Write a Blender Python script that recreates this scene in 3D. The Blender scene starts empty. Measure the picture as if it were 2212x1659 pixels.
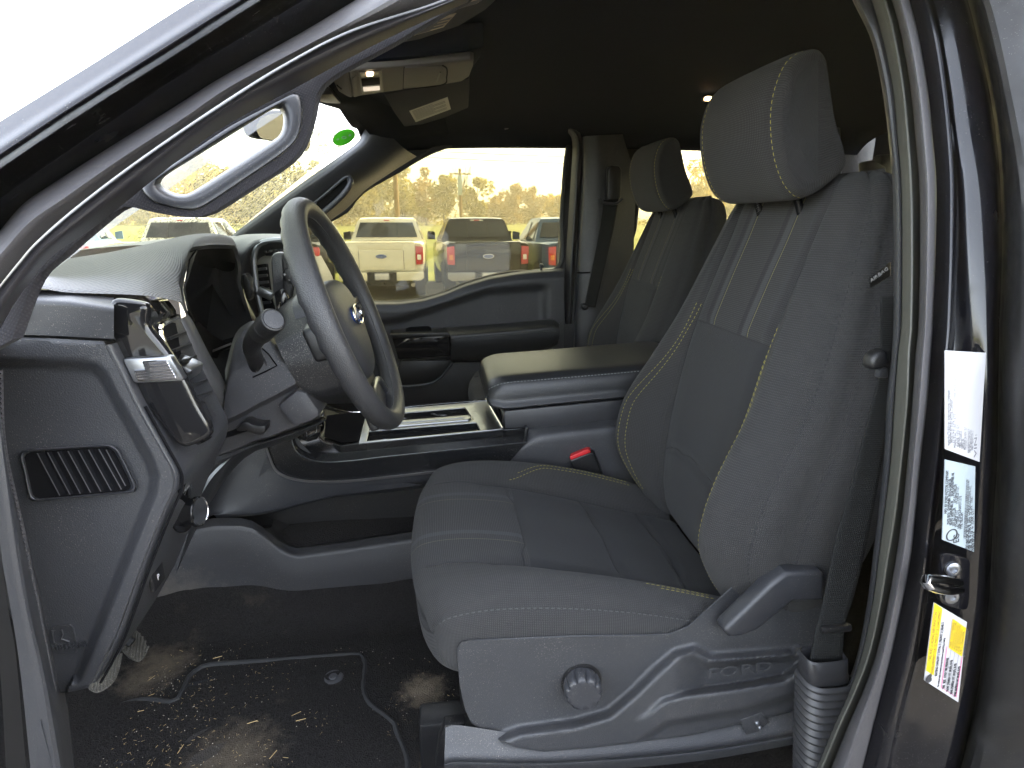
import bpy, bmesh, math, random
import numpy as np
from mathutils import Vector, Matrix

sc = bpy.context.scene
C = sc.collection
random.seed(7)
rng = np.random.default_rng(7)

# ------------------------------------------------------------------ camera
FPX, CX, CY = 1250.0, 1106.0, 829.5          # focal length and centre in a 2212 x 1659 frame
CAM = np.array([0.0, 0.0, 1.62])             # photographer beside the open driver door
YAW = math.radians(7); PITCH = math.atan((CY - 480.0) / FPX)
fw = np.array([math.sin(YAW) * math.cos(PITCH), math.cos(YAW) * math.cos(PITCH), -math.sin(PITCH)])
rt = np.array([math.cos(YAW), -math.sin(YAW), 0.0])
up = np.cross(rt, fw)
cd = bpy.data.cameras.new('camera')
cd.sensor_width = 36.0; cd.lens = 36.0 * FPX / 2212.0
cd.clip_start = 0.02; cd.clip_end = 3000.0
co = bpy.data.objects.new('camera', cd); C.objects.link(co)
M = Matrix.Identity(4)
for i in range(3):
    M[i][0] = rt[i]; M[i][1] = up[i]; M[i][2] = -fw[i]; M[i][3] = CAM[i]
co.matrix_world = M
sc.camera = co

# ------------------------------------------------------------------ sky, sun, exposure
SUN_EL, SUN_AZ = math.radians(40), math.radians(55)     # azimuth of the sun, from +Y towards +X
world = bpy.data.worlds.new('World'); sc.world = world; world.use_nodes = True
wn = world.node_tree.nodes; wl = world.node_tree.links
bg = wn['Background']
sky = wn.new('ShaderNodeTexSky'); sky.sky_type = 'NISHITA'; sky.sun_disc = False
sky.sun_elevation = SUN_EL; sky.sun_rotation = SUN_AZ
sky.air_density = 1.0; sky.dust_density = 3.0; sky.ozone_density = 1.0
hsv = wn.new('ShaderNodeHueSaturation'); hsv.inputs['Saturation'].default_value = 0.45    # thin haze whitens the whole sky
wl.new(sky.outputs[0], hsv.inputs['Color']); wl.new(hsv.outputs[0], bg.inputs[0]); bg.inputs[1].default_value = 0.15
sun = bpy.data.lights.new('sun', 'SUN'); sun.energy = 2.8; sun.angle = math.radians(1.5); sun.color = (1.0, 0.9, 0.72)
so = bpy.data.objects.new('sun', sun); C.objects.link(so)
sdir = Vector((math.sin(SUN_AZ) * math.cos(SUN_EL), math.cos(SUN_AZ) * math.cos(SUN_EL), math.sin(SUN_EL)))
so.rotation_euler = sdir.to_track_quat('Z', 'Y').to_euler()
so.location = (0, 0, 30)
sc.view_settings.view_transform = 'Standard'; sc.view_settings.look = 'None'
sc.view_settings.exposure = 3.8; sc.view_settings.gamma = 1.0
sc.cycles.use_denoising = True
sc.cycles.max_bounces = 6; sc.cycles.diffuse_bounces = 3; sc.cycles.glossy_bounces = 3
sc.cycles.transparent_max_bounces = 16; sc.cycles.sample_clamp_indirect = 6.0
sc.cycles.caustics_reflective = False; sc.cycles.caustics_refractive = False

# ------------------------------------------------------------------ measuring from the frame onto real planes
def ray(u, v):
    return fw + rt * (u - CX) / FPX - up * (v - CY) / FPX
def P(u, v, y=None, x=None, z=None):
    d = ray(u, v)
    if y is not None: t = (y - CAM[1]) / d[1]
    elif x is not None: t = (x - CAM[0]) / d[0]
    else: t = (z - CAM[2]) / d[2]
    return CAM + d * t
def PL(pts, y=None):
    """pixels (u, v) or (u, v, y) on a lengthwise plane"""
    return np.array([P(p[0], p[1], y=(p[2] if len(p) > 2 else (y(p[0], p[1]) if callable(y) else y))) for p in pts])

# ------------------------------------------------------------------ curves
def cr(pts, n, closed=False):
    """Catmull-Rom through pts, n samples evenly spaced along its length"""
    p = np.asarray(pts, float); m = len(p)
    seg = m if closed else m - 1
    out = []
    for i in range(seg):
        if closed: a, b, c, d = p[(i - 1) % m], p[i], p[(i + 1) % m], p[(i + 2) % m]
        else:
            a = p[i - 1] if i else 2 * p[0] - p[1]
            b, c = p[i], p[i + 1]
            d = p[i + 2] if i + 2 < m else 2 * p[-1] - p[-2]
        t = np.linspace(0, 1, 13)[:-1, None]
        m1 = (c - a) / 2; m2 = (d - b) / 2
        lim = 1.5 * np.linalg.norm(c - b)
        for mm in (m1, m2):
            l = np.linalg.norm(mm)
            if l > lim: mm *= lim / l
        out.append((2*t**3-3*t**2+1)*b + (t**3-2*t**2+t)*m1 + (-2*t**3+3*t**2)*c + (t**3-t**2)*m2)
    out = np.vstack(out + [p[:1] if closed else p[-1:]])
    L = np.r_[0, np.cumsum(np.linalg.norm(np.diff(out, axis=0), axis=1))]
    s = np.linspace(0, L[-1], n + 1)[:-1] if closed else np.linspace(0, L[-1], n)
    return np.stack([np.interp(s, L, out[:, k]) for k in range(out.shape[1])], 1)
def cru(p, k, closed=False):
    """Catmull-Rom with k samples per span, no respacing; first axis of p is the span axis"""
    p = np.asarray(p, float); m = len(p); out = []
    for i in range(m if closed else m - 1):
        if closed: a, b, c, d = p[(i - 1) % m], p[i], p[(i + 1) % m], p[(i + 2) % m]
        else:
            a = p[i - 1] if i else 2 * p[0] - p[1]
            b, c = p[i], p[i + 1]
            d = p[i + 2] if i + 2 < m else 2 * p[-1] - p[-2]
        for t in np.linspace(0, 1, k + 1)[:-1]:
            out.append((2*t**3-3*t**2+1)*b + (t**3-2*t**2+t)*(c-a)/2 + (-2*t**3+3*t**2)*c + (t**3-t**2)*(d-b)/2)
    if not closed: out.append(p[-1])
    return np.array(out)
def sstep(a, b, x):
    t = np.clip((x - a) / (b - a), 0, 1); return t * t * (3 - 2 * t)

# ------------------------------------------------------------------ objects
def empty(name, loc=(0, 0, 0), label=None, cat=None, group=None):
    o = bpy.data.objects.new(name, None); C.objects.link(o); o.location = loc
    o.empty_display_size = 0.1
    if label: o['label'] = label
    if cat: o['category'] = cat
    if group: o['group'] = group
    return o
def tag(o, label=None, cat=None, group=None, kind=None):
    if label: o['label'] = label
    if cat: o['category'] = cat
    if group: o['group'] = group
    if kind: o['kind'] = kind
    return o
def wloc(o):
    v = np.array(o.location)
    while o.parent is not None:
        o = o.parent; v = v + np.array(o.location)
    return v
def link(name, me, mat, parent=None, smooth=True, angle=38, label=None):
    """one mesh object; vertices are given in world space and moved into the parent's space"""
    o = bpy.data.objects.new(name, me); C.objects.link(o)
    if mat is not None and not me.materials:
        for m in (mat if isinstance(mat, (list, tuple)) else [mat]): me.materials.append(m)
    if smooth and len(me.polygons):
        me.polygons.foreach_set('use_smooth', [True] * len(me.polygons))
        if angle: me.set_sharp_from_angle(angle=math.radians(angle))
    if parent is not None:
        w = wloc(parent)
        me.transform(Matrix.Translation(Vector(-w)))
        o.parent = parent
    if label: o['label'] = label
    return o
def mk(name, verts, faces, mat, parent=None, uv=None, **k):
    me = bpy.data.meshes.new(name)
    me.from_pydata([tuple(map(float, v)) for v in verts], [], [tuple(int(i) for i in f) for f in faces])
    if uv is not None:
        l = me.uv_layers.new(name='UVMap')
        idx = np.zeros(len(me.loops), int); me.loops.foreach_get('vertex_index', idx)
        l.data.foreach_set('uv', np.asarray(uv, np.float32)[idx].ravel())
    me.validate(); me.update()
    return link(name, me, mat, parent, **k)
def fix_normals(o):
    bm = bmesh.new(); bm.from_mesh(o.data); bmesh.ops.recalc_face_normals(bm, faces=bm.faces[:])
    bm.to_mesh(o.data); bm.free(); return o
def gfaces(nr, nc, closed=False):
    f = []
    for i in range(nr - 1):
        for j in range(nc if closed else nc - 1):
            k = (j + 1) % nc
            f.append((i * nc + j, i * nc + k, (i + 1) * nc + k, (i + 1) * nc + j))
    return f
def grid(name, G, mat, parent=None, closed=False, caps=False, mask=None, uv=None, thick=0, flip=False, **k):
    """a sheet (rows x cols x 3); closed wraps the columns; mask(i, j) keeps faces"""
    G = np.asarray(G, float); nr, nc = G.shape[:2]
    F = gfaces(nr, nc, closed)
    if mask is not None: F = [f for f in F if mask(f[0] // nc, f[0] % nc)]
    if caps and closed: F += [tuple(range(nc))[::-1], tuple(range((nr - 1) * nc, nr * nc))]
    if flip: F = [f[::-1] for f in F]
    V = G.reshape(-1, 3); U = None if uv is None else np.asarray(uv).reshape(-1, 2)
    used = sorted({i for f in F for i in f})
    if len(used) < len(V):
        mp = {a: b for b, a in enumerate(used)}
        V = V[used]; F = [tuple(mp[i] for i in f) for f in F]
        if U is not None: U = U[used]
    o = mk(name, V, F, mat, parent, uv=U, **k)
    if caps: fix_normals(o)
    if thick:
        md = o.modifiers.new('thick', 'SOLIDIFY'); md.thickness = thick; md.offset = -1
    return o
def spl(ctrl, kr, kc, closed=False):
    a = cru(np.asarray(ctrl, float), kr)
    a = np.transpose(cru(np.transpose(a, (1, 0, 2)), kc, closed), (1, 0, 2))
    return a
def normals(G, closed=False):
    du = np.gradient(G, axis=0)
    dv = (np.roll(G, -1, 1) - np.roll(G, 1, 1)) if closed else np.gradient(G, axis=1)
    n = np.cross(du, dv); l = np.linalg.norm(n, axis=2, keepdims=True); l[l < 1e-9] = 1
    return n / l
def ribbon(name, bounds, mat, parent=None, n=80, k=4, y=None, lin=False, **kw):
    """a strip lofted through pixel boundaries, each a list of (u, v[, y]) with its own depth"""
    rows = [cr(PL(b, yy), n) for b, yy in bounds]
    rows = np.array(rows)
    if lin:      # flat facets with a small rounded crease between them
        out = [rows[0]]
        for i in range(1, len(rows) - 1):
            a, b, c = rows[i - 1], rows[i], rows[i + 1]
            for q, f in ((a, .10), (a, .04)): out.append(b * (1 - f) + q * f)
            for q, f in ((c, .04), (c, .10)): out.append(b * (1 - f) + q * f)
        out.append(rows[-1]); return grid(name, np.array(out), mat, parent, **kw)
    return grid(name, cru(rows, k), mat, parent, **kw)
class Flat:
    """best plane through measured points, so that fittings lie on one face"""
    def __init__(s, pts):
        s.c = np.mean(pts, 0); s.n = np.linalg.svd(np.asarray(pts) - s.c)[2][2]
        if s.n @ (CAM - s.c) < 0: s.n = -s.n
    def at(s, u, v, lift=0.):
        d = ray(u, v); k = ((s.c + s.n * lift - CAM) @ s.n) / (d @ s.n); return CAM + d * k
    def many(s, L, lift=0.): return np.array([s.at(p[0], p[1], lift) for p in L])
def tube(name, pts, r, mat, parent=None, seg=8, closed=False, n=None, cap=True, flat=1.0, upv=None, **k):
    p = np.asarray(pts, float)
    if n: p = cr(p, n, closed)
    m = len(p); rr = np.full(m, r) if np.isscalar(r) else np.interp(np.linspace(0, 1, m), np.linspace(0, 1, len(r)), r)
    t = np.gradient(p, axis=0)
    if closed: t = np.roll(p, -1, 0) - np.roll(p, 1, 0)
    t /= np.linalg.norm(t, axis=1, keepdims=True)
    a = np.array(upv if upv is not None else ([0, 0, 1] if abs(t[0][2]) < .9 else [1, 0, 0]), float)
    V = []
    for i in range(m):
        b = a - t[i] * (a @ t[i]); b /= np.linalg.norm(b); a = b if upv is None else a
        c = np.cross(t[i], b)
        for j in range(seg):
            th = 2 * math.pi * j / seg
            V.append(p[i] + rr[i] * (b * math.cos(th) * flat + c * math.sin(th)))
    F = gfaces(m, seg, True)
    if closed: F += [((m - 1) * seg + j, (m - 1) * seg + (j + 1) % seg, (j + 1) % seg, j) for j in range(seg)]
    elif cap: F += [tuple(range(seg))[::-1], tuple(range((m - 1) * seg, m * seg))]
    return mk(name, V, F, mat, parent, **k)
def plate(name, outline, mat, parent=None, t=(0, 0.02, 0), holes=(), bevel=0.004, seg=2, smooth_n=0, **k):
    """a traced outline (3-D points) given thickness t, with optional holes and rounded edges"""
    loops = [np.asarray(outline, float)] + [np.asarray(h, float) for h in holes]
    if smooth_n: loops = [cr(l, smooth_n, True) for l in loops]
    t = np.asarray(t, float)
    bm = bmesh.new(); edges = []; lv = []
    for l in loops:
        vs = [bm.verts.new(p) for p in l]; lv.append(vs)
        edges += [bm.edges.new((vs[i], vs[(i + 1) % len(vs)])) for i in range(len(vs))]
    if len(loops) == 1: bm.faces.new(lv[0])
    else: bmesh.ops.triangle_fill(bm, use_beauty=True, use_dissolve=False, edges=edges)
    front = bm.faces[:]
    r = bmesh.ops.duplicate(bm, geom=bm.verts[:] + bm.edges[:] + bm.faces[:])
    vm = r['vert_map']
    for vs in lv:
        for v in vs: vm[v].co += Vector(t)
    for vs in lv:
        for i in range(len(vs)):
            a, b = vs[i], vs[(i + 1) % len(vs)]
            bm.faces.new((a, b, vm[b], vm[a]))
    bmesh.ops.recalc_face_normals(bm, faces=bm.faces[:])
    if bevel:
        es = [e for e in bm.edges if len(e.link_faces) == 2 and e.calc_face_angle(0) > .9 and
              (e.verts[0] in [v for vs in lv for v in vs] or True)]
        bmesh.ops.bevel(bm, geom=[e for e in es if e.calc_face_angle(0) > 1.0], offset=bevel, segments=seg, affect='EDGES', profile=.5, clamp_overlap=True)
    me = bpy.data.meshes.new(name); bm.to_mesh(me); bm.free()
    return link(name, me, mat, parent, **k)
def box(name, c, s, mat, parent=None, bevel=0.004, rot=None, seg=2, **k):
    bm = bmesh.new(); bmesh.ops.create_cube(bm, size=1)
    for v in bm.verts: v.co = Vector((v.co.x * s[0], v.co.y * s[1], v.co.z * s[2]))
    if bevel: bmesh.ops.bevel(bm, geom=bm.edges[:], offset=min(bevel, min(s) * .45), segments=seg, affect='EDGES', profile=.5)
    R = Matrix.Identity(4) if rot is None else rot.to_4x4()
    bm.transform(Matrix.Translation(Vector(c)) @ R)
    me = bpy.data.meshes.new(name); bm.to_mesh(me); bm.free()
    return link(name, me, mat, parent, **k)
def lathe(name, prof, c, axis, mat, parent=None, seg=32, mod=None, **k):
    """prof: (radius, height) along axis from point c"""
    ax = Vector(axis).normalized(); a = ax.orthogonal().normalized(); b = ax.cross(a)
    V = []
    for i, (r, h) in enumerate(prof):
        for j in range(seg):
            th = 2 * math.pi * j / seg; q = r * (mod(i, th) if mod else 1)
            V.append(np.array(Vector(c) + ax * h + a * q * math.cos(th) + b * q * math.sin(th)))
    n = len(prof)
    F = gfaces(n, seg, True) + [tuple(range(seg))[::-1], tuple(range((n - 1) * seg, n * seg))]
    o = mk(name, V, F, mat, parent, **k); return fix_normals(o)
def textmesh(name, body, size, mat, parent, origin, xdir, ydir, depth=0.0004, align='LEFT', sx=1.0, label=None):
    """lettering as thin raised print: origin, reading direction and upward direction in world space"""
    cu = bpy.data.curves.new('tmp', 'FONT'); cu.body = body; cu.size = size; cu.extrude = depth; cu.align_x = align
    cu.resolution_u = 2
    ob = bpy.data.objects.new('tmp', cu); C.objects.link(ob)
    dg = bpy.context.evaluated_depsgraph_get()
    me = bpy.data.meshes.new_from_object(ob.evaluated_get(dg)); me.name = name
    bpy.data.objects.remove(ob)
    X = Vector(xdir).normalized(); Y = Vector(ydir); Y = (Y - X * Y.dot(X)).normalized(); Z = X.cross(Y)
    m = Matrix(((X.x * sx, Y.x, Z.x, origin[0]), (X.y * sx, Y.y, Z.y, origin[1]), (X.z * sx, Y.z, Z.z, origin[2]), (0, 0, 0, 1)))
    me.transform(m); me.materials.clear()
    return link(name, me, mat, parent, smooth=False, label=label)
def copy_tree(o, parent=None):
    c = o.copy(); C.objects.link(c); c.parent = parent
    for ch in list(o.children): copy_tree(ch, c)
    return c

# ------------------------------------------------------------------ materials
def nd(t, typ, **kw):
    n = t.nodes.new(typ)
    for a, b in kw.items():
        if a.startswith('i_'): n.inputs[a[2:].replace('_', ' ')].default_value = b
        else: setattr(n, a, b)
    return n
def base(name, col, rough=.5, spec=.5, metal=0, coat=0):
    m = bpy.data.materials.new(name); m.use_nodes = True
    b = m.node_tree.nodes['Principled BSDF']
    b.inputs['Base Color'].default_value = (*col, 1); b.inputs['Roughness'].default_value = rough
    b.inputs['Specular IOR Level'].default_value = spec; b.inputs['Metallic'].default_value = metal
    b.inputs['Coat Weight'].default_value = coat; b.inputs['Coat Roughness'].default_value = .04
    m.diffuse_color = (*col, 1)
    return m, m.node_tree, b
def vary(t, b, col, amt, scale, coord='Object', dust=0, dustcol=(.25, .23, .2), dscale=900):
    """uneven tone over the surface plus fine dust specks"""
    tc = nd(t, 'ShaderNodeTexCoord')
    n = nd(t, 'ShaderNodeTexNoise', i_Scale=scale, i_Detail=5.0)
    t.links.new(tc.outputs[coord], n.inputs['Vector'])
    r = nd(t, 'ShaderNodeValToRGB')
    r.color_ramp.elements[0].position = .3; r.color_ramp.elements[1].position = .72
    r.color_ramp.elements[0].color = (*[c * (1 - amt) for c in col], 1); r.color_ramp.elements[1].color = (*[c * (1 + amt) for c in col], 1)
    t.links.new(n.outputs['Fac'], r.inputs['Fac']); out = r.outputs['Color']
    if dust:
        v = nd(t, 'ShaderNodeTexNoise', i_Scale=dscale, i_Detail=1.0); t.links.new(tc.outputs[coord], v.inputs['Vector'])
        v2 = nd(t, 'ShaderNodeTexNoise', i_Scale=9.0, i_Detail=3.0); t.links.new(tc.outputs[coord], v2.inputs['Vector'])
        ad = nd(t, 'ShaderNodeMath', operation='MULTIPLY_ADD'); ad.inputs[1].default_value = .25
        t.links.new(v2.outputs['Fac'], ad.inputs[0]); t.links.new(v.outputs['Fac'], ad.inputs[2])
        q = nd(t, 'ShaderNodeValToRGB'); q.color_ramp.elements[0].position = .86 - .05 * dust; q.color_ramp.elements[1].position = .93 - .05 * dust
        t.links.new(ad.outputs[0], q.inputs['Fac'])
        mx = nd(t, 'ShaderNodeMixRGB'); t.links.new(q.outputs['Color'], mx.inputs['Fac'])
        t.links.new(out, mx.inputs[1]); mx.inputs[2].default_value = (*dustcol, 1); out = mx.outputs[0]
    t.links.new(out, b.inputs['Base Color']); return tc, out
def bumpin(t, b, h, strength, dist):
    bp = nd(t, 'ShaderNodeBump'); bp.inputs['Strength'].default_value = strength; bp.inputs['Distance'].default_value = dist
    t.links.new(h, bp.inputs['Height']); t.links.new(bp.outputs[0], b.inputs['Normal']); return bp
def plastic(name, col, rough=.45, grain=700, gs=.35, spec=.5, amt=.15, dust=0, cell=True):
    m, t, b = base(name, col, rough, spec)
    tc, _ = vary(t, b, col, amt, 6, dust=dust)
    v = nd(t, 'ShaderNodeTexVoronoi' if cell else 'ShaderNodeTexNoise', i_Scale=float(grain))
    t.links.new(tc.outputs['Object'], v.inputs['Vector'])
    bumpin(t, b, v.outputs[0], gs, .0008)
    return m
def paint(name, col, rough=.08, amt=.1, dirt=0):
    m, t, b = base(name, col, rough, .5)
    b.inputs['Specular IOR Level'].default_value = .55
    tc, o = vary(t, b, col, amt, 12, dust=dirt * .6, dustcol=(.06, .055, .05), dscale=650)
    if dirt:
        n = nd(t, 'ShaderNodeTexNoise', i_Scale=30.0, i_Detail=6.0); t.links.new(tc.outputs['Object'], n.inputs['Vector'])
        r = nd(t, 'ShaderNodeMapRange'); r.inputs[1].default_value = .45; r.inputs[2].default_value = .75
        r.inputs[3].default_value = rough; r.inputs[4].default_value = rough + .25
        t.links.new(n.outputs['Fac'], r.inputs[0]); t.links.new(r.outputs[0], b.inputs['Roughness'])
    return m
def fabric(name, col, sc_=420., strength=.6, amt=.12, rough=.9, ang=0., tone=.35, sheen=.06):
    """woven cloth: fine crossed ribs from the surface's own length and width"""
    m, t, b = base(name, col, rough, .25)
    b.inputs['Sheen Weight'].default_value = sheen; b.inputs['Sheen Roughness'].default_value = .5
    tc = nd(t, 'ShaderNodeTexCoord')
    mp = nd(t, 'ShaderNodeMapping'); mp.inputs['Rotation'].default_value = (0, 0, ang)
    t.links.new(tc.outputs['UV'], mp.inputs['Vector'])
    ws = []
    for k in ('X', 'Y'):
        w = nd(t, 'ShaderNodeTexWave', wave_type='BANDS', bands_direction=k); w.inputs['Scale'].default_value = sc_ / 6.283 * (1 if k == 'X' else .75)
        w.inputs['Distortion'].default_value = .6; w.inputs['Detail'].default_value = 1.0
        t.links.new(mp.outputs[0], w.inputs['Vector']); ws.append(w)
    mu = nd(t, 'ShaderNodeMath', operation='MULTIPLY'); t.links.new(ws[0].outputs['Fac'], mu.inputs[0]); t.links.new(ws[1].outputs['Fac'], mu.inputs[1])
    n = nd(t, 'ShaderNodeTexNoise', i_Scale=5.0, i_Detail=6.0); t.links.new(tc.outputs['UV'], n.inputs['Vector'])
    r = nd(t, 'ShaderNodeMapRange'); r.inputs[3].default_value = 1 - amt; r.inputs[4].default_value = 1 + amt; t.links.new(n.outputs['Fac'], r.inputs[0])
    r2 = nd(t, 'ShaderNodeMapRange'); r2.inputs[3].default_value = 1 - tone; r2.inputs[4].default_value = 1 + tone * .8; t.links.new(mu.outputs[0], r2.inputs[0])
    m3 = nd(t, 'ShaderNodeMath', operation='MULTIPLY'); t.links.new(r.outputs[0], m3.inputs[0]); t.links.new(r2.outputs[0], m3.inputs[1])
    vm = nd(t, 'ShaderNodeVectorMath', operation='SCALE'); vm.inputs[0].default_value = col; t.links.new(m3.outputs[0], vm.inputs['Scale'])
    t.links.new(vm.outputs[0], b.inputs['Base Color'])
    bumpin(t, b, mu.outputs[0], strength, .0012)
    m['nodes'] = vm.name
    return m
def emis(name, col, e):
    m, t, b = base(name, col); b.inputs['Emission Color'].default_value = (*col, 1); b.inputs['Emission Strength'].default_value = e; return m
def glass(name, tint, gloss=.08, rough=0.0):
    m = bpy.data.materials.new(name); m.use_nodes = True; t = m.node_tree; t.nodes.clear()
    o = nd(t, 'ShaderNodeOutputMaterial'); a = nd(t, 'ShaderNodeBsdfTransparent'); a.inputs[0].default_value = (*tint, 1)
    g = nd(t, 'ShaderNodeBsdfGlossy'); g.inputs['Roughness'].default_value = rough; g.inputs[0].default_value = (1, 1, 1, 1)
    lw = nd(t, 'ShaderNodeLayerWeight'); lw.inputs[0].default_value = .5
    pw = nd(t, 'ShaderNodeMath', operation='POWER'); pw.inputs[1].default_value = 5.0; t.links.new(lw.outputs['Facing'], pw.inputs[0])
    f = nd(t, 'ShaderNodeMath', operation='MULTIPLY_ADD'); f.inputs[1].default_value = .20; f.inputs[2].default_value = .012; t.links.new(pw.outputs[0], f.inputs[0])
    x = nd(t, 'ShaderNodeMixShader'); t.links.new(f.outputs[0], x.inputs[0]); t.links.new(a.outputs[0], x.inputs[1]); t.links.new(g.outputs[0], x.inputs[2])
    t.links.new(x.outputs[0], o.inputs[0]); return m

MT = {}
MT['trim'] = plastic('charcoal_grained_trim', (.036, .037, .041), .42, 620, .4, dust=.6)
MT['trim_fine'] = plastic('charcoal_fine_trim', (.028, .029, .033), .36, 1100, .25, dust=.5)
MT['trim_dark'] = plastic('black_plastic', (.007, .007, .008), .38, 1200, .2, dust=.3)
MT['shield'] = plastic('seat_shield_plastic', (.036, .037, .040), .38, 900, .5, amt=.12, dust=1.0)
MT['seal'] = plastic('rubber_seal', (.06, .058, .062), .5, 1500, .35, cell=False, dust=.4)
MT['seal_dark'] = plastic('rubber_dark', (.012, .012, .013), .6, 900, .3, cell=False)
MT['paint'] = paint('black_body_paint', (.006, .006, .008), .06, dirt=.8)
MT['piano'] = paint('gloss_black_trim', (.008, .008, .009), .07)
MT['satin'] = plastic('satin_black_console', (.006, .0065, .008), .26, 2500, .05, cell=False, dust=.6)
MT['chrome'] = base('satin_chrome', (.33, .34, .36), .34, metal=1)[0]
MT['chrome_bright'] = base('bright_chrome', (.75, .76, .8), .08, metal=1)[0]
MT['leather'] = plastic('black_leatherette', (.016, .017, .019), .36, 520, .3, dust=.2)
MT['wheel'] = plastic('wheel_rim_leatherette', (.036, .036, .038), .38, 620, .55, dust=.4)
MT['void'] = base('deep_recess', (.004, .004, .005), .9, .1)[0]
# ================================================================== the place outside
GZ = -.22
def ground_mat(name, c1, c2, s1, s2, rough=.9, bump=.3):
    m, t, b = base(name, c1, rough, .2)
    tc = nd(t, 'ShaderNodeTexCoord')
    n = nd(t, 'ShaderNodeTexNoise', i_Scale=s1, i_Detail=8.0, i_Roughness=.65); t.links.new(tc.outputs['Object'], n.inputs['Vector'])
    n2 = nd(t, 'ShaderNodeTexNoise', i_Scale=s2, i_Detail=4.0); t.links.new(tc.outputs['Object'], n2.inputs['Vector'])
    r = nd(t, 'ShaderNodeValToRGB'); r.color_ramp.elements[0].position = .35; r.color_ramp.elements[1].position = .68
    r.color_ramp.elements[0].color = (*c1, 1); r.color_ramp.elements[1].color = (*c2, 1); t.links.new(n.outputs['Fac'], r.inputs[0])
    mr = nd(t, 'ShaderNodeMapRange'); mr.inputs[3].default_value = .6; mr.inputs[4].default_value = 1.4; t.links.new(n2.outputs['Fac'], mr.inputs[0])
    vm = nd(t, 'ShaderNodeVectorMath', operation='SCALE'); t.links.new(r.outputs[0], vm.inputs[0]); t.links.new(mr.outputs[0], vm.inputs['Scale'])
    t.links.new(vm.outputs[0], b.inputs['Base Color']); bumpin(t, b, n2.outputs['Fac'], bump, .05); return m
def field_z(x, y): return GZ - .004 + 1.15 * sstep(22, 165, y) + .10 * math.sin(x * .05) * sstep(30, 90, y)
xs = np.r_[-900, -400, -200, np.linspace(-120, 120, 41), 200, 400, 900]; ys = np.r_[-900, -300, -80, -20, 0, 10, np.linspace(17, 190, 40), 300, 600, 1500]
G = np.array([[(x, y, field_z(x, y) - (.03 if y < 17 else 0)) for x in xs] for y in ys])
fd = grid('field', G, ground_mat('meadow_grass', (.09, .11, .018), (.19, .19, .03), .35, 12.), None, flip=True)
tag(fd, 'sunlit yellow green grass field', None, kind='structure')
lot = np.array([[(x, y, GZ) for x in np.linspace(-60, 60, 13)] for y in np.linspace(-60, 18.6, 12)])
lo_ = grid('parking_lot', lot, ground_mat('worn_asphalt', (.06, .058, .055), (.11, .106, .10), .8, 60.), None, flip=True); tag(lo_, kind='structure')
lg = np.array([[(x, y, GZ + .004) for x in np.linspace(-60, 60, 13)] for y in np.linspace(7.0, 18.8, 6)])
lg_ = grid('gravel_strip', lg, ground_mat('pale_dry_gravel', (.23, .205, .16), (.33, .30, .235), 1.5, 90.), None, flip=True); tag(lg_, 'pale dry gravel strip under the parked pickups', kind='structure')
lo_['label'] = 'pale worn asphalt parking lot'
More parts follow.
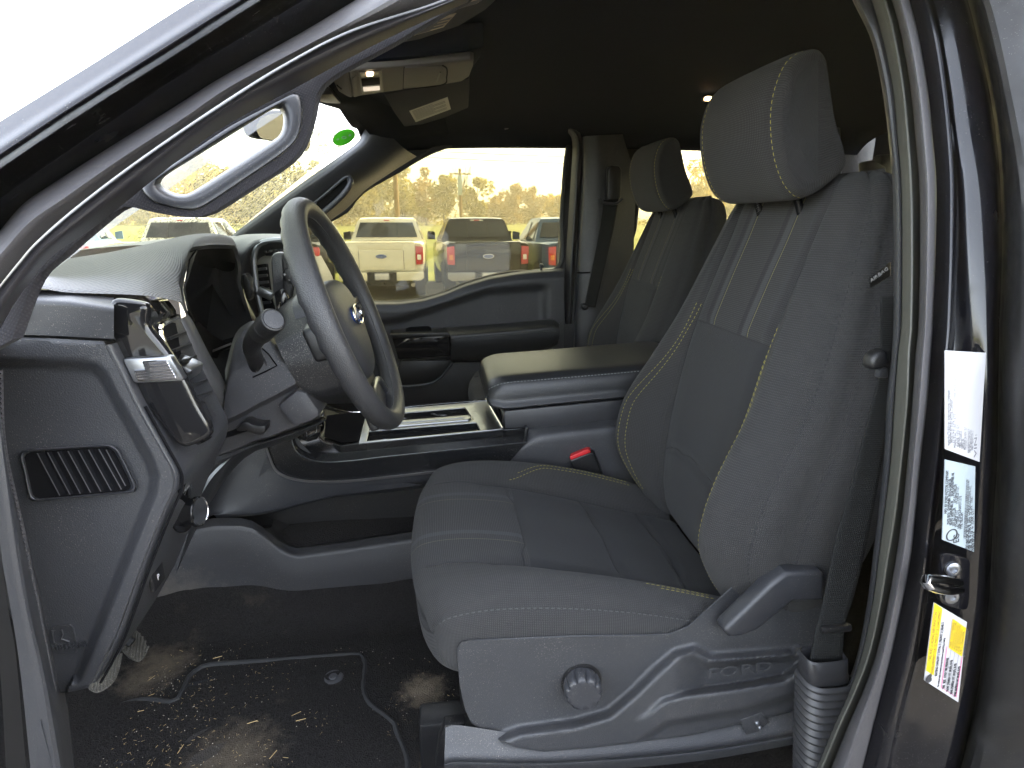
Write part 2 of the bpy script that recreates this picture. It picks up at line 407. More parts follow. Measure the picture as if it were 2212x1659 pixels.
# ================================================================== the pickup's cab shell
MT['headliner'] = fabric('headliner_cloth', (.0035, .0055, .0120), 700., .25, tone=.1, sheen=0.)
MT['headliner'].node_tree.nodes['Principled BSDF'].inputs['Specular IOR Level'].default_value = .04
MT['pillar_cloth'] = fabric('pillar_cloth', (.022, .021, .025), 900., .4, tone=.25, ang=.5)
def carpet_mat(name, col, dirt, loc=()):
    m, t, b = base(name, col, .95, .1)
    tc = nd(t, 'ShaderNodeTexCoord')
    n = nd(t, 'ShaderNodeTexNoise', i_Scale=420.0, i_Detail=4.0); t.links.new(tc.outputs['Object'], n.inputs['Vector'])
    r = nd(t, 'ShaderNodeMapRange'); r.inputs[1].default_value = .3; r.inputs[2].default_value = .7; r.inputs[3].default_value = .35; r.inputs[4].default_value = 1.7
    t.links.new(n.outputs['Fac'], r.inputs[0])
    vm = nd(t, 'ShaderNodeVectorMath', operation='SCALE'); vm.inputs[0].default_value = col; t.links.new(r.outputs[0], vm.inputs['Scale'])
    n2 = nd(t, 'ShaderNodeTexNoise', i_Scale=9.0, i_Detail=9.0, i_Roughness=.72); t.links.new(tc.outputs['Object'], n2.inputs['Vector'])
    q = nd(t, 'ShaderNodeValToRGB'); q.color_ramp.elements[0].position = .60; q.color_ramp.elements[1].position = .86; q.color_ramp.elements[1].color = (dirt,) * 3 + (1,)
    t.links.new(n2.outputs['Fac'], q.inputs['Fac'])
    fac = q.outputs['Color']
    for (px, py, pz), rad, amp in loc:      # trodden-in sand, in patches of its own
        ds = nd(t, 'ShaderNodeVectorMath', operation='DISTANCE'); ds.inputs[1].default_value = (px, py, pz); t.links.new(tc.outputs['Object'], ds.inputs[0])
        n3 = nd(t, 'ShaderNodeTexNoise', i_Scale=45.0, i_Detail=8.0, i_Roughness=.7); t.links.new(tc.outputs['Object'], n3.inputs['Vector'])
        ad = nd(t, 'ShaderNodeMath', operation='MULTIPLY_ADD'); ad.inputs[1].default_value = rad * 1.5; t.links.new(n3.outputs['Fac'], ad.inputs[0]); t.links.new(ds.outputs['Value'], ad.inputs[2])
        mr = nd(t, 'ShaderNodeMapRange'); mr.inputs[1].default_value = rad * 1.75; mr.inputs[2].default_value = rad * 1.0; mr.inputs[4].default_value = amp
        t.links.new(ad.outputs[0], mr.inputs[0])
        mx2 = nd(t, 'ShaderNodeMath', operation='MAXIMUM'); t.links.new(fac, mx2.inputs[0]); t.links.new(mr.outputs[0], mx2.inputs[1]); fac = mx2.outputs[0]
    mx = nd(t, 'ShaderNodeMixRGB'); t.links.new(fac, mx.inputs[0]); t.links.new(vm.outputs[0], mx.inputs[1]); mx.inputs[2].default_value = (.26, .21, .15, 1)
    t.links.new(mx.outputs[0], b.inputs['Base Color']); bumpin(t, b, n.outputs['Fac'], .9, .006)
    return m

MT['seal_lip'] = plastic('seal_lip', (.022, .021, .024), .42, 1500, .2, cell=False)
cab = empty('pickup_cab', (.5, 1.42, .70), 'open black pickup cab around the seats, with dark headliner, pillars and far door', 'vehicle cab')

# ------------------------------------------------------------------ driver-side front pillar: paint, channel, rubber seal, cloth trim with grab handle
b0 = [(-140, 352), (-60, 301), (0, 262), (100, 200), (200, 138), (300, 74), (417, 0), (560, -85)]
b1 = [(-140, 428), (-60, 372), (0, 333), (125, 250), (250, 170), (400, 75), (520, 0), (640, -72)]
b1c = [(-140, 462), (-60, 405), (0, 364), (130, 276), (260, 192), (400, 104), (555, 5), (680, -70)]
b1m = [(-140, 520), (-60, 455), (0, 410), (120, 326), (250, 238), (400, 138), (615, 8), (740, -65)]
b1n = [(-140, 545), (-60, 478), (0, 430), (120, 345), (250, 256), (400, 156), (640, 10), (760, -62)]
b2 = [(-110, 640), (-50, 560), (0, 498), (51, 440), (115, 396), (240, 316), (375, 232), (480, 166), (650, 71), (765, 2), (880, -65)]
b2e = [(-107, 645), (-47, 566), (3, 504), (54, 446), (118, 402), (243, 322), (378, 238), (483, 171), (653, 76), (769, 6), (884, -60)]
b3 = [(-92, 665), (-32, 590), (16, 532), (66, 478), (135, 430), (262, 342), (395, 256), (497, 187), (660, 99), (790, 30), (905, -38)]
b4 = [(-60, 700), (-8, 626), (36, 570), (80, 520), (171, 441), (308, 338), (478, 222), (615, 137), (756, 65), (925, 10), (1040, -36)]
b4e = [(-58, 704), (-5, 630), (40, 574), (84, 524), (175, 446), (312, 343), (482, 227), (619, 142), (760, 70), (929, 14), (1044, -30)]
b5m = [(-46, 730), (12, 650), (55, 592), (102, 538), (192, 466), (325, 363), (478, 248), (632, 160), (770, 92), (900, 38), (1020, -12)]
b5 = [(-30, 770), (24, 668), (70, 602), (120, 548), (205, 490), (342, 380), (478, 278), (649, 184), (780, 112), (890, 58), (1010, 5)]
lean = lambda y0, k: (lambda u, v: y0 + k * (560 - v) / 560)
fr = ribbon('front_pillar', [(b0, lean(.470, .10)), ([(a*.5+c*.5, b*.5+d*.5) for (a, b), (c, d) in zip(b0, b1)], lean(.462, .10)), (b1, lean(.455, .10)), (b1c, lean(.478, .10))], MT['paint'], cab, n=90, k=6, label='black painted windscreen pillar with a rubber door seal')
ribbon('pillar_channel', [(b1c, lean(.462, .10)), (b1m, lean(.525, .10)), (b1n, lean(.505, .10)), (b2, lean(.545, .10))], MT['paint'], fr, n=90, k=5)
ribbon('door_seal', [(b2, lean(.545, .10)), (b2e, lean(.510, .10)), (b3, lean(.482, .10)), (b4, lean(.515, .10))], MT['seal'], fr, n=90, k=5)
ribbon('inner_seal_lip', [(b4, lean(.535, .10)), (b4e, lean(.512, .10)), (b5m, lean(.515, .10)), (b5, lean(.555, .10))], MT['seal_lip'], fr, n=90, k=5)
b6 = [(24, 735), (75, 607), (130, 555), (200, 495), (255, 452), (282, 447), (325, 457), (380, 467), (425, 469), (460, 457), (550, 400), (625, 350), (655, 310), (675, 250), (685, 200), (710, 172), (750, 146), (850, 93), (900, 62), (985, 12), (1030, -20)]
hol = [(306, 407), (328, 386), (412, 329), (496, 273), (570, 234), (630, 204), (644, 203), (653, 232), (646, 290), (615, 328), (526, 390), (437, 448), (403, 454), (360, 445), (328, 434)]
hin = [(347, 396), (359, 379), (440, 328), (533, 270), (580, 241), (597, 235), (608, 242), (612, 262), (605, 290), (581, 309), (500, 361), (414, 415), (393, 420), (375, 416), (357, 408)]
yt = lean(.575, .13)
oc = [(a, b) for a, b in cr(np.array(b6, float), 60)] + [(a, b) for a, b in cr(np.array(b5, float) + np.array([-3, -4]), 40)[::-1]]
pt = plate('pillar_trim', PL(oc, yt), MT['pillar_cloth'], fr, t=(.002, .012, 0), holes=[PL(cr(np.array(hol, float), 60, True), yt)], bevel=.004, seg=2)
# planar lengths for the cloth
def box_uv(o):
    me = o.data; l = me.uv_layers.new(name='UVMap') if not me.uv_layers else me.uv_layers[0]
    for lp in me.loops:
        c = me.vertices[lp.vertex_index].co; l.data[lp.index].uv = (c.x * .9 + c.y * .3, c.z * .9 + c.y * .3)
box_uv(pt)
ho, hi_ = cr(np.array(hol, float), 72, True), cr(np.array(hin, float), 72, True)
c_h = hi_.mean(0)
def mixr(f): return [(a, b) for a, b in ho * (1 - f) + hi_ * f]
rings = [PL(mixr(0.0), lambda u, v: yt(u, v) + .012), PL(mixr(.03), lambda u, v: yt(u, v) - .002), PL(mixr(.25), lambda u, v: yt(u, v) - .005), PL(mixr(.62), lambda u, v: yt(u, v) - .004), PL(mixr(.9), lambda u, v: yt(u, v) + .006), PL(mixr(1.0), lambda u, v: yt(u, v) + .018), PL(mixr(.9), lambda u, v: yt(u, v) + .026)]
grid('grab_handle', cru(np.array(rings), 3), MT['trim_fine'], fr, True, label='moulded grab handle with a see-through slot')

# ------------------------------------------------------------------ hinge pillar and kick trim below, by the dashboard's end
ribbon('kick_panel', [([(-60, 700), (-30, 900), (-5, 1150), (40, 1420), (70, 1700)], .545), ([(-20, 730), (0, 900), (25, 1080), (60, 1300), (100, 1480), (138, 1700)], .535),
                      ([(-14, 740), (8, 963), (44, 1132), (80, 1297), (122, 1500), (140, 1560), (158, 1700)], .60), ([(0, 740), (20, 963), (60, 1132), (100, 1297), (140, 1496), (150, 1560), (165, 1700)], .66)], MT['trim_fine'], cab, n=60, k=5, label='grey kick trim below the dashboard end')
plate('kick_rib', PL([(84, 1550), (128, 1700), (70, 1700)], .532), MT['trim_fine'], cab, t=(0, .01, 0), bevel=.003)
ribbon('cowl_seal', [([(-60, 880), (-10, 1100), (15, 1300), (35, 1420), (60, 1700)], .50), ([(-90, 900), (-30, 1250), (0, 1450), (15, 1700)], .47)], MT['seal_dark'], cab, n=30, k=3)
# serrated rubber edge where trim meets dash
pts = cr(PL([(0, 800), (8, 963), (44, 1132), (78, 1297), (118, 1500)], .598), 150)
V, F = [], []
for i, q in enumerate(pts):
    w = .003 if i % 2 else .0015
    V += [q + np.array([-w, -.003, 0]), q + np.array([w, -.003, 0]), q + np.array([0, .004, 0])]
    if i:
        o = 3 * i
        F += [(o - 3, o - 2, o + 1, o), (o - 2, o - 1, o + 2, o + 1)]
mk('trim_edge', V, F, MT['seal'], cab, smooth=False)

# ------------------------------------------------------------------ door pillar (behind the driver seat): trim, seals, painted face
def col(*p): return list(p)
c0 = [(1815, -70), (1841, 0), (1881, 85), (1905, 190), (1919, 296), (1928, 402), (1930, 550), (1928, 702), (1925, 765), (1915, 867), (1908, 1000), (1896, 1117), (1884, 1213), (1873, 1303), (1852, 1412), (1824, 1492), (1789, 1569), (1751, 1659), (1710, 1740)]
c1 = [(1855, -70), (1880, 0), (1905, 85), (1927, 190), (1937, 296), (1945, 402), (1947, 550), (1945, 702), (1938, 765), (1930, 867), (1922, 1000), (1908, 1117), (1896, 1213), (1884, 1303), (1862, 1412), (1834, 1492), (1799, 1569), (1761, 1659), (1720, 1740)]
c2 = [(1880, -70), (1909, 0), (1931, 85), (1949, 190), (1959, 296), (1966, 402), (1968, 550), (1966, 702), (1961, 765), (1957, 867), (1944, 1000), (1930, 1117), (1914, 1213), (1900, 1303), (1876, 1412), (1846, 1492), (1811, 1569), (1773, 1659), (1732, 1740)]
c3 = [(1897, -70), (1926, 0), (1948, 85), (1966, 190), (1977, 296), (1985, 402), (1986, 550), (1983, 702), (1977, 765), (1970, 867), (1959, 1000), (1947, 1117), (1933, 1213), (1917, 1303), (1892, 1412), (1864, 1492), (1831, 1569), (1795, 1659), (1756, 1740)]
c4 = [(1936, -70), (1964, 0), (1986, 85), (2004, 190), (2015, 296), (2023, 402), (2021, 550), (2015, 702), (2011, 765), (2003, 867), (1988, 1000), (1977, 1117), (1966, 1213), (1949, 1303), (1926, 1412), (1906, 1492), (1886, 1569), (1863, 1659), (1835, 1740)]
c5 = [(1976, -70), (2002, 0), (2024, 85), (2040, 190), (2051, 296), (2057, 402), (2056, 550), (2051, 702), (2046, 765), (2038, 867), (2024, 1000), (2010, 1117), (2000, 1213), (1990, 1303), (1972, 1412), (1952, 1492), (1934, 1569), (1915, 1659), (1890, 1740)]
c6 = [(1990, -70), (2017, 0), (2037, 85), (2055, 190), (2068, 296), (2082, 402), (2090, 550), (2098, 702), (2101, 765), (2102, 867), (2096, 1000), (2086, 1117), (2075, 1213), (2066, 1303), (2046, 1412), (2028, 1492), (2008, 1569), (1985, 1659), (1960, 1740)]
c7 = [(2046, -70), (2074, 0), (2096, 85), (2120, 190), (2136, 296), (2145, 402), (2148, 550), (2143, 702), (2142, 765), (2140, 867), (2138, 1000), (2130, 1117), (2125, 1213), (2120, 1303), (2108, 1412), (2096, 1492), (2080, 1569), (2058, 1659), (2030, 1740)]
c7e = [(a + 16, b) for a, b in c7]
c8 = [(2105, -70), (2137, 0), (2160, 85), (2182, 190), (2203, 296), (2220, 402), (2230, 550), (2235, 702), (2235, 765), (2235, 867), (2232, 1000), (2230, 1117), (2228, 1213), (2226, 1303), (2222, 1412), (2218, 1492), (2212, 1569), (2205, 1659), (2200, 1740)]
tl = lambda y0: (lambda u, v: y0 + .13 * max(0, (900 - v) / 900) ** 1.3 + .02 * max(0, (v - 1100) / 500))
bp = ribbon('door_pillar', [(c4, tl(.540)), (c5, tl(.520)), ([(a + 8, b) for a, b in c5], tl(.545)), (c6, tl(.530)), (c7, tl(.520)), (c7e, tl(.545))], MT['paint'], cab, n=130, k=6, label='glossy black door pillar carrying three stickers and the latch striker')
ribbon('pillar_trim', [(c0, tl(.64)), ([(a + 4, b) for a, b in c0], tl(.595)), (c1, tl(.585)), ([(a + 3, b) for a, b in c1], tl(.60))], MT['trim'], bp, n=110, k=3)
ribbon('inner_seal_lip', [(c1, tl(.592)), (c2, tl(.545)), (c3, tl(.56))], plastic('olive_seal', (.085, .085, .072), .5, 1500, .25, cell=False), bp, n=110, k=5)
ribbon('door_seal', [(c3, tl(.575)), ([(a + 4, b) for a, b in c3], tl(.528)), ([((a + c) / 2, (b + d) / 2) for (a, b), (c, d) in zip(c3, c4)], tl(.505)), ([(a - 5, b) for a, b in c4], tl(.522)), (c4, tl(.55))], MT['seal'], bp, n=110, k=5)
rd = ribbon('rear_door', [(c7e, tl(.56)), ([(a + 22, b) for a, b in c7e], tl(.50)), (c8, tl(.47)), ([(a + 140, b) for a, b in c8], tl(.45))], MT['seal_dark'], cab, n=90, k=4, label='dark dusty edge of the closed rear door')
MT['dusty_paint'] = paint('dusty_black_edge', (.004, .004, .0045), .5, dirt=.8)
rd.data.materials[0] = MT['dusty_paint']
# stickers on the door pillar
MT['paper'] = base('white_sticker', (.52, .51, .52), .35)[0]
MT['paper_blue'] = base('pale_sticker', (.40, .46, .49), .35)[0]
MT['yellow'] = base('yellow_print', (.75, .52, .01), .4)[0]
MT['pink'] = base('magenta_print', (.65, .06, .25), .4)[0]
MT['ink'] = base('dark_ink', (.04, .04, .045), .5)[0]
ink_g = MT['ink_grey'] = base('grey_ink', (.16, .16, .17), .5)[0]
def sticker(name, quad, mat, label):
    """quad: pixels, in the order foot of the text column, its end, far side ... reading direction runs up the pillar"""
    q = [P(u, v, y=tl(.5155)(u, v) - .0035) for u, v in quad]
    n = np.cross(q[1] - q[0], q[3] - q[0]); n /= np.linalg.norm(n)
    if n[1] > 0: n = -n
    o = plate(name, q, mat, bp, t=tuple(-n * .0012), bevel=0, label=label)
    A, X, Y = q[0] + n * .0004, q[1] - q[0], q[3] - q[0]
    def at(a, b): return A + X * a + Y * b
    def text(s, a, b, size, m=MT['ink'], nm='lettering', fit=None):
        sx = 1.0
        if fit: sx = fit * np.linalg.norm(X) / (len(s) * size * .56)
        return textmesh(nm, s, size, m, o, at(a, b), X, -Y, depth=.0002, sx=sx)
    def block(a0, b0, a1, b1, m, nm, lift=0):
        return mk(nm, [at(a0, b0) + n * lift, at(a1, b0) + n * lift, at(a1, b1) + n * lift, at(a0, b1) + n * lift], [(0, 1, 2, 3)], m, o, smooth=False)
    return o, at, text, block
def bars(block, a0, a1, b0, b1, n, m=None):
    r = random.Random(3); x = a0
    while x < a1:
        w = r.choice((.004, .004, .007, .010)); block(x, b0, min(a1, x + w), b1, MT['ink'], 'barcode_bar', .0002); x += w + r.choice((.004, .006, .008))
# 1: white import label
o1, at, text, block = sticker('import_label', [(2042, 970), (2042, 757), (2130, 762), (2116, 998)], MT['paper'], 'white manufacture data sticker, topmost of three on the door pillar')
for s, a, b, f in (('MANUFACTURED BY: FORD MOTOR COMPANY', .06, .14, .52), ('IMPORTED BY: FORD MOTOR COMPANY', .10, .22, .42), ('MANUFACTURE DATE:', .06, .31, .34), ('GAWR: 1531 KG', .08, .40, .24), ('TIRES: 275/60R20', .08, .47, .22), ('RIMS: 20', .08, .53, .13), ('PSI (COLD): 241 KPA / 35 PSI', .08, .60, .32),
                   ('GVWR: 3016 KG / 6650 LB', .56, .31, .30), ('GAWR: 1542 KG / 3400 LB', .56, .40, .31), ('TIRES: 275/60R20', .56, .47, .22), ('RIMS: 20', .56, .53, .13), ('PSI (COLD): 241 KPA / 35 PSI', .56, .60, .34), ('THIS VEHICLE CONFORMS TO ALL APPLICABLE FEDERAL MOTOR VEHICLE SAFETY, BUMPER AND', .06, .72, .9), ('THEFT PREVENTION STANDARDS IN EFFECT ON THE DATE OF MANUFACTURE SHOWN ABOVE', .10, .80, .84), ('TYPE: TRUCK', .56, .88, .16), ('VIN:', .04, .90, .3)):
    text(s, a, b, .0052 if b < .35 else .0046, ink_g, fit=f)
for a, b, c, d in ((.05, .345, .50, .35), (.53, .345, .98, .35), (.05, .63, .98, .635), (.50, .35, .502, .63)): block(a, b, c, d, ink_g, 'printed_rule', .0002)
# 2: pale certification label
o2, at, text, block = sticker('certification_label', [(2036, 1166), (2042, 993), (2107, 1008), (2104, 1192)], MT['paper_blue'], 'pale blue certification sticker with bar code, middle of three on the door pillar')
for s, a, b, f in (('MFD. BY FORD MOTOR COMPANY', .36, .10, .5), ('DATE: 05/24   GVWR/PNBV: 3016 KG (6650 LB)', .24, .19, .66), ('FRONT GAWR/PNBE AV       REAR GAWR/PNBE AR', .24, .27, .68), ('1531 KG (3375 LB)       1542 KG (3400 LB)', .24, .35, .68), ('275/60R20 115T        275/60R20 115T', .24, .43, .66), ('VIN: 1FTEW2LP6RFD11378', .24, .52, .44), ('TYPE: TRU/CAM', .24, .59, .22), ('EXT PNT: UM   RC: B3   DSO   COMPLIES DOTS/NMR-002', .02, .80, .9), ('WB  INT TR  TP/PS  R  AXLE  TR  SPR   T0087', .02, .86, .84), ('145  QB  7 16  G  22AA  U17', .02, .92, .66), ('MADE IN U.S.A.', .02, .98, .3)):
    text(s, a, b, .0046, MT['ink'], fit=f)
bars(block, .13, .88, .63, .73, 40)
text('EC', .05, .50, .010, MT['ink'])
tube('round_emblem', [at(.11, .27) + np.array([.007 * math.cos(t) * .9, -.0002, .007 * math.sin(t)]) for t in np.linspace(0, 2 * math.pi, 24)[:-1]], .0007, MT['ink'], o2, closed=True, seg=5)
# 3: yellow and white tyre placard
o3, at, text, block = sticker('tyre_placard', [(1997, 1470), (2018, 1302), (2089, 1344), (2070, 1517)], MT['paper'], 'yellow and white tyre and loading sticker, lowest of three on the door pillar')
block(.14, .0, 1.0, .22, MT['yellow'], 'yellow_band', .0001)
block(.60, .52, .97, .90, MT['yellow'], 'yellow_panel', .0001)
text('TIRE AND LOADING INFORMATION', .30, .10, .0052, MT['ink'], fit=.6); text('RENSEIGNEMENTS SUR LES PNEUS ET LE CHARGEMENT', .16, .19, .0046, MT['ink'], fit=.82)
text('SEATING CAPACITY | TOTAL 5 | FRONT 2 | REAR 3', .16, .31, .0044, MT['ink'], fit=.78)
text('The combined weight of occupants and cargo should never exceed 729 kg or 1609 lb.', .04, .40, .003, MT['ink'], fit=.85)
for k_, s in enumerate(('TIRE   SIZE   COLD TIRE PRESSURE', 'FRONT 275/60R20 115T 240 KPA, 35 PSI', 'REAR 275/60R20 115T 240 KPA, 35 PSI', 'SPARE 265/70R18 116T 240 KPA, 35 PSI')): text(s, .06, .56 + k_ * .115, .0046, MT['ink'], fit=.5)
for k_, s in enumerate(('SEE OWNERS', 'MANUAL FOR', 'ADDITIONAL', 'INFORMATION', 'VOIR LE MANUEL', 'DE L USAGER')): text(s, .63, .58 + k_ * .058, .0036, MT['ink'], fit=.3)
text('1FTEW2LP6RFD11378', .62, .985, .0035, MT['ink'], fit=.34)
bars(block, .62, .98, .91, .96, 20)
for a, b, c, d in ((.05, .46, .60, .475), (.05, .90, .60, .915), (.05, .46, .056, .915)): block(a, b, c, d, MT['pink'], 'pink_rule', .00015)
for b in (.58, .69, .80): block(.05, b, .60, b + .006, MT['ink'], 'printed_rule', .00015)
for a in (.16, .36): block(a, .47, a + .004, .90, MT['ink'], 'printed_rule', .00015)
tw = at(.07, .12)
lathe('tyre_symbol', [(.0065, 0), (.0065, .0003), (.0035, .0003), (.0032, .0002)], tw, (.2, -1, 0), MT['ink'], o3, seg=24)

# striker
st = plate('striker_plate', [P(u, v, y=tl(.513)(u, v)) for u, v in cr(np.array([(2034, 1204), (2048, 1196), (2092, 1208), (2096, 1225), (2094, 1300), (2085, 1318), (2040, 1306), (2030, 1290)], float), 40, True)], MT['paint'], bp, t=(0, .006, 0), bevel=.0015, label='black latch striker with two bolts')
for u, v in ((2056, 1228), (2053, 1288)):
    lathe('striker_bolt', [(.0085, 0), (.0085, .003), (.006, .0045), (.0035, .0045), (.0035, .002)], P(u, v, y=tl(.512)(u, v)), (-.1, -1, .05), MT['chrome'], st, seg=18)
tube('striker_loop', PL([(2072, 1258, .515), (2040, 1252, .490), (2004, 1250, .468), (1998, 1258, .464), (2006, 1266, .466), (2042, 1276, .485), (2074, 1274, .515)]), .0048, MT['chrome_bright'], st, seg=10, n=40)

# ------------------------------------------------------------------ headliner
hx = [(-.268, -.078), (-.24, -.062), (-.18, -.045), (-.10, -.03), (.12, -.008), (.6, 0), (1.2, -.005), (1.75, -.02)]
hy = [(.56, 1.90), (.66, 1.95), (.82, 1.99), (1.1, 2.012), (1.42, 2.02), (1.75, 2.012), (2.05, 1.995), (2.22, 1.975), (2.34, 1.945), (2.40, 1.90)]
hsh = lambda x, y: x + .34 * (1 - sstep(.6, 1.35, y)) * (1 - sstep(-.27, .7, x))
HL = np.array([[(hsh(x, y), y, z + dz * (.2 + .8 * sstep(.9, 1.5, y) if y < 2.1 else .6)) for y, z in hy] for x, dz in hx])
HG = spl(HL, 5, 4)
uvh = HG[..., :2]
grid('headliner', HG, MT['headliner'], cab, uv=uvh, thick=.012, label='dark navy cloth headliner')
# roof skin above it
RG = HG.copy(); RG[..., 2] += .06; grid('roof', RG, MT['paint'], cab, thick=.01)

# ------------------------------------------------------------------ far side: wall with the two window openings
yw = lambda u, v: 2.335 + .06 * (580 - v) / 300
wf = [(805, 655), (863, 654), (916, 647), (963, 633), (1006, 615), (1060, 599), (1113, 589), (1207, 579), (1214, 470), (1222, 359), (1228, 312), (1225, 294), (1214, 284), (1190, 283), (1149, 286), (1060, 293), (1006, 302), (970, 313), (934, 326), (899, 344), (863, 366), (827, 386), (791, 407), (766, 430), (752, 450), (734, 463), (702, 480), (660, 505), (640, 560), (690, 640)]
wr = [(1368, 560), (1371, 487), (1386, 351), (1392, 300), (1402, 281), (1425, 271), (1511, 267), (1650, 264), (1785, 263), (1801, 266), (1806, 278), (1800, 310), (1775, 420), (1740, 560)]
far = plate('far_body_side', PL([(560, 1100), (575, 545), (640, 480), (700, 440), (760, 396), (800, 360), (830, 322), (850, 262), (980, 200), (1400, 180), (2200, 150), (2500, 150), (2500, 1100)], lambda u, v: yw(u, v) + .012), MT['trim_dark'], cab, t=(0, .05, 0), holes=[PL(wf, lambda u, v: yw(u, v) + .012), PL(wr, lambda u, v: yw(u, v) + .012)], bevel=0, smooth=False, label='dark inner frame of the far doors')
MT['win'] = glass('side_glass', (.48, .465, .37))  # yellow in the tint stands in for the warm sunlight outside
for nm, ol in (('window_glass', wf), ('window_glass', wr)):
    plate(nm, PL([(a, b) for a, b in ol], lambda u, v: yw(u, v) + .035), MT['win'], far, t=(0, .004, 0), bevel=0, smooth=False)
# window rubber round the front opening
tube('window_rubber', PL(cr(np.array(wf, float), 120, True), lambda u, v: yw(u, v) + .008), .011, MT['seal_dark'], far, closed=True, seg=8)
tube('window_rubber', PL(cr(np.array(wr, float), 90, True), lambda u, v: yw(u, v) + .008), .011, MT['seal_dark'], far, closed=True, seg=8)
# shaped door-frame edge at the middle pillar
ribbon('frame_edge', [([(1090, 284), (1190, 278), (1222, 284), (1236, 306), (1232, 400), (1222, 560), (1216, 700)], 2.335), ([(1090, 276), (1195, 270), (1236, 280), (1250, 310), (1246, 400), (1236, 560), (1230, 700)], 2.30), ([(1090, 270), (1200, 264), (1245, 278), (1258, 312), (1253, 400), (1243, 560), (1237, 700)], 2.335)], MT['trim_fine'], far, n=60, k=5)
ribbon('middle_pillar_trim', [([(1258, 296), (1256, 400), (1247, 560), (1238, 760)], 2.31), ([(1268, 294), (1266, 400), (1256, 560), (1247, 760)], 2.265), ([(1300, 292), (1310, 400), (1305, 560), (1295, 760)], 2.25), ([(1345, 290), (1372, 400), (1365, 560), (1350, 760)], 2.30)], MT['trim_fine'], far, n=50, k=5)
ribbon('pillar_joint', [([(1246, 588), (1300, 586)], 2.252), ([(1246, 591), (1300, 589)], 2.252)], MT['void'], far, n=6, k=2)

# far windscreen pillar with its own grab handle
fp = ribbon('far_front_pillar', [([(470, 540), (500, 509), (560, 463), (625, 415), (690, 368), (750, 325), (773, 306), (785, 286), (800, 262)], 2.10), ([(485, 545), (520, 512), (580, 468), (645, 420), (710, 376), (765, 335), (790, 315), (805, 296), (820, 270)], 2.075),
                                 ([(560, 560), (600, 520), (650, 484), (700, 446), (750, 406), (795, 378), (830, 352), (850, 336), (870, 318)], 2.14), ([(610, 580), (650, 530), (690, 494), (720, 472), (752, 448), (790, 410), (840, 376), (868, 358), (900, 338)], 2.29)], MT['trim_fine'], cab, n=70, k=6, label='grey far windscreen pillar with a grab handle')
hp = PL([(660, 452), (742, 385), (754, 382), (757, 396), (747, 418), (693, 462), (668, 470)], lambda u, v: 2.10)
plate('handle_pocket', hp, MT['void'], fp, t=(0, .02, 0), bevel=.003)
tube('grab_handle', PL([(664, 484, 2.12), (690, 466, 2.07), (722, 440, 2.06), (746, 415, 2.06), (757, 396, 2.075), (754, 382, 2.11)]), .010, MT['trim_fine'], fp, n=30, seg=10)
tube('pocket_rim', PL([(650, 462), (700, 422), (742, 386), (752, 382), (757, 390)], 2.092), .005, MT['trim_fine'], fp, n=24, seg=8)

# ------------------------------------------------------------------ far door trim
door = empty('passenger_door', (.1, 2.28, 1.0)); door.parent = cab; door.location = np.array((.1, 2.28, 1.0)) - np.array(cab.location); door['label'] = 'charcoal far door panel with padded armrest'
dt = [(640, 640), (805, 651), (863, 651), (916, 644), (963, 630), (1006, 612), (1060, 596), (1113, 587), (1150, 583), (1218, 579)]
db = [(640, 1000), (1218, 1000)]
def door_y(u, v):
    y = 2.285
    top = lerp2(dt, u); y += .035 * (1 - sstep(0, 10, v - top)) ** 2
    y -= .012 * sstep(8, 22, v - top)
    # scooped swoosh above the armrest
    sw = [(760, 700), (860, 690), (960, 658), (1050, 628), (1180, 618), (1230, 618)]
    d = v - lerp2(sw, u); y += .022 * sstep(-6, 10, d) * (1 - sstep(1168, 1186, u))
    y += .03 * sstep(770, 800, v)
    return y
def lerp2(poly, x):
    p = np.asarray(poly, float); return np.interp(x, p[:, 0], p[:, 1])
Gd = np.zeros((60, 70, 3))
for i, f in enumerate(np.linspace(0, 1, 60)):
    for j, u in enumerate(np.linspace(640, 1218, 70)):
        t, b = lerp2(dt, u), lerp2(db, u); v = t + (b - t) * f ** 1.4
        Gd[i, j] = P(u, v, y=door_y(u, v))
grid('door_panel', Gd, MT['trim'], door, angle=60)
arm = ribbon('armrest', [([(954, 712), (1100, 702), (1191, 694), (1210, 704)], 2.30), ([(956, 708), (1100, 698), (1190, 690), (1208, 698)], 2.24), ([(972, 722), (1100, 712), (1190, 703), (1208, 708)], 2.175), ([(975, 733), (1100, 724), (1190, 716), (1209, 718)], 2.165), ([(975, 756), (1100, 748), (1180, 738), (1208, 730)], 2.17), ([(975, 780), (1100, 770), (1165, 760), (1205, 740)], 2.20), ([(975, 784), (1100, 776), (1165, 764), (1205, 744)], 2.29)], MT['leather'], door, n=50, k=5)
pth = cr(PL([(975, 732), (1100, 723), (1190, 715), (1206, 716)], 2.163), 60)
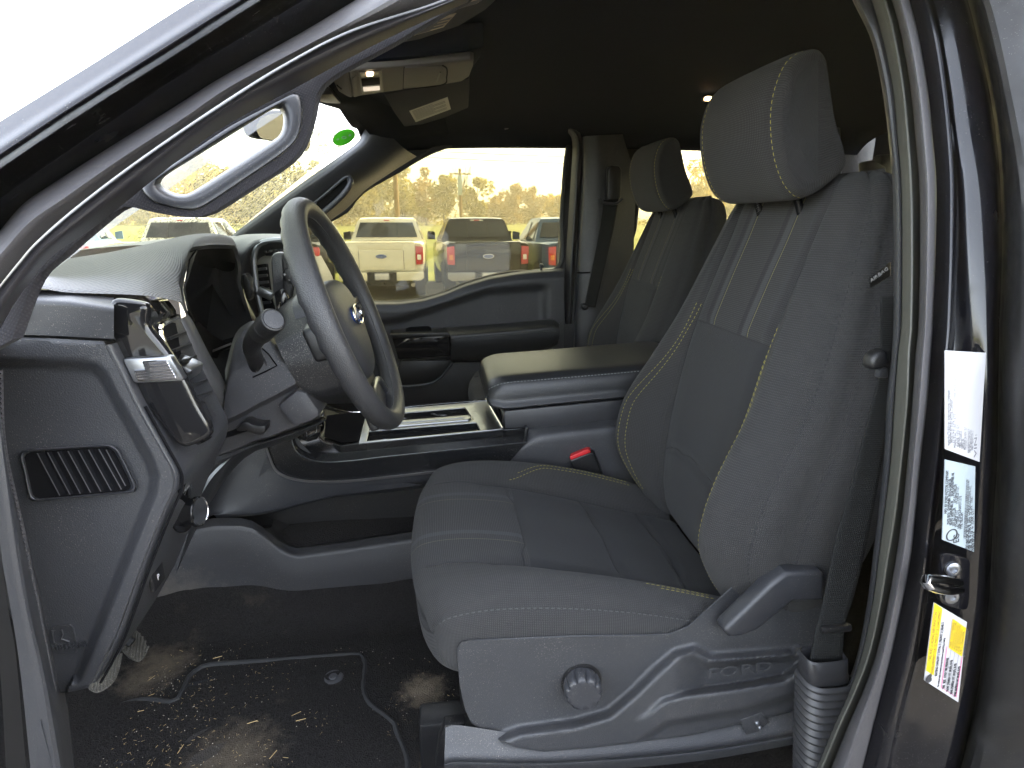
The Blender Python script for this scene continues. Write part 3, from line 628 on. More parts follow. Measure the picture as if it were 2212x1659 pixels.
# grey thread along the armrest
V, F = [], []
for i in range(0, 58, 1):
    a, b = pth[i], pth[i] * .35 + pth[i + 1] * .65; o = len(V); s_ = np.array([0, -.0015, .0012])
    V += [a + s_, b + s_, b - s_ * .5, a - s_ * .5]; F.append((o, o + 1, o + 2, o + 3))
mk('stitching', V, F, base('grey_thread', (.16, .16, .17), .8)[0], arm, smooth=False)
plate('switch_panel', PL([(846, 727), (972, 722), (973, 770), (860, 777)], 2.20), MT['piano'], door, t=(0, .09, 0), bevel=.006)
plate('pull_cup', PL([(876, 712), (884, 708), (926, 706), (931, 710), (935, 723), (877, 725)], 2.235), MT['void'], door, t=(0, .02, 0), bevel=.003)
plate('switch_top', PL([(842, 722), (972, 718), (973, 727), (848, 731)], 2.19), MT['trim_dark'], door, t=(0, .1, 0), bevel=.003)
plate('door_pocket', PL([(868, 779), (976, 779), (950, 812), (938, 824), (900, 832), (840, 835)], 2.255), MT['trim_dark'], door, t=(0, .03, 0), bevel=.004)
tube('pocket_lip', PL([(984, 776), (960, 806), (946, 820), (930, 828), (900, 833), (850, 836)], 2.25), .006, MT['trim_fine'], door, n=30, seg=8)
lathe('lock_pin', [(.006, 0), (.005, .012), (.009, .016), (.008, .024), (.003, .027)], P(1169, 584, y=2.30), (0, 0, 1), MT['trim_dark'], door, seg=12)

# ------------------------------------------------------------------ windscreen
ws = []
wl0, wl1 = P(40, 655, y=.68), P(975, 10, y=.76)
wl0 = wl0 + (wl0 - wl1) * .9
for f in np.linspace(0, 1, 13):
    g = f ** .55; wrap = np.array([-.24 * (1 - abs(2 * f - 1) ** 4) * sstep(.15, .5, f), 0, 0])     # the glass wraps round towards the far pillar
    lo = wl0 * (1 - g) + np.array([-.92, 0, 1.47]) * g; hi = wl1 * (1 - g) + np.array([-.262, 0, 1.935]) * g + np.array([-.05, 0, .0]) * 4 * f * (1 - f)
    lo = lo + wrap; hi = hi + wrap
    lo[1] = .66 + 1.80 * f; hi[1] = .76 + 1.56 * f
    ws.append([lo, lo * .66 + hi * .34 + np.array([0, 0, .015]), lo * .33 + hi * .67 + np.array([0, 0, .015]), hi])
WS = spl(ws, 3, 8)
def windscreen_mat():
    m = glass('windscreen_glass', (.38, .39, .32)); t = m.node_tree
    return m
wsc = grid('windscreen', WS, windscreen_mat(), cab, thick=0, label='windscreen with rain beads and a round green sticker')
# rain beads on the outside of the glass, as thin refracting lenses
V, F = [], []
WN = normals(WS); 
if WN[10, 10][2] < 0: WN = -WN
r_ = random.Random(5)
for k_ in range(16000):
    a, b = r_.uniform(26, WS.shape[0] - 1.01), r_.uniform(4, WS.shape[1] - 1.01)
    if r_.random() > .0 + 1.0 * sstep(27, 32, a): continue
    i, j = int(a), int(b); fa, fb = a - i, b - j
    q = (WS[i, j] * (1 - fa) + WS[i + 1, j] * fa) * (1 - fb) + (WS[i, j + 1] * (1 - fa) + WS[i + 1, j + 1] * fa) * fb
    n = WN[i, j]; dn = WS[i, max(j - 1, 0)] - WS[i, j + 1]; dn /= np.linalg.norm(dn); sd = np.cross(n, dn)
    s_ = r_.uniform(.0010, .0030); L = s_ * r_.choice((1, 1.2, 1.6, 3.0)); o = len(V)
    for th in range(6):
        V.append(q + dn * L * math.cos(th * math.pi / 3) + sd * s_ * math.sin(th * math.pi / 3) + n * .0008)
    V.append(q + n * (.0008 + s_ * .5)); F += [(o + t_, o + (t_ + 1) % 6, o + 6) for t_ in range(6)]
wm = bpy.data.materials.new('water_bead'); wm.use_nodes = True; t = wm.node_tree; t.nodes.clear()
oo = nd(t, 'ShaderNodeOutputMaterial'); rf = nd(t, 'ShaderNodeBsdfRefraction'); rf.inputs['IOR'].default_value = 1.33; rf.inputs['Color'].default_value = (.85, .88, .84, 1)
tr = nd(t, 'ShaderNodeBsdfTransparent'); mxs = nd(t, 'ShaderNodeMixShader'); mxs.inputs[0].default_value = .45
t.links.new(tr.outputs[0], mxs.inputs[1]); t.links.new(rf.outputs[0], mxs.inputs[2]); t.links.new(mxs.outputs[0], oo.inputs[0])
rb = mk('rain_beads', V, F, wm, wsc); rb['kind'] = 'stuff'
# green round sticker inside the glass
def on_ws(u, v):
    """nearest crossing of a view ray with the windscreen sheet"""
    d = ray(u, v); best = None
    for i in range(WS.shape[0] - 1):
        for j in range(WS.shape[1] - 1):
            a, b, c = WS[i, j], WS[i + 1, j], WS[i, j + 1]
            n = np.cross(b - a, c - a); k = (a - CAM) @ n / (d @ n); q = CAM + d * k
            M2 = np.linalg.lstsq(np.stack([b - a, c - a], 1), q - a, rcond=None)[0]
            if -.01 <= M2[0] <= 1.01 and -.01 <= M2[1] <= 1.01: return q, n / np.linalg.norm(n)
    return None
hit = on_ws(742, 295)
if hit is not None:
    q, n = hit
    if n @ (CAM - q) < 0: n = -n
    MT['green'], t, b = base('green_sticker', (.12, .42, .04), .5)
    tl2 = nd(t, 'ShaderNodeBsdfTranslucent'); tl2.inputs[0].default_value = (.16, .55, .05, 1); mx2 = nd(t, 'ShaderNodeMixShader'); mx2.inputs[0].default_value = .6
    t.links.new(b.outputs[0], mx2.inputs[1]); t.links.new(tl2.outputs[0], mx2.inputs[2]); t.links.new(mx2.outputs[0], t.nodes['Material Output'].inputs[0])
    cst = lathe('round_sticker', [(.042, 0), (.042, .0008), (.002, .0008)], q + n * .003, n, MT['green'], wsc, seg=36, label='round green sticker with a pale oval mark')
    tube('sticker_edge', [q + n * .0042 + np.array(Matrix.Rotation(t_, 3, Vector(n)) @ Vector(n).orthogonal().normalized()) * .0412 for t_ in np.linspace(0, 2 * math.pi, 33)[:-1]], .0009, MT['ink_grey'], cst, closed=True, seg=5)
    xo = np.array(Vector(n).orthogonal().normalized()); yo = np.cross(n, xo)
    tube('oval_mark', [q + n * .0042 + xo * .009 * math.cos(t_) + yo * .005 * math.sin(t_) for t_ in np.linspace(0, 2 * math.pi, 20)[:-1]], .0014, MT['paper_blue'], cst, closed=True, seg=5)
    for da, db in ((.02, .012), (-.018, -.014)):
        lathe('pale_spot', [(.005, 0), (.005, .0006), (.001, .0006)], q + n * .0036 + xo * da + yo * db, n, MT['paper_blue'], cst, seg=12)
# header panel closing the gap between windscreen and headliner
ribbon('windscreen_header', [([(560, 130), (640, 190), (680, 216), (702, 226), (737, 237), (766, 254), (784, 272), (806, 300)], None)] and [
    ([(600, 150), (650, 196), (680, 217), (702, 227), (737, 238), (766, 255), (784, 273), (800, 292)], lambda u, v: 1.2 + (u - 600) / 200 * .88), ([(620, 130), (680, 175), (720, 195), (750, 205), (790, 215), (825, 228), (850, 255), (870, 300)], lambda u, v: 1.2 + (u - 620) / 250 * .9),
    ([(680, 60), (760, 90), (830, 110), (890, 130), (940, 160), (950, 200), (960, 250), (970, 290)], lambda u, v: 1.2 + (u - 680) / 290 * 1.0)], MT['headliner'], cab, n=60, k=6, uv=None)

# ------------------------------------------------------------------ rear of the cab: bench, back wall, belts
rw_ = plate('rear_wall', [(1.78, .50, .65), (1.78, 2.34, .65), (1.78, 2.34, 2.05), (1.78, .50, 2.05)], MT['trim_dark'], cab, t=(.05, 0, 0), bevel=0, smooth=False, holes=[cr(np.array([(1.78, .82, 1.46), (1.78, 2.02, 1.46), (1.78, 1.96, 1.88), (1.78, .88, 1.88)]), 40, True)])
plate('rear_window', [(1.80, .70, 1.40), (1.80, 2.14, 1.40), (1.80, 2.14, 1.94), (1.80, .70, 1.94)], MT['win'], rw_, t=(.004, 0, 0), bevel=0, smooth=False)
MT['cloth_dark'] = fabric('rear_bench_cloth', (.022, .022, .025), 900., .5)
rb_ = box('rear_bench_back', (1.62, 1.42, 1.20), (.16, 1.55, .72), MT['cloth_dark'], cab, .05, rot=Matrix.Rotation(math.radians(12), 3, 'Y'), seg=4)
box('rear_bench_seat', (1.36, 1.42, .98), (.52, 1.55, .22), MT['cloth_dark'], cab, .05, seg=4)
for yy in (1.02, 1.85):
    box('rear_headrest', (1.66, yy, 1.62), (.09, .25, .19), MT['cloth_dark'], cab, .035, seg=4)
tube('rear_pillar_trim', [(1.30, 2.30, 2.02), (1.36, 2.31, 1.75), (1.40, 2.33, 1.4)], .035, MT['trim_dark'], cab, seg=10, n=12)
tube('rear_pillar_trim', [(1.50, 2.24, 2.02), (1.56, 2.25, 1.75), (1.60, 2.27, 1.4)], .03, MT['trim_dark'], cab, seg=10, n=12)
box('rear_belt_guide', P(1905, 365, y=1.9), (.05, .05, .09), MT['trim_dark'], cab, .012)
# near-side rear wall, closing the cab behind the door pillar
plate('near_body_side', [(.66, .62, .6), (1.8, .60, .6), (1.8, .62, 2.0), (.66, .66, 2.0)], MT['trim_dark'], cab, t=(0, -.05, 0), bevel=0)
box('reading_lamp', P(1529, 213, z=1.99), (.03, .03, .012), MT['trim_dark'], cab, .004)
lamp_m = emis('warm_lamp_lens', (1.0, .62, .28), 1.6)
box('lamp_lens', P(1529, 213, z=1.985), (.018, .018, .010), lamp_m, cab, .003)
# firewall and toe board in front
box('firewall', (-1.0, 1.42, .95), (.04, 1.8, 1.0), MT['void'], cab, 0)

# ------------------------------------------------------------------ floor
sand = [(tuple(P(912, 1503, z=.705) - np.array(cab.location)), .055, .6), (tuple(P(350, 1450, z=.705) - np.array(cab.location)), .075, .32), (tuple(P(310, 1480, z=.705) - np.array(cab.location)), .06, .28), (tuple(P(960, 1640, z=.72) - np.array(cab.location)), .05, .6), (tuple(P(500, 1650, z=.71) - np.array(cab.location)), .1, .25)]
MT['carpet'] = carpet_mat('black_carpet', (.015, .014, .014), .22, sand)
FX = [(-.98, .30), (-.86, .14), (-.74, .035), (-.62, .0), (-.3, 0), (.1, 0), (.6, 0), (1.2, .0), (1.8, .0)]
FY = [(.50, .05), (.56, .04), (.62, .0), (.8, 0), (1.0, 0), (1.10, 0), (1.17, .006), (1.22, .05), (1.28, .16), (1.42, .20), (1.56, .16), (1.66, .02), (1.9, 0), (2.3, 0)]
FG = spl(np.array([[(x, y, .70 + a + b) for y, b in FY] for x, a in FX]), 8, 6)
nz = rng.normal(0, .0012, FG.shape[:2]); FG[..., 2] += nz
fl = grid('floor_carpet', FG, MT['carpet'], cab, label='black carpet strewn with sand and straw', thick=.02)
# sill trim under the seat, and the painted rocker
sp_ = ribbon('sill_plate', [([(962, 1572), (985, 1566), (1200, 1590), (1500, 1570), (1760, 1520)], .70), ([(960, 1640), (985, 1634), (1200, 1640), (1500, 1616), (1760, 1572)], .675), ([(960, 1652), (985, 1648), (1200, 1650), (1500, 1627), (1760, 1584)], .66), ([(960, 1668), (1000, 1664), (1200, 1668), (1500, 1645), (1770, 1598)], .668)], MT['shield'], cab, n=60, k=5, label='grey scuffed sill cover under the seat')
plate('sill_tab', PL([(1600, 1556), (1645, 1540), (1662, 1560), (1640, 1580), (1612, 1588)], .680), MT['shield'], sp_, t=(0, .004, 0), bevel=.001)
for u, v in ((1636, 1562), (1642, 1572)):
    lathe('sill_pip', [(.004, 0), (.003, .002), (.001, .0025)], P(u, v, y=.679), (0, -1, .6), MT['chrome'], sp_, seg=10)
plate('rail_cover', PL([(948, 1600), (960, 1568), (1006, 1562), (1006, 1572), (985, 1580), (980, 1659), (940, 1659)], .72), MT['trim_dark'], cab, t=(0, .02, 0), bevel=.003)

# ------------------------------------------------------------------ the rest of the pickup's own body, outside the frame
bd_ = box('rocker_body', (.45, 1.43, .42), (4.3, 1.90, .42), MT['paint'], cab, .04, seg=3)
box('cargo_bed', (2.85, 1.43, .98), (2.0, 1.98, .78), MT['paint'], cab, .05, seg=3)
plate('bonnet', [(-.98, .55, 1.40), (-2.25, .62, 1.30), (-2.42, 1.43, 1.27), (-2.25, 2.24, 1.30), (-.98, 2.31, 1.40), (-1.10, 1.43, 1.44)], MT['paint'], cab, t=(0, 0, -.65), bevel=.05, seg=4)
for xx in (-1.62, 2.75):
    for yy in (.50, 2.10): lathe('road_wheel', [(.22, 0), (.40, 0), (.43, .04), (.43, .22), (.40, .26), (.22, .26)], (xx, yy, .21), (0, 1, 0), MT['seal_dark'], cab, seg=28)
# ================================================================== front seats
MT['cloth'] = fabric('woven_seat_cloth', (.038, .0375, .0378), 760., .7, tone=.38)
MT['insert'] = fabric('plain_seat_insert', (.024, .0248, .0265), 1500., .35, tone=.18)
MT['yarn'] = base('yellow_yarn', (.36, .31, .05), .8)[0]
MT['yarn_dark'] = base('dark_yarn', (.018, .018, .02), .9)[0]
MT['yarn_grey'] = base('grey_yarn', (.055, .055, .055), .9)[0]
def striped():
    m = fabric('striped_seat_cloth', (.035, .035, .036), 800., .6, tone=.35)
    t = m.node_tree; b = t.nodes['Principled BSDF']; src = t.nodes[m['nodes']]
    tc = nd(t, 'ShaderNodeTexCoord'); sp = nd(t, 'ShaderNodeSeparateXYZ'); t.links.new(tc.outputs['UV'], sp.inputs[0])
    prev = src.outputs[0]
    for lo, hi, col in ((-.066, -.060, (.22, .20, .07)), (-.058, -.043, (.043, .0435, .047)), (-.040, -.028, (.016, .016, .018)),
                        (.058, .0635, (.22, .20, .07)), (.067, .078, (.043, .0435, .047)), (.082, .095, (.016, .016, .018)),
                        (-.112, -.108, (.03, .03, .033)), (.112, .116, (.03, .03, .033))):
        if col[0] > .15: lo, hi = (lo + hi) / 2 - .0006, (lo + hi) / 2 + .0006
        g = nd(t, 'ShaderNodeMath', operation='GREATER_THAN'); g.inputs[1].default_value = lo; t.links.new(sp.outputs[0], g.inputs[0])
        l = nd(t, 'ShaderNodeMath', operation='LESS_THAN'); l.inputs[1].default_value = hi; t.links.new(sp.outputs[0], l.inputs[0])
        mu = nd(t, 'ShaderNodeMath', operation='MULTIPLY'); t.links.new(g.outputs[0], mu.inputs[0]); t.links.new(l.outputs[0], mu.inputs[1])
        x = nd(t, 'ShaderNodeMixRGB'); t.links.new(mu.outputs[0], x.inputs[0]); t.links.new(prev, x.inputs[1]); x.inputs[2].default_value = (*col, 1)
        prev = x.outputs[0]
    t.links.new(prev, b.inputs['Base Color']); return m
MT['striped'] = striped()
def faint():
    m = fabric('front_panel_cloth', (.035, .035, .036), 800., .6, tone=.35)
    t = m.node_tree; b = t.nodes['Principled BSDF']; src = t.nodes[m['nodes']]
    tc = nd(t, 'ShaderNodeTexCoord'); sp = nd(t, 'ShaderNodeSeparateXYZ'); t.links.new(tc.outputs['UV'], sp.inputs[0])
    prev = src.outputs[0]
    for lo, hi, col in ((-.0765, -.075, (.085, .082, .055)), (-.058, -.046, (.040, .041, .045)), (.0745, .076, (.085, .082, .055)), (.092, .104, (.040, .041, .045))):
        g = nd(t, 'ShaderNodeMath', operation='GREATER_THAN'); g.inputs[1].default_value = lo; t.links.new(sp.outputs[0], g.inputs[0])
        l = nd(t, 'ShaderNodeMath', operation='LESS_THAN'); l.inputs[1].default_value = hi; t.links.new(sp.outputs[0], l.inputs[0])
        mu = nd(t, 'ShaderNodeMath', operation='MULTIPLY'); t.links.new(g.outputs[0], mu.inputs[0]); t.links.new(l.outputs[0], mu.inputs[1])
        x = nd(t, 'ShaderNodeMixRGB'); t.links.new(mu.outputs[0], x.inputs[0]); t.links.new(prev, x.inputs[1]); x.inputs[2].default_value = (*col, 1)
        prev = x.outputs[0]
    t.links.new(prev, b.inputs['Base Color']); return m
MT['faint'] = faint()

def dashes(name, path, nrm, mat, parent, r=.0005, ln=.0055, gap=.0035, lift=.0006):
    """one thread line of separate stitches lying on the cloth"""
    path = np.asarray(path); L = np.r_[0, np.cumsum(np.linalg.norm(np.diff(path, axis=0), axis=1))]
    n = int(L[-1] / (ln + gap)); V, F = [], []
    f = lambda A, s: np.array([np.interp(s, L, A[:, k]) for k in range(3)])
    for i in range(n):
        s0 = i * (ln + gap); a, b = f(path, s0), f(path, s0 + ln); nn = f(nrm, s0); nn /= np.linalg.norm(nn) + 1e-9
        d = b - a; l = np.linalg.norm(d)
        if l < 1e-6: continue
        d /= l; sd = np.cross(d, nn); o = len(V)
        for q, m in ((a, .7), ((a + b) / 2, 1.), (b, .7)):
            for w, h in ((-1, 0), (-.5, .8), (.5, .8), (1, 0)):
                V.append(q + sd * w * r * m + nn * (lift * (1 if m == 1. else .0) + h * r))
        for k in (0, 4):
            for j in range(3): F.append((o + k + j, o + k + j + 1, o + k + 5 + j, o + k + 4 + j))
    return mk(name, V, F, mat, parent, smooth=False)

def groove(G, N, mask_fn, depth):
    return G - N * (mask_fn * depth)[..., None]

def front_seat(cx, cy, s, label, detail=True):
    """s = -1: door side towards -Y (driver), +1: towards +Y (passenger)"""
    root = empty('front_seat', (cx + .3, cy, .72), label, 'car seat', 'front seats of the pickup')
    W = lambda x, o, z: (cx + x, cy + s * o, z)
    # ---------------- backrest
    rows = [  # z, xf, xb, qr, w, xr
        (.985, .50, .47, .19, .235, .60), (1.02, .478, .448, .20, .255, .615), (1.07, .466, .415, .212, .275, .63), (1.13, .465, .388, .222, .287, .645), (1.19, .469, .390, .226, .290, .655),
        (1.25, .476, .408, .225, .288, .665), (1.34, .491, .456, .212, .277, .68), (1.43, .512, .497, .188, .258, .69), (1.52, .541, .531, .168, .238, .698),
        (1.59, .566, .558, .155, .222, .70), (1.648, .585, .582, .146, .208, .700), (1.680, .600, .601, .134, .185, .695), (1.694, .635, .635, .11, .145, .68)]
    ctrl = []
    for z, xf, xb, qr, w, xr in rows:
        h = [(0, xf + .004), (-.075, xf + .002), (-.135 * min(1, w / .2), xf - .001), (-(.135 * min(1, w / .2) + qr) / 2, (xf * .45 + xb * .55)), (-qr, xb),
             (-(w - .014), xb + (xr - xb) * .17), (-w, xb + (xr - xb) * .42), (-(w - .008), xr - .035), (-(w - .05), xr - .004)]
        ring = [W(x, -o, z) for o, x in h] + [W(xr, 0, z)] + [W(x, o, z) for o, x in h[:0:-1]]
        ctrl.append(ring)
    G = spl(ctrl, 7, 7, True); N = normals(G, True)
    if (N[30, 0] @ np.array([-1, 0, 0])) < 0: N = -N
    nr, nc = G.shape[:2]; K = 7
    # seams pressed into the cloth
    J = np.arange(nc)[None, :]; I = np.arange(nr)[:, None]
    def colg(c, wd=.9):
        d = np.minimum(abs(J - c * K), nc - abs(J - c * K)); return np.exp(-(d / wd) ** 2)
    zrow = G[:, 0, 2][:, None]
    g = np.zeros((nr, nc))
    low = (zrow < 1.44)
    for c in (2, 16): g = np.maximum(g, colg(c, 1.3) * 1.0)
    for c in (5, 6, 13, 12): g = np.maximum(g, colg(c, 1.1) * .8)
    dj = np.minimum(J, nc - J); inside = (dj <= 2 * K)
    bow = .018 * (dj / (2 * K)) ** 2
    g = np.maximum(g, np.exp(-((G[:, :, 2] - 1.432 + bow * .3) / .005) ** 2) * inside * 1.0)
    g = np.maximum(g, np.exp(-((G[:, :, 2] - 1.178 + bow * 1.5) / .005) ** 2) * inside * .8)
    puff = inside * low * .006 * np.sin(np.clip(dj / (2 * K), 0, 1) * math.pi * .5 + math.pi * .5)
    D = G - N * (g * .0075)[..., None] + N * puff[..., None]
    # lengths for the weave
    uu = np.zeros((nr, nc)); mid = G[nr // 2]
    stepj = np.linalg.norm(np.diff(np.vstack([mid, mid[:1]]), axis=0), axis=1)
    acc = np.r_[0, np.cumsum(stepj)][:nc]; acc = np.where(np.arange(nc) > nc // 2, acc - stepj.sum(), acc)
    uu[:] = acc[None, :]
    lat = (G[:, :, 1] - cy) * s
    uv = np.stack([np.where(inside, -lat * 1.0, uu), np.r_[0, np.cumsum(np.linalg.norm(np.diff(G[:, 0], axis=0), axis=1))][:, None] * np.ones((1, nc))], -1)
    ish = int(np.argmin(abs(G[:, 0, 2] - 1.432)))
    isin = lambda j: (min(j, nc - 1 - j) < 2 * K)
    br = grid('backrest', D, MT['cloth'], root, True, uv=uv, mask=lambda i, j: not isin(j), angle=80)
    top = np.array([D[-1]]).mean(1)
    mk('backrest_cap', np.vstack([D[-1], top]), [(i, (i + 1) % nc, nc) for i in range(nc)], MT['cloth'], br, angle=80)
    grid('back_insert', D, MT['insert'], br, True, uv=uv, mask=lambda i, j: isin(j) and i < ish, angle=80)
    grid('shoulder_panel', D, MT['striped'], br, True, uv=uv, mask=lambda i, j: isin(j) and i >= ish, angle=80)
    i0, i1 = 9, ish
    def line(path_ij, mat, nm='stitching', **k):
        pts = []; ns = []
        for i, j in path_ij:
            a, b = int(i), int(math.floor(j)) ; f = j - b
            pts.append(D[a, b % nc] * (1 - f) + D[a, (b + 1) % nc] * f); ns.append(N[a, b % nc])
        return dashes(nm, pts, np.array(ns), mat, br, **k)
    for side in (1, -1):
        a = 3.45; zt = np.linspace(0, 1, i1 - i0 + 4)
        for off in (0, .32):
            col = [((a + off) * K - (1.35 * K) * sstep(.55, 1, t) * 1.0) for t in zt]
            line([(i0 + q, side * c if side > 0 else nc - c) for q, c in enumerate(col)], MT['yarn'])
        for c in (5.12, 6.12):
            line([(i, side * c * K if side > 0 else nc - c * K) for i in range(6, nr - 12)], MT['yarn_dark'], r=.0012)
    def seam(nm, pts, nrm, par, r=.0014):
        return tube(nm, np.asarray(pts) + np.asarray(nrm) * .0002, r, MT['yarn_dark'], par, seg=5)
    for jj in (2 * K, nc - 2 * K): seam('panel_seam', D[8:nr - 8, jj], N[8:nr - 8, jj], br)
    jl = [j % nc for j in range(-2 * K, 2 * K + 1)]
    for z0, bwf in ((1.432, .3), (1.178, 1.5)):
        pp, pn = [], []
        for j in jl:
            dd = min(j, nc - j) / (2 * K); zz = z0 - bwf * .018 * dd ** 2
            i_ = int(np.argmin(abs(G[:, j, 2] - zz))); pp.append(D[i_, j]); pn.append(N[i_, j])
        pp = np.array(pp); pp[1:-1] = (pp[:-2] + pp[1:-1] * 2 + pp[2:]) / 4
        seam('panel_seam', pp, pn, br)
    # ---------------- headrest
    pr = np.array([(.531, 1.858), (.502, 1.842), (.487, 1.80), (.488, 1.755), (.502, 1.705), (.525, 1.667), (.556, 1.655), (.603, 1.690), (.603, 1.715), (.578, 1.765), (.558, 1.825), (.548, 1.850)])
    c0 = pr.mean(0)
    hr = []
    for o, k_ in ((-.136, .80), (-.134, .90), (-.125, .97), (-.10, 1.01), (-.05, 1.02), (0, 1.02), (.05, 1.02), (.10, 1.01), (.125, .97), (.134, .90), (.136, .80)):
        q = c0 + (pr - c0) * k_
        fr = .006 * (1 - (o / .13) ** 2)
        hr.append([W(x - fr * (x < .51), o, z) for x, z in q])
    H = spl(hr, 5, 5, True); HN = normals(H, True)
    if (HN[25, 12] @ np.array([-1, 0, 0])) < 0: HN = -HN
    hr_, hc = H.shape[:2]
    su = np.r_[0, np.cumsum(np.linalg.norm(np.diff(np.vstack([H[hr_ // 2], H[hr_ // 2][:1]]), axis=0), axis=1))][:hc]
    huv = np.stack([np.linspace(-.15, .15, hr_)[:, None] * np.ones((1, hc)), su[None, :] * np.ones((hr_, 1))], -1)
    gi = np.zeros((hr_, hc))
    for r0 in (13, hr_ - 14): gi = np.maximum(gi, np.exp(-((np.arange(hr_)[:, None] - r0) / .8) ** 2) * np.ones((1, hc)))
    HD = H - HN * (gi * .0025)[..., None]
    hd = grid('headrest', HD, MT['cloth'], root, True, caps=True, uv=huv, angle=80)
    for r0, sd in ((13, 1), (hr_ - 14, -1)):
        q = [(j % hc) for j in range(-6, 34)]
        dashes('stitching', [HD[r0, j] * .6 + HD[r0 - sd, j] * .4 for j in q], np.array([HN[r0, j] for j in q]), MT['yarn'], hd, r=.0006)
    for o in (-.062, .062):
        tube('headrest_post', [W(.552, o, 1.70), W(.578, o, 1.655), W(.60, o, 1.60)], .0065, MT['satin'], root, seg=10, n=8)
    # ---------------- cushion
    R = [  # x, zc, zr, zb, plan scale, bow
        (-.068, 1.052, 1.045, 1.018, .93, 1.), (-.064, 1.068, 1.066, .995, .965, 1.), (-.045, 1.083, 1.088, .974, .99, .85), (0.0, 1.089, 1.099, .962, 1., .45),
        (.06, 1.086, 1.103, .96, 1., .1), (.135, 1.073, 1.099, .96, 1., 0), (.22, 1.05, 1.087, .96, 1., 0), (.30, 1.026, 1.070, .96, 1., 0), (.38, 1.002, 1.047, .955, .995, 0), (.44, .988, 1.026, .95, .985, 0), (.50, .975, 1.00, .945, .96, 0)]
    ctrl = []
    for x, zc, zr, zb, k_, bw in R:
        h = [(0, zc), (.075, zc - .001), (.15, zc + (zr - zc) * .12), (.19, zc + (zr - zc) * .75), (.225, zr), (.257, zr - .018), (.27, zr - (zr - zb) * .45), (.262, zb + .012), (.20, zb)]
        xo = lambda o: x + .045 * bw * (abs(o) / .27) ** 3
        ring = [W(xo(o), o * k_, z) for o, z in h] + [W(x, 0, zb)] + [W(xo(o), -o * k_, z) for o, z in h[:0:-1]]
        ctrl.append(ring)
    Q = spl(ctrl, 8, 7, True); QN = normals(Q, True)
    if QN[40, 0][2] < 0: QN = -QN
    qr, qc = Q.shape[:2]
    J = np.arange(qc)[None, :]; dj = np.minimum(J, qc - J); ins = dj <= 2 * K
    xr_ = Q[:, :, 0] - cx
    g = np.zeros((qr, qc))
    for c in (2, 16): 
        d = np.minimum(abs(J - c * K), qc - abs(J - c * K)); g = np.maximum(g, np.exp(-(d / 1.2) ** 2) * sstep(.02, .09, xr_))
    for c in (5, 13):
        d = np.minimum(abs(J - c * K), qc - abs(J - c * K)); g = np.maximum(g, np.exp(-(d / .8) ** 2) * .5)
    bw = .014 * (dj / (2 * K)) ** 2
    for x0, a in ((.135, .5), (.305, 1.0), (.43, 1.0)): g = np.maximum(g, np.exp(-((xr_ - x0 + bw) / .0055) ** 2) * ins * a)
    wr = .0022 * np.sin(xr_ * 240 + Q[:, :, 2] * 160) * sstep(.26, .40, xr_) * (abs(dj - 5.6 * K) < 1.3 * K)
    QD = Q - QN * (g * .008)[..., None] + QN * wr[..., None]
    lat = (Q[:, :, 1] - cy) * s
    lu = np.r_[0, np.cumsum(np.linalg.norm(np.diff(np.vstack([Q[40], Q[40][:1]]), axis=0), axis=1))][:qc]
    quv = np.stack([np.where(ins, -lat, lu[None, :]), np.r_[0, np.cumsum(np.linalg.norm(np.diff(Q[:, 0], axis=0), axis=1))][:, None] * np.ones((1, qc))], -1)
    isf = int(np.argmin(abs(Q[:, 0, 0] - cx - .135)))
    cu = grid('seat_cushion', QD, MT['cloth'], root, True, uv=quv, mask=lambda i, j: not isin(j), angle=80)
    mk('cushion_front', np.vstack([QD[0], QD[0].mean(0)]), [(i, (i + 1) % qc, qc) for i in range(qc)], MT['faint'], cu, angle=80, uv=np.vstack([quv[0], [[0, -.03]]]))
    grid('cushion_insert', QD, MT['insert'], cu, True, uv=quv, mask=lambda i, j: isin(j) and i >= isf, angle=80)
    grid('thigh_panel', QD, MT['faint'], cu, True, uv=quv, mask=lambda i, j: isin(j) and i < isf, angle=80)
    def cline(pij, mat, **k):
        pts = [QD[int(i), int(j) % qc] * (1 - (j % 1)) + QD[int(i), (int(j) + 1) % qc] * (j % 1) for i, j in pij]
        return dashes('stitching', pts, np.array([QN[int(i), int(j) % qc] for i, j in pij]), mat, cu, **k)
    for jj in (2 * K, qc - 2 * K): seam('panel_seam', QD[16:qr - 6, jj], QN[16:qr - 6, jj], cu)
    jl = [j % qc for j in range(-2 * K, 2 * K + 1)]
    for x0 in (.135, .305, .43):
        pp, pn = [], []
        for j in jl:
            dd = min(j, qc - j) / (2 * K); i_ = int(np.argmin(abs(xr_[:, j] - x0 + .014 * dd ** 2))); pp.append(QD[i_, j]); pn.append(QN[i_, j])
        pp = np.array(pp); pp[1:-1] = (pp[:-2] + pp[1:-1] * 2 + pp[2:]) / 4
        seam('panel_seam', pp, pn, cu)
    for sd in (1, -1):
        for off in (0, .3):
            pij = [(i, (2.3 + off + 1.25 * sstep(isf - 1, isf + 9, i)) * K) for i in range((qr - 24 if sd > 0 else isf) + (2 if off else 0), qr - 10)]
            cline([(i, j if sd > 0 else qc - j) for i, j in pij], MT['yarn'])
        cline([(i, 5.2 * K if sd > 0 else qc - 5.2 * K) for i in range(12, qr - 12)], MT['yarn_grey'], r=.0008)
    # ---------------- seat frame below the cushion
    box('seat_base', W(.24, 0, .90), (.46, .44, .12), MT['trim_dark'], root, .02)
    for o in (-.17, .17):
        box('seat_rail', W(.24, o, .765), (.60, .05, .10), MT['trim_dark'], root, .006)
    return root, W, D, N, QD

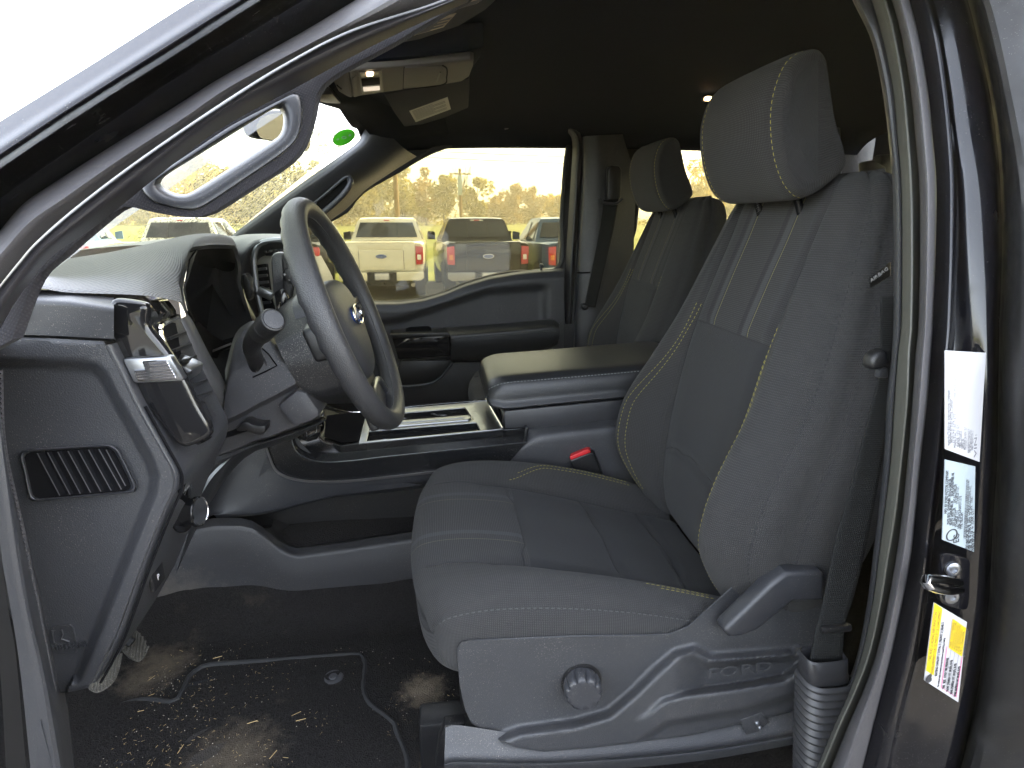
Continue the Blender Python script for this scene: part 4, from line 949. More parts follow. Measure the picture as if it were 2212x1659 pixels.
seat_d, Wd, Dd, Nd, Qd = front_seat(0.0, .98, -1, 'charcoal cloth seat with yellow stitching and side height knob, behind the steering wheel')
seat_p, Wp, Dp, Np_, Qp = front_seat(.15, 1.86, 1, 'charcoal cloth seat beside the far door, past the centre armrest')

# ------------------------------------------------------------------ outer side shield of the driver seat
def lerp(poly, x):
    p = np.asarray(poly, float); return np.interp(x, p[:, 0], p[:, 1])
def seg_dist(poly, u, v):
    """distance in pixels to a polyline, positive below it"""
    best = 1e9
    for (a, b), (c, d) in zip(poly[:-1], poly[1:]):
        t = max(0, min(1, ((u - a) * (c - a) + (v - b) * (d - b)) / ((c - a) ** 2 + (d - b) ** 2)))
        q = math.hypot(u - a - t * (c - a), v - b - t * (d - b)); best = min(best, q)
    vv = lerp(poly, u)
    return best if v > vv else -best
def relief(name, top, bot, yf, mat, parent, u0, u1, nu, nv, edge=.012, thick=.02, **k):
    """a moulded panel seen side-on: outline between two boundaries, depth yf(u, v); its rim turns inward"""
    us = np.linspace(u0, u1, nu); G = np.zeros((nv + 4, nu + 4, 3))
    YY = np.zeros((nv, nu))
    for a in range(nu):
        t, b = lerp(top, us[a]), lerp(bot, us[a])
        for c in range(nv): YY[c, a] = yf(us[a], t + (b - t) * c / (nv - 1))
    for _ in range(3):          # soften to a moulded surface
        Z_ = np.pad(YY, 1, mode='edge'); YY = (Z_[1:-1, 1:-1] * 2 + Z_[:-2, 1:-1] + Z_[2:, 1:-1] + Z_[1:-1, :-2] + Z_[1:-1, 2:]) / 6
    for a in range(-2, nu + 2):
        u = us[min(max(a, 0), nu - 1)]; t, b = lerp(top, u), lerp(bot, u)
        for c in range(-2, nv + 2):
            f = min(max(c, 0), nv - 1) / (nv - 1); v = t + (b - t) * f
            y = YY[min(max(c, 0), nv - 1), min(max(a, 0), nu - 1)]
            o = max(-a, a - nu + 1, -c, c - nv + 1, 0)
            y += (0, edge * .45, thick)[o] if o else 0
            if o == 0 and (a in (0, nu - 1) or c in (0, nv - 1)): y += edge * .18
            G[c + 2, a + 2] = P(u, v, y=y)
    return grid(name, G, mat, parent, **k)
T = [(988, 1400), (996, 1386), (1012, 1382), (1237, 1372), (1400, 1370), (1445, 1368), (1486, 1352), (1590, 1258), (1652, 1221), (1677, 1209), (1782, 1192)]
B = [(988, 1425), (993, 1480), (1003, 1530), (1017, 1561), (1051, 1588), (1113, 1614), (1175, 1624), (1279, 1616), (1486, 1590), (1710, 1538), (1728, 1500), (1782, 1490)]
S1 = [(980, 1640), (1060, 1590), (1120, 1568), (1240, 1552), (1310, 1532), (1360, 1490), (1410, 1440), (1455, 1402), (1500, 1392), (1535, 1412), (1800, 1392)]
S2 = [(980, 1660), (1100, 1640), (1300, 1580), (1390, 1540), (1430, 1508), (1480, 1494), (1600, 1478), (1690, 1462), (1730, 1430), (1800, 1400)]
def shield_y(u, v):
    y = .705
    d1 = seg_dist(S1, u, v); y -= .026 * sstep(-4, 26, d1)                  # the lower half stands proud of the upper
    if u > 1440:
        y += .020 * sstep(18, 26, d1) * sstep(1450, 1530, u) * (1 - sstep(-2, 4, seg_dist(S2, u, v)))   # name recess between the two lips
    y -= .012 * sstep(-2, 14, seg_dist(S2, u, v)) * sstep(1350, 1450, u)
    low = [(1380, 1600), (1440, 1560), (1600, 1535), (1720, 1500)]
    if u > 1380: y += .014 * sstep(0, 6, seg_dist(low, u, v))
    if u > 1440 and v < 1400: y += .0 + .03 * sstep(1450, 1600, u) * sstep(1400, 1250, v)
    return y
sh = relief('side_shield', T, B, shield_y, MT['shield'], seat_d, 988, 1782, 180, 74, label='grained charcoal plastic side cover with a round knob')
kc = P(1257, 1476, y=.700)
def scallop(i, th):
    return 1 - (.0, .16, .17, .15, .06, 0)[min(i, 5)] * max(0, math.cos(th * 10)) ** 3
kn = lathe('height_knob', [(.0275, 0), (.0285, .004), (.0285, .018), (.0265, .0235), (.0235, .0255), (.016, .0248)], kc, (-.12, -1, .05), MT['trim_fine'], sh, seg=80, mod=scallop, angle=45)
lathe('knob_collar', [(.0315, 0), (.0315, .001), (.029, .0015)], kc + np.array([0, .004, 0]), (0, -1, 0), MT['trim_dark'], sh, seg=40)
a, b = P(1527, 1467, y=.676), P(1683, 1447, y=.676)
textmesh('lettering', 'FORD', .026, MT['shield'], sh, a, b - a, (0, 0, 1), depth=.0006, sx=1.52)
# recline handle
hd = PL([(1562, 1365), (1575, 1352), (1668, 1262), (1700, 1238), (1782, 1236), (1784, 1300), (1748, 1300), (1712, 1302), (1640, 1362), (1602, 1377), (1575, 1378)], .675)
plate('recline_handle', hd, MT['trim_fine'], seat_d, t=(0, .03, 0), bevel=.007, seg=3)
# elastic flap at the foot of the backrest
plate('backrest_flap', PL([(1566, 1228), (1640, 1246), (1668, 1218), (1690, 1214), (1655, 1240), (1632, 1262), (1577, 1262)], .735), MT['trim_dark'], seat_d, t=(0, .012, 0), bevel=.002)
# sewn-in tag on the door-side bolster
ap = P(1876, 600, y=.705); bp_ = P(1922, 566, y=.705); cp = P(1922, 596, y=.712); dp = P(1880, 622, y=.712)
tg = plate('airbag_tag', [ap, bp_, cp, dp], MT['trim_dark'], seat_d, t=(.004, .003, 0), bevel=.0006, label='small black woven tag reading AIRBAG')
MT['print_white'] = base('white_print', (.30, .30, .30), .6)[0]
textmesh('lettering', 'AIRBAG', .0080, MT['print_white'], tg, (ap * .8 + dp * .2) * .92 + (bp_ * .8 + cp * .2) * .08 + np.array([-.001, -.003, -.005]), bp_ - ap, (0, -.2, 1), depth=.0003)
# ================================================================== dashboard
dash = empty('dashboard', (-.45, 1.3, 1.2), 'charcoal dashboard with gloss black corner air vent and hooded instrument binnacle', 'dashboard')
def weave_mat():
    m, t, b = base('dash_textured_pad', (.085, .087, .093), .55, .4)
    tc = nd(t, 'ShaderNodeTexCoord'); mp = nd(t, 'ShaderNodeMapping'); mp.inputs['Rotation'].default_value = (0, 0, .6); t.links.new(tc.outputs['UV'], mp.inputs[0])
    v = nd(t, 'ShaderNodeTexVoronoi', i_Scale=190.0, i_Randomness=.12); t.links.new(mp.outputs[0], v.inputs['Vector'])
    bumpin(t, b, v.outputs['Distance'], .8, .003); return m
MT['pad'] = weave_mat()
# door-facing end panel
et = [(-60, 722), (3, 727), (117, 731), (223, 737), (226, 739), (255, 797), (293, 876), (343, 966), (369, 1013), (373, 1036)]
eb = [(-60, 1000), (0, 1000), (8, 963), (44, 1132), (78, 1297), (116, 1497), (143, 1497), (190, 1486), (199, 1474), (250, 1377), (304, 1227), (332, 1154), (356, 1096), (372, 1060), (373, 1040)]
inn = [(-60, 792), (0, 795), (176, 801), (202, 806), (217, 823), (234, 858), (275, 930), (312, 1000), (322, 1030), (318, 1060), (300, 1105), (262, 1200), (215, 1320), (160, 1455)]
ir = np.array(inn, float)
def inside_d(u, v):
    """signed distance to the recess edge, positive inside (left of / below it)"""
    best, sg = 1e9, 1
    for (a, b), (c, d) in zip(inn[:-1], inn[1:]):
        t = max(0, min(1, ((u - a) * (c - a) + (v - b) * (d - b)) / ((c - a) ** 2 + (d - b) ** 2)))
        px, py = a + t * (c - a), b + t * (d - b); q = math.hypot(u - px, v - py)
        if q < best: best = q; sg = 1 if ((c - a) * (v - b) - (d - b) * (u - a)) > 0 else -1
    return best * sg
gr_o = [(42, 985), (50, 975), (70, 971), (235, 961), (248, 966), (258, 976), (290, 1040), (293, 1056), (284, 1064), (85, 1082), (72, 1081), (62, 1074), (50, 1020)]
def end_y(u, v):
    y = .615 + .013 * sstep(-26, 2, inside_d(u, v))
    return y
def relief2(name, top, bot, yf, mat, parent, u0, u1, nu, nv, thick=.03, edge=.006, **k):
    us = np.linspace(u0, u1, nu); G = np.zeros((nv + 2, nu, 3))
    for a, u in enumerate(us):
        t, b = lerp2(top, u), lerp2(bot, u)
        for c in range(-1, nv + 1):
            f = min(max(c, 0), nv - 1) / (nv - 1); v = t + (b - t) * f; y = yf(u, v)
            if c in (0, nv - 1): y += edge * .35
            if c in (-1, nv): y += thick
            G[c + 1, a] = P(u, v, y=y)
    return grid(name, G, mat, parent, **k)
# the panel with an opening for the louvre grille: two pieces of one sheet
ep = relief2('end_panel', et, eb, end_y, MT['trim'], dash, -60, 373, 150, 110, label='grained end panel facing the door, with a slatted grille')
# ---- demister grille let into it
gy = .628
def ring_px(pts, dy, k=0.0, n=64):
    q = cr(np.array(pts, float), n, True); c = q.mean(0); q = c + (q - c) * (1 - k)
    return PL([(a, b) for a, b in q], gy + dy)
gx = grid('grille_surround', cru(np.array([ring_px(gr_o, .004, -.02), ring_px(gr_o, -.006, 0), ring_px(gr_o, -.007, .05), ring_px(gr_o, .0, .10), ring_px(gr_o, -.001, .105)]), 3), MT['trim_fine'], ep, True)
gb = cr(np.array(gr_o, float), 64, True); c = gb.mean(0); gb = c + (gb - c) * .91
plate('grille_well', PL([(a, b) for a, b in gb], gy - .0025), MT['void'], gx, t=(0, .001, 0), bevel=0)
for k_ in range(8):
    u0 = 79 + k_ * 22.2; u1 = u0 + 49
    hi, lo = P(u0, 979 - k_ * 1.4, y=gy - .0045), P(u1, 1071 - k_ * 2.2, y=gy - .0045)
    if k_ == 7: hi, lo = P(228, 972, y=gy - .0045), P(270, 1050, y=gy - .0045)
    d = (lo - hi); d /= np.linalg.norm(d); s_ = np.array([d[2], 0, -d[0]])
    w = .0045 if k_ else .010
    V = [hi, hi - s_ * .0012, hi - s_ * w + np.array([0, .0035, 0]), lo, lo - s_ * .0012, lo - s_ * w + np.array([0, .0035, 0])]
    mk('slat', V, [(0, 1, 4, 3), (1, 2, 5, 4), (0, 3, 5, 2)], [MT['seal'], MT['void']], gx, smooth=False).data.polygons.foreach_set('material_index', [0, 1, 1])  # pale edge and black faces paint the lit rim and shade of each slat
# moulded airbag mark low on the panel
am = P(107, 1407, y=.626); ax_, az_ = P(165, 1400, y=.626) - am, np.array([0, 0, 1.])
textmesh('lettering', 'AIRBAG', .0125, MT['trim_fine'], ep, am, ax_, az_, depth=.0012, sx=.95)
fr_pts = PL([(101, 1362), (108, 1354), (152, 1350), (158, 1356), (168, 1400), (164, 1409), (112, 1414), (106, 1408)], .6265)
tube('symbol_frame', fr_pts, .0009, MT['trim_fine'], ep, closed=True, seg=5)
tube('symbol_figure', PL([(133, 1360), (136, 1370), (132, 1380), (141, 1383), (150, 1386)], .6265), .0011, MT['trim_fine'], ep, seg=5)
tube('symbol_figure', PL([(118, 1362), (112, 1362), (116, 1388), (130, 1391), (142, 1390)], .6265), .0009, MT['trim_fine'], ep, seg=5)

# smooth shoulder above the end panel
sh_t = [(-40, 745), (6, 717), (47, 659), (59, 633), (66, 625), (150, 630), (246, 643)]
sh_b = [(-40, 760), (3, 725), (117, 729), (232, 735), (246, 735)]
relief2('end_shoulder', sh_t, sh_b, lambda u, v: .615 + .035 * (1 - sstep(0, 34, v - lerp2(sh_t, u))) ** 2 + .004 * sstep(-3, 1, v - lerp2(sh_b, u)), MT['trim_fine'], dash, 3, 246, 60, 26)

# rear-facing lower face (knee panel) running inboard from the end panel
prof = [(228, 745), (255, 799), (293, 878), (343, 968), (369, 1015), (374, 1036), (372, 1060), (356, 1097), (332, 1155), (304, 1228), (250, 1378), (199, 1476)]
p0 = PL(prof, .617)
rows = []
for yy, dx in ((.617, 0), (.622, .004), (.66, .006), (.74, .003), (.80, -.004), (.825, -.03), (.84, -.09)):
    q = p0.copy(); q[:, 1] = yy; q[:, 0] += dx; rows.append(q)
kp = grid('knee_panel', spl(np.array(rows), 4, 5), MT['trim_fine'], dash)
# panel seam, light switch and small buttons on that face
tube('panel_seam', cr(PL(prof[2:], .6225), 60) + np.array([.0095, 0, 0]), .0016, MT['void'], kp, seg=5)
def on_face(u, v, dx=.004):
    """point of the knee face under a pixel: solve for the width coordinate"""
    best = None
    for yy in np.linspace(.62, .83, 85):
        q = P(u, v, y=yy); xs = np.interp(-q[2], -p0[:, 2], p0[:, 0]) + dx
        if best is None or abs(q[0] - xs) < best[0]: best = (abs(q[0] - xs), q)
    return best[1]
lk = on_face(392, 1108)
ls = lathe('light_switch', [(.024, 0), (.024, .003), (.017, .004), (.0165, .018), (.0185, .0185), (.0185, .0225), (.0165, .0235), (.0135, .021), (.002, .021)], lk, (1, -.12, .1), MT['piano'], kp, seg=40, label='round headlamp switch with a bright ring')
lathe('switch_ring', [(.0178, .0226), (.0182, .0240), (.0165, .0246), (.0160, .0238)], lk, (1, -.12, .1), MT['chrome_bright'], ls, seg=40)
q = on_face(396, 1062)
plate('switch_plate', [on_face(a, b) + np.array([.002, 0, 0]) for a, b in ((383, 1060), (408, 1032), (412, 1050), (406, 1092), (384, 1080))], MT['piano'], kp, t=(-.004, 0, 0), bevel=.001)
textmesh('lettering', '0  A', .008, MT['print_white'] if 'print_white' in MT else MT['paper'], kp, on_face(393, 1062) + np.array([.003, 0, 0]), (0, 1, 0), (0, 0, 1), depth=.0002)
q = on_face(330, 1243)
bt = box('brake_release_button', q + np.array([.004, 0, 0]), (.006, .030, .030), MT['trim_dark'], kp, .003)
textmesh('lettering', 'P', .011, MT['paper'], bt, q + np.array([.0078, -.006, -.004]), (0, 1, 0), (0, 0, 1), depth=.0002)
# lower bolster edge under the column
ribbon('lower_bolster', [([(478, 930), (520, 940), (577, 946), (640, 925), (700, 900)], .93), ([(452, 1004), (500, 985), (560, 960), (640, 935), (700, 910)], .90), ([(430, 1075), (470, 1030), (510, 985), (560, 968), (640, 945)], .95), ([(380, 1240), (430, 1130), (470, 1060), (515, 990), (600, 960)], 1.02)], MT['trim_fine'], dash, n=40, k=5)
ribbon('bright_edge', [([(425, 1072), (455, 1025), (497, 985)], .905), ([(429, 1078), (460, 1030), (502, 986)], .902)], MT['chrome'], dash, n=20, k=2)

# ------------------------------------------------------------------ textured top pad and binnacle hood
rows = [[(30, 700, .60), (64, 626, .632), (150, 632, .642), (293, 637, .66), (352, 644, .70), (388, 654, .735), (402, 682, .75)],
        [(34, 688, .61), (64, 618, .645), (150, 622, .655), (290, 624, .68), (352, 630, .72), (388, 642, .75), (399, 664, .765)],
        [(40, 676, .64), (70, 610, .67), (160, 602, .71), (285, 592, .75), (350, 590, .78), (386, 600, .80), (391, 624, .805)],
        [(60, 640, .68), (85, 598, .71), (185, 578, .80), (300, 560, .85), (365, 554, .86), (398, 556, .855), (402, 576, .845)],
        [(80, 600, .75), (112, 572, .82), (222, 553, .92), (330, 533, .95), (385, 524, .93), (412, 526, .90), (410, 545, .87)],
        [(95, 590, .85), (124, 564, .92), (234, 546, 1.0), (340, 523, 1.05), (400, 509, 1.03), (440, 508, 1.0), (442, 530, .96)],
        [(110, 585, 1.0), (150, 562, 1.05), (260, 542, 1.12), (370, 518, 1.16), (430, 507, 1.13), (478, 507, 1.10), (480, 529, 1.06)],
        [(140, 590, 1.2), (190, 568, 1.25), (300, 548, 1.28), (400, 526, 1.30), (455, 512, 1.26), (500, 515, 1.20), (505, 533, 1.16)],
        [(170, 640, 1.4), (220, 620, 1.4), (330, 600, 1.42), (430, 580, 1.42), (480, 560, 1.40), (512, 540, 1.26), (516, 560, 1.20)]]
TP = spl(np.array([PL(r) for r in rows]), 6, 6)
du = np.linalg.norm(np.gradient(TP, axis=0), axis=2).cumsum(0); dv = np.linalg.norm(np.gradient(TP, axis=1), axis=2).cumsum(1)
grid('top_pad', TP, MT['pad'], dash, uv=np.stack([dv, du], -1), angle=70, label='woven-look pad over the dash top and binnacle')
# far side of the dash top
far_top = np.array([[(-1.0, 1.15, 1.50), (-.70, 1.15, 1.565), (-.46, 1.2, 1.575), (-.44, 1.2, 1.50)], [(-1.05, 1.45, 1.50), (-.72, 1.45, 1.57), (-.45, 1.45, 1.585), (-.41, 1.45, 1.50)], [(-1.02, 1.8, 1.50), (-.72, 1.8, 1.56), (-.48, 1.8, 1.57), (-.43, 1.8, 1.47)], [(-.95, 2.28, 1.48), (-.72, 2.28, 1.54), (-.52, 2.28, 1.55), (-.46, 2.28, 1.45)]])
grid('far_dash_top', spl(far_top, 6, 6), MT['trim_fine'], dash, thick=.0)
lowf = np.array([[(-.44, y, 1.50), (-.40, y, 1.40), (-.40, y, 1.28), (-.47, y, 1.15), (-.58, y, .98), (-.75, y, .90)] for y in (1.2, 1.6, 2.0, 2.29)])
grid('far_dash_face', spl(lowf, 5, 5), MT['trim_fine'], dash)
# binnacle interior
ribbon('binnacle_lip', [([(402, 684), (391, 645), (387, 622), (398, 578), (411, 538), (440, 531), (498, 530), (510, 535), (521, 574), (521, 615), (545, 692)], lambda u, v: .78 + (u - 387) / 150 * .40), ([(409, 690), (398, 645), (395, 622), (405, 578), (418, 545), (445, 538), (494, 537), (504, 542), (514, 578), (514, 618), (537, 694)], lambda u, v: .79 + (u - 387) / 150 * .40)], MT['trim_fine'], dash, n=70, k=3)
MT['screen'] = base('dark_display', (.006, .006, .007), .12, .5)[0]
plate('instrument_display', PL([(408, 560, .84), (422, 540, .88), (470, 552, 1.24), (440, 745, 1.24), (404, 668, .83), (396, 625, .82)]), MT['screen'], dash, t=(0, .006, 0), bevel=0, smooth=False)
ribbon('binnacle_side', [([(466, 560), (458, 600), (448, 650), (438, 745)], 1.24), ([(500, 538), (505, 600), (508, 650), (500, 742)], 1.20), ([(508, 540), (521, 600), (530, 650), (548, 700)], 1.17)], MT['trim_fine'], dash, n=30, k=4)
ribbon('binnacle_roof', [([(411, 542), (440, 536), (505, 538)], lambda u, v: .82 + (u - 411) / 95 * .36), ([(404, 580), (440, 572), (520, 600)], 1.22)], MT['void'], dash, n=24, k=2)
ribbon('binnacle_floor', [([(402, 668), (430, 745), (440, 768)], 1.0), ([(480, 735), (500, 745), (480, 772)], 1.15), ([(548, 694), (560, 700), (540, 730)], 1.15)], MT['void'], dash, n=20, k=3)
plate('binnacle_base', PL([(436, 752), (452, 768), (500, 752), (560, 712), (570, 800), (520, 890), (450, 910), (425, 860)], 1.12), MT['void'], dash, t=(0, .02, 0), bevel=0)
tube('display_edge', PL([(440, 766), (500, 742)], 1.08), .002, MT['chrome'], dash, seg=6)

# ------------------------------------------------------------------ corner air vent
vent = empty('air_vent'); vent.parent = dash; vent.location = P(340, 800, y=.66) - np.array(dash.location); vent['label'] = 'gloss black air vent with a ribbed chrome clasp'
side = [(230, 676), (233, 656), (240, 648), (252, 646), (306, 655), (318, 668), (316, 690), (321, 710), (345, 740), (369, 773), (396, 817), (425, 876), (447, 914), (453, 930), (449, 948), (410, 966), (395, 968), (380, 960), (366, 943), (316, 882), (290, 829), (264, 779), (243, 735), (232, 708)]
plate('vent_frame', PL(cr(np.array(side, float), 90, True), .628), MT['piano'], vent, t=(0, .016, 0), bevel=.006, seg=4)
plate('vent_frame_top', PL([(306, 655, .64), (362, 644, .79), (383, 668, .80), (385, 688, .80), (352, 704, .70), (330, 720, .66), (316, 690, .645)]), MT['piano'], vent, t=(-.03, 0, .004), bevel=.004)
tube('vent_chrome_edge', PL([(384, 684, .80), (356, 697, .715), (346, 706, .69), (346, 722, .684), (356, 745, .684), (372, 770, .684)]), .0035, MT['chrome_bright'], vent, n=30, seg=8)
plate('vent_frame_foot', PL([(425, 876, .66), (440, 862, .74), (478, 888, .82), (484, 920, .82), (470, 944, .80), (450, 950, .68), (449, 915, .66)]), MT['piano'], vent, t=(-.02, 0, -.01), bevel=.004)
cl = plate('clasp', PL([(262, 775), (366, 769), (370, 774), (397, 818), (394, 824), (290, 829), (286, 824)], .6225), MT['chrome'], vent, t=(0, .012, 0), bevel=.003, label='ribbed satin chrome clasp')
for k_ in range(7):
    v0 = 783 + k_ * 6.0; a0 = 310 if k_ < 3 else 292 + (k_ - 3) * 2.2
    tube('clasp_rib', PL([(a0 + (k_ if k_ < 3 else 0) * 2, v0 + 1), (361 + k_ * 3.4, v0 - 3)], .6220), .0019, MT['chrome_bright'], cl, seg=6)
# vanes behind it, facing the driver
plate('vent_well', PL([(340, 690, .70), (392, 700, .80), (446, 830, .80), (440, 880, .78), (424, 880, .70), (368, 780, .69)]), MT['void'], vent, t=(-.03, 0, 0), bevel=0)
for k_ in range(6):
    f = k_ / 5.; u0, v0 = 352 + 62 * f, 726 + 128 * f
    a, b = P(u0 - 4, v0 + 7, y=.69), P(u0 + 34 - 6 * f, v0 - 7, y=.785)
    d = np.array([.010, 0, .002])
    mk('vane', [a, b, b + d * 1.0, a + d, a + np.array([0, 0, -.003]), b + np.array([0, 0, -.003]), b + d + np.array([0, 0, -.003]), a + d + np.array([0, 0, -.003])], [(0, 1, 2, 3), (7, 6, 5, 4), (3, 2, 6, 7), (0, 3, 7, 4), (1, 5, 6, 2)], MT['trim_dark'], vent, smooth=False)
box('vane_tab', P(398, 793, y=.735), (.03, .04, .018), MT['chrome'], vent, .004, rot=Matrix.Rotation(.5, 3, 'Y'))
ribbon('vent_inner_bezel', [([(384, 692), (410, 745), (432, 800), (443, 830), (440, 860), (424, 880)], .80), ([(398, 684), (424, 738), (446, 796), (458, 828), (456, 862), (432, 890)], .81), ([(408, 682), (440, 750), (462, 800), (474, 840), (475, 870), (458, 900)], .835), ([(420, 700), (450, 760), (480, 815), (492, 850), (485, 880), (470, 900)], .90)], plastic('brushed_bezel', (.06, .06, .063), .4, 400, .4, cell=False), vent, n=40, k=4)

# ------------------------------------------------------------------ centre stack
stk = empty('centre_stack'); stk.parent = dash; stk.location = P(600, 600, y=1.3) - np.array(dash.location)
ribbon('stack_hood', [([(492, 518), (519, 508), (560, 505), (612, 506), (660, 512)], 1.42), ([(500, 530), (524, 520), (560, 512), (612, 511), (660, 516)], 1.32), ([(515, 575), (530, 545), (552, 524), (600, 520), (650, 524)], 1.27), ([(530, 640), (538, 580), (550, 545), (590, 535), (640, 535)], 1.29), ([(560, 700), (556, 620), (556, 570), (590, 550), (640, 550)], 1.33)], MT['trim_fine'], stk, n=40, k=5)
tube('stack_frame', PL([(568, 688), (556, 630), (549, 575), (550, 548), (564, 525), (610, 518), (650, 520)], 1.275), .006, MT['chrome'], stk, n=50, seg=8)
MT['silver'] = base('silver_plastic', (.42, .41, .36), .3, metal=.6)[0]
plate('stack_face', PL([(556, 548), (570, 528), (650, 526), (660, 700), (572, 690), (556, 600)], 1.32), MT['silver'], stk, t=(-.01, .02, 0), bevel=.002)
plate('vent_well', PL([(552, 573), (575, 570), (586, 650), (592, 670), (566, 672)], 1.30), MT['void'], stk, t=(0, .015, 0), bevel=.002)
for k_ in range(6):
    v0 = 580 + k_ * 14.5
    plate('vent_slat', PL([(553 + k_ * 1.8, v0), (574 + k_ * 1.8, v0 - 2), (575 + k_ * 1.8, v0 + 3), (554 + k_ * 1.8, v0 + 6)], 1.290), MT['trim_fine'], stk, t=(0, .01, 0), bevel=0)
box('vane_tab', P(574, 633, y=1.275), (.03, .02, .018), MT['chrome'], stk, .003, rot=Matrix.Rotation(.5, 3, 'Y'))
plate('button_row', PL([(566, 540), (600, 534), (622, 545), (600, 552), (574, 553)], 1.305), MT['trim_dark'], stk, t=(0, .012, 0), bevel=.002)
for k_ in range(4): plate('button', PL([(568 + k_ * 11, 541 - k_), (577 + k_ * 11, 540 - k_), (578 + k_ * 11, 546 - k_), (570 + k_ * 11, 547 - k_)], 1.298), MT['trim_fine'], stk, t=(0, .008, 0), bevel=.001)
plate('side_pod', PL([(520, 590), (530, 592), (541, 606), (545, 636), (540, 650), (531, 646), (524, 620)], 1.235), MT['trim_dark'], stk, t=(0, .03, 0), bevel=.006)

# ================================================================== steering column
colm = empty('steering_column', P(600, 800, y=.98), 'steering wheel on its charcoal column with indicator stalk and shift lever', 'steering column'); colm['kind'] = 'thing'
MT['shroud'] = plastic('shroud_plastic', (.040, .040, .044), .5, 1300, .35, dust=.9)
MT['shroud_dark'] = plastic('shroud_upper', (.016, .0165, .019), .36, 1300, .25, dust=1.5)
# lower cover with the slanted face
ribbon('lower_cover', [([(486, 800), (500, 744), (512, 716), (530, 700), (550, 693), (575, 706), (600, 730)], 1.0), ([(488, 830), (504, 752), (516, 726), (532, 710), (550, 704), (572, 720), (594, 745)], .885), ([(484, 868), (496, 815), (520, 800), (545, 790), (570, 785), (600, 782), (622, 786)], .862), ([(484, 908), (510, 897), (535, 884), (560, 870), (585, 858), (612, 843), (640, 828)], .852), ([(484, 918), (512, 906), (537, 893), (562, 879), (587, 867), (616, 851), (645, 836)], .868),
                       ([(476, 950), (510, 940), (540, 928), (565, 918), (600, 905), (640, 890), (676, 862)], .875), ([(470, 985), (512, 970), (550, 952), (580, 944), (615, 930), (650, 918), (688, 898)], .88), ([(480, 990), (520, 976), (560, 962), (590, 950), (625, 938), (660, 926), (694, 900)], 1.02)], MT['shroud'], colm, n=60, lin=True, angle=50)
plate('ignition_housing', PL([(596, 878), (640, 842), (662, 848), (690, 888), (688, 902), (672, 912), (642, 922), (628, 918)], .855), MT['shroud'], colm, t=(0, .12, 0), bevel=.008)
# upper shroud, the large dark body behind the wheel
ribbon('upper_shroud', [([(560, 705), (585, 690), (600, 668), (640, 635), (662, 624), (690, 640), (720, 690)], 1.08), ([(585, 712), (596, 698), (612, 675), (645, 648), (668, 640), (700, 665), (735, 715)], .93), ([(594, 735), (606, 728), (630, 716), (660, 705), (690, 700), (725, 730), (755, 765)], .865), ([(612, 775), (630, 776), (655, 772), (685, 770), (715, 770), (745, 785), (775, 810)], .85), ([(642, 828), (660, 830), (685, 826), (715, 818), (745, 812), (770, 825), (800, 850)], .855), ([(664, 854), (685, 858), (705, 856), (730, 850), (760, 842), (790, 850), (815, 870)], .87), ([(680, 868), (700, 871), (725, 870), (750, 868), (780, 868), (805, 874), (822, 880)], .93), ([(690, 866), (710, 872), (735, 872), (760, 871), (790, 872), (812, 878), (826, 882)], 1.10)], MT['shroud_dark'], colm, n=60, k=5, angle=70)
tube('shroud_seam', PL([(738, 800), (744, 820), (752, 832), (780, 846), (806, 856)], .853), .0018, MT['void'], colm, n=24, seg=6)
# wiper and indicator stalk
sp0 = PL([(557, 800, .872), (553, 782, .865), (546, 760, .845), (545, 745, .825), (553, 729, .805), (566, 716, .79)])
stq = tube('indicator_stalk', sp0, [.0115, .0115, .012, .0125, .0135, .0145], MT['trim_dark'], colm, n=24, seg=16, label='black indicator stalk with a round end cap')
a, b = P(562, 720, y=.795), P(591, 690, y=.762)
ax = b - a; L_ = np.linalg.norm(ax)
lathe('stalk_barrel', [(.0142, 0), (.0152, .002), (.0152, L_ * .45), (.0147, L_ * .46), (.0147, L_ * .48), (.0158, L_ * .5), (.0162, L_ * .93), (.0150, L_ * .99), (.0136, L_), (.0132, L_ * .985), (.002, L_ * .985)], a, ax, MT['trim_dark'], stq, seg=36, angle=30)
lathe('stalk_cap', [(.0130, 0), (.0126, .0012), (.001, .0015)], b - ax * .012, ax, MT['trim'], stq, seg=36)
ribbon('stalk_gaiter', [([(536, 770), (548, 762), (566, 766), (590, 790), (580, 800), (548, 812), (540, 795)], .868), ([(542, 776), (550, 770), (562, 773), (574, 790), (566, 800), (550, 803), (545, 792)], .861), ([(546, 780), (552, 776), (560, 778), (566, 788), (562, 795), (552, 797), (548, 790)], .875)], MT['trim_dark'], colm, n=28, k=4)
tube('cover_seam', PL([(546, 815), (575, 802), (598, 790), (580, 765), (566, 752)], .859), .0012, MT['void'], colm, seg=5)
# shift lever
sl = plate('shift_lever', PL(cr(np.array([(586, 562), (590, 550), (602, 546), (614, 548), (628, 562), (635, 590), (634, 636), (622, 660), (604, 668), (592, 640), (588, 600)], float), 50, True), 1.10), MT['trim_dark'], colm, t=(-.01, .045, 0), bevel=.008, seg=4, label='column shift lever with plus and minus buttons')
ribbon('lever_face', [([(588, 560), (596, 549), (608, 548)], 1.097), ([(590, 600), (600, 598), (611, 597)], 1.086), ([(590, 640), (600, 634), (611, 628)], 1.097)], MT['trim'], sl, n=20, k=5)
pb = plate('paddle_buttons', PL([(609, 588), (616, 580), (628, 584), (632, 596), (632, 616), (622, 612), (611, 602)], 1.096), MT['trim_dark'], sl, t=(0, .01, 0), bevel=.002)
textmesh('lettering', '+', .011, MT['paper'], pb, P(610, 596, y=1.094), (1, -.1, -.35), (0, 0, 1), depth=.0003)
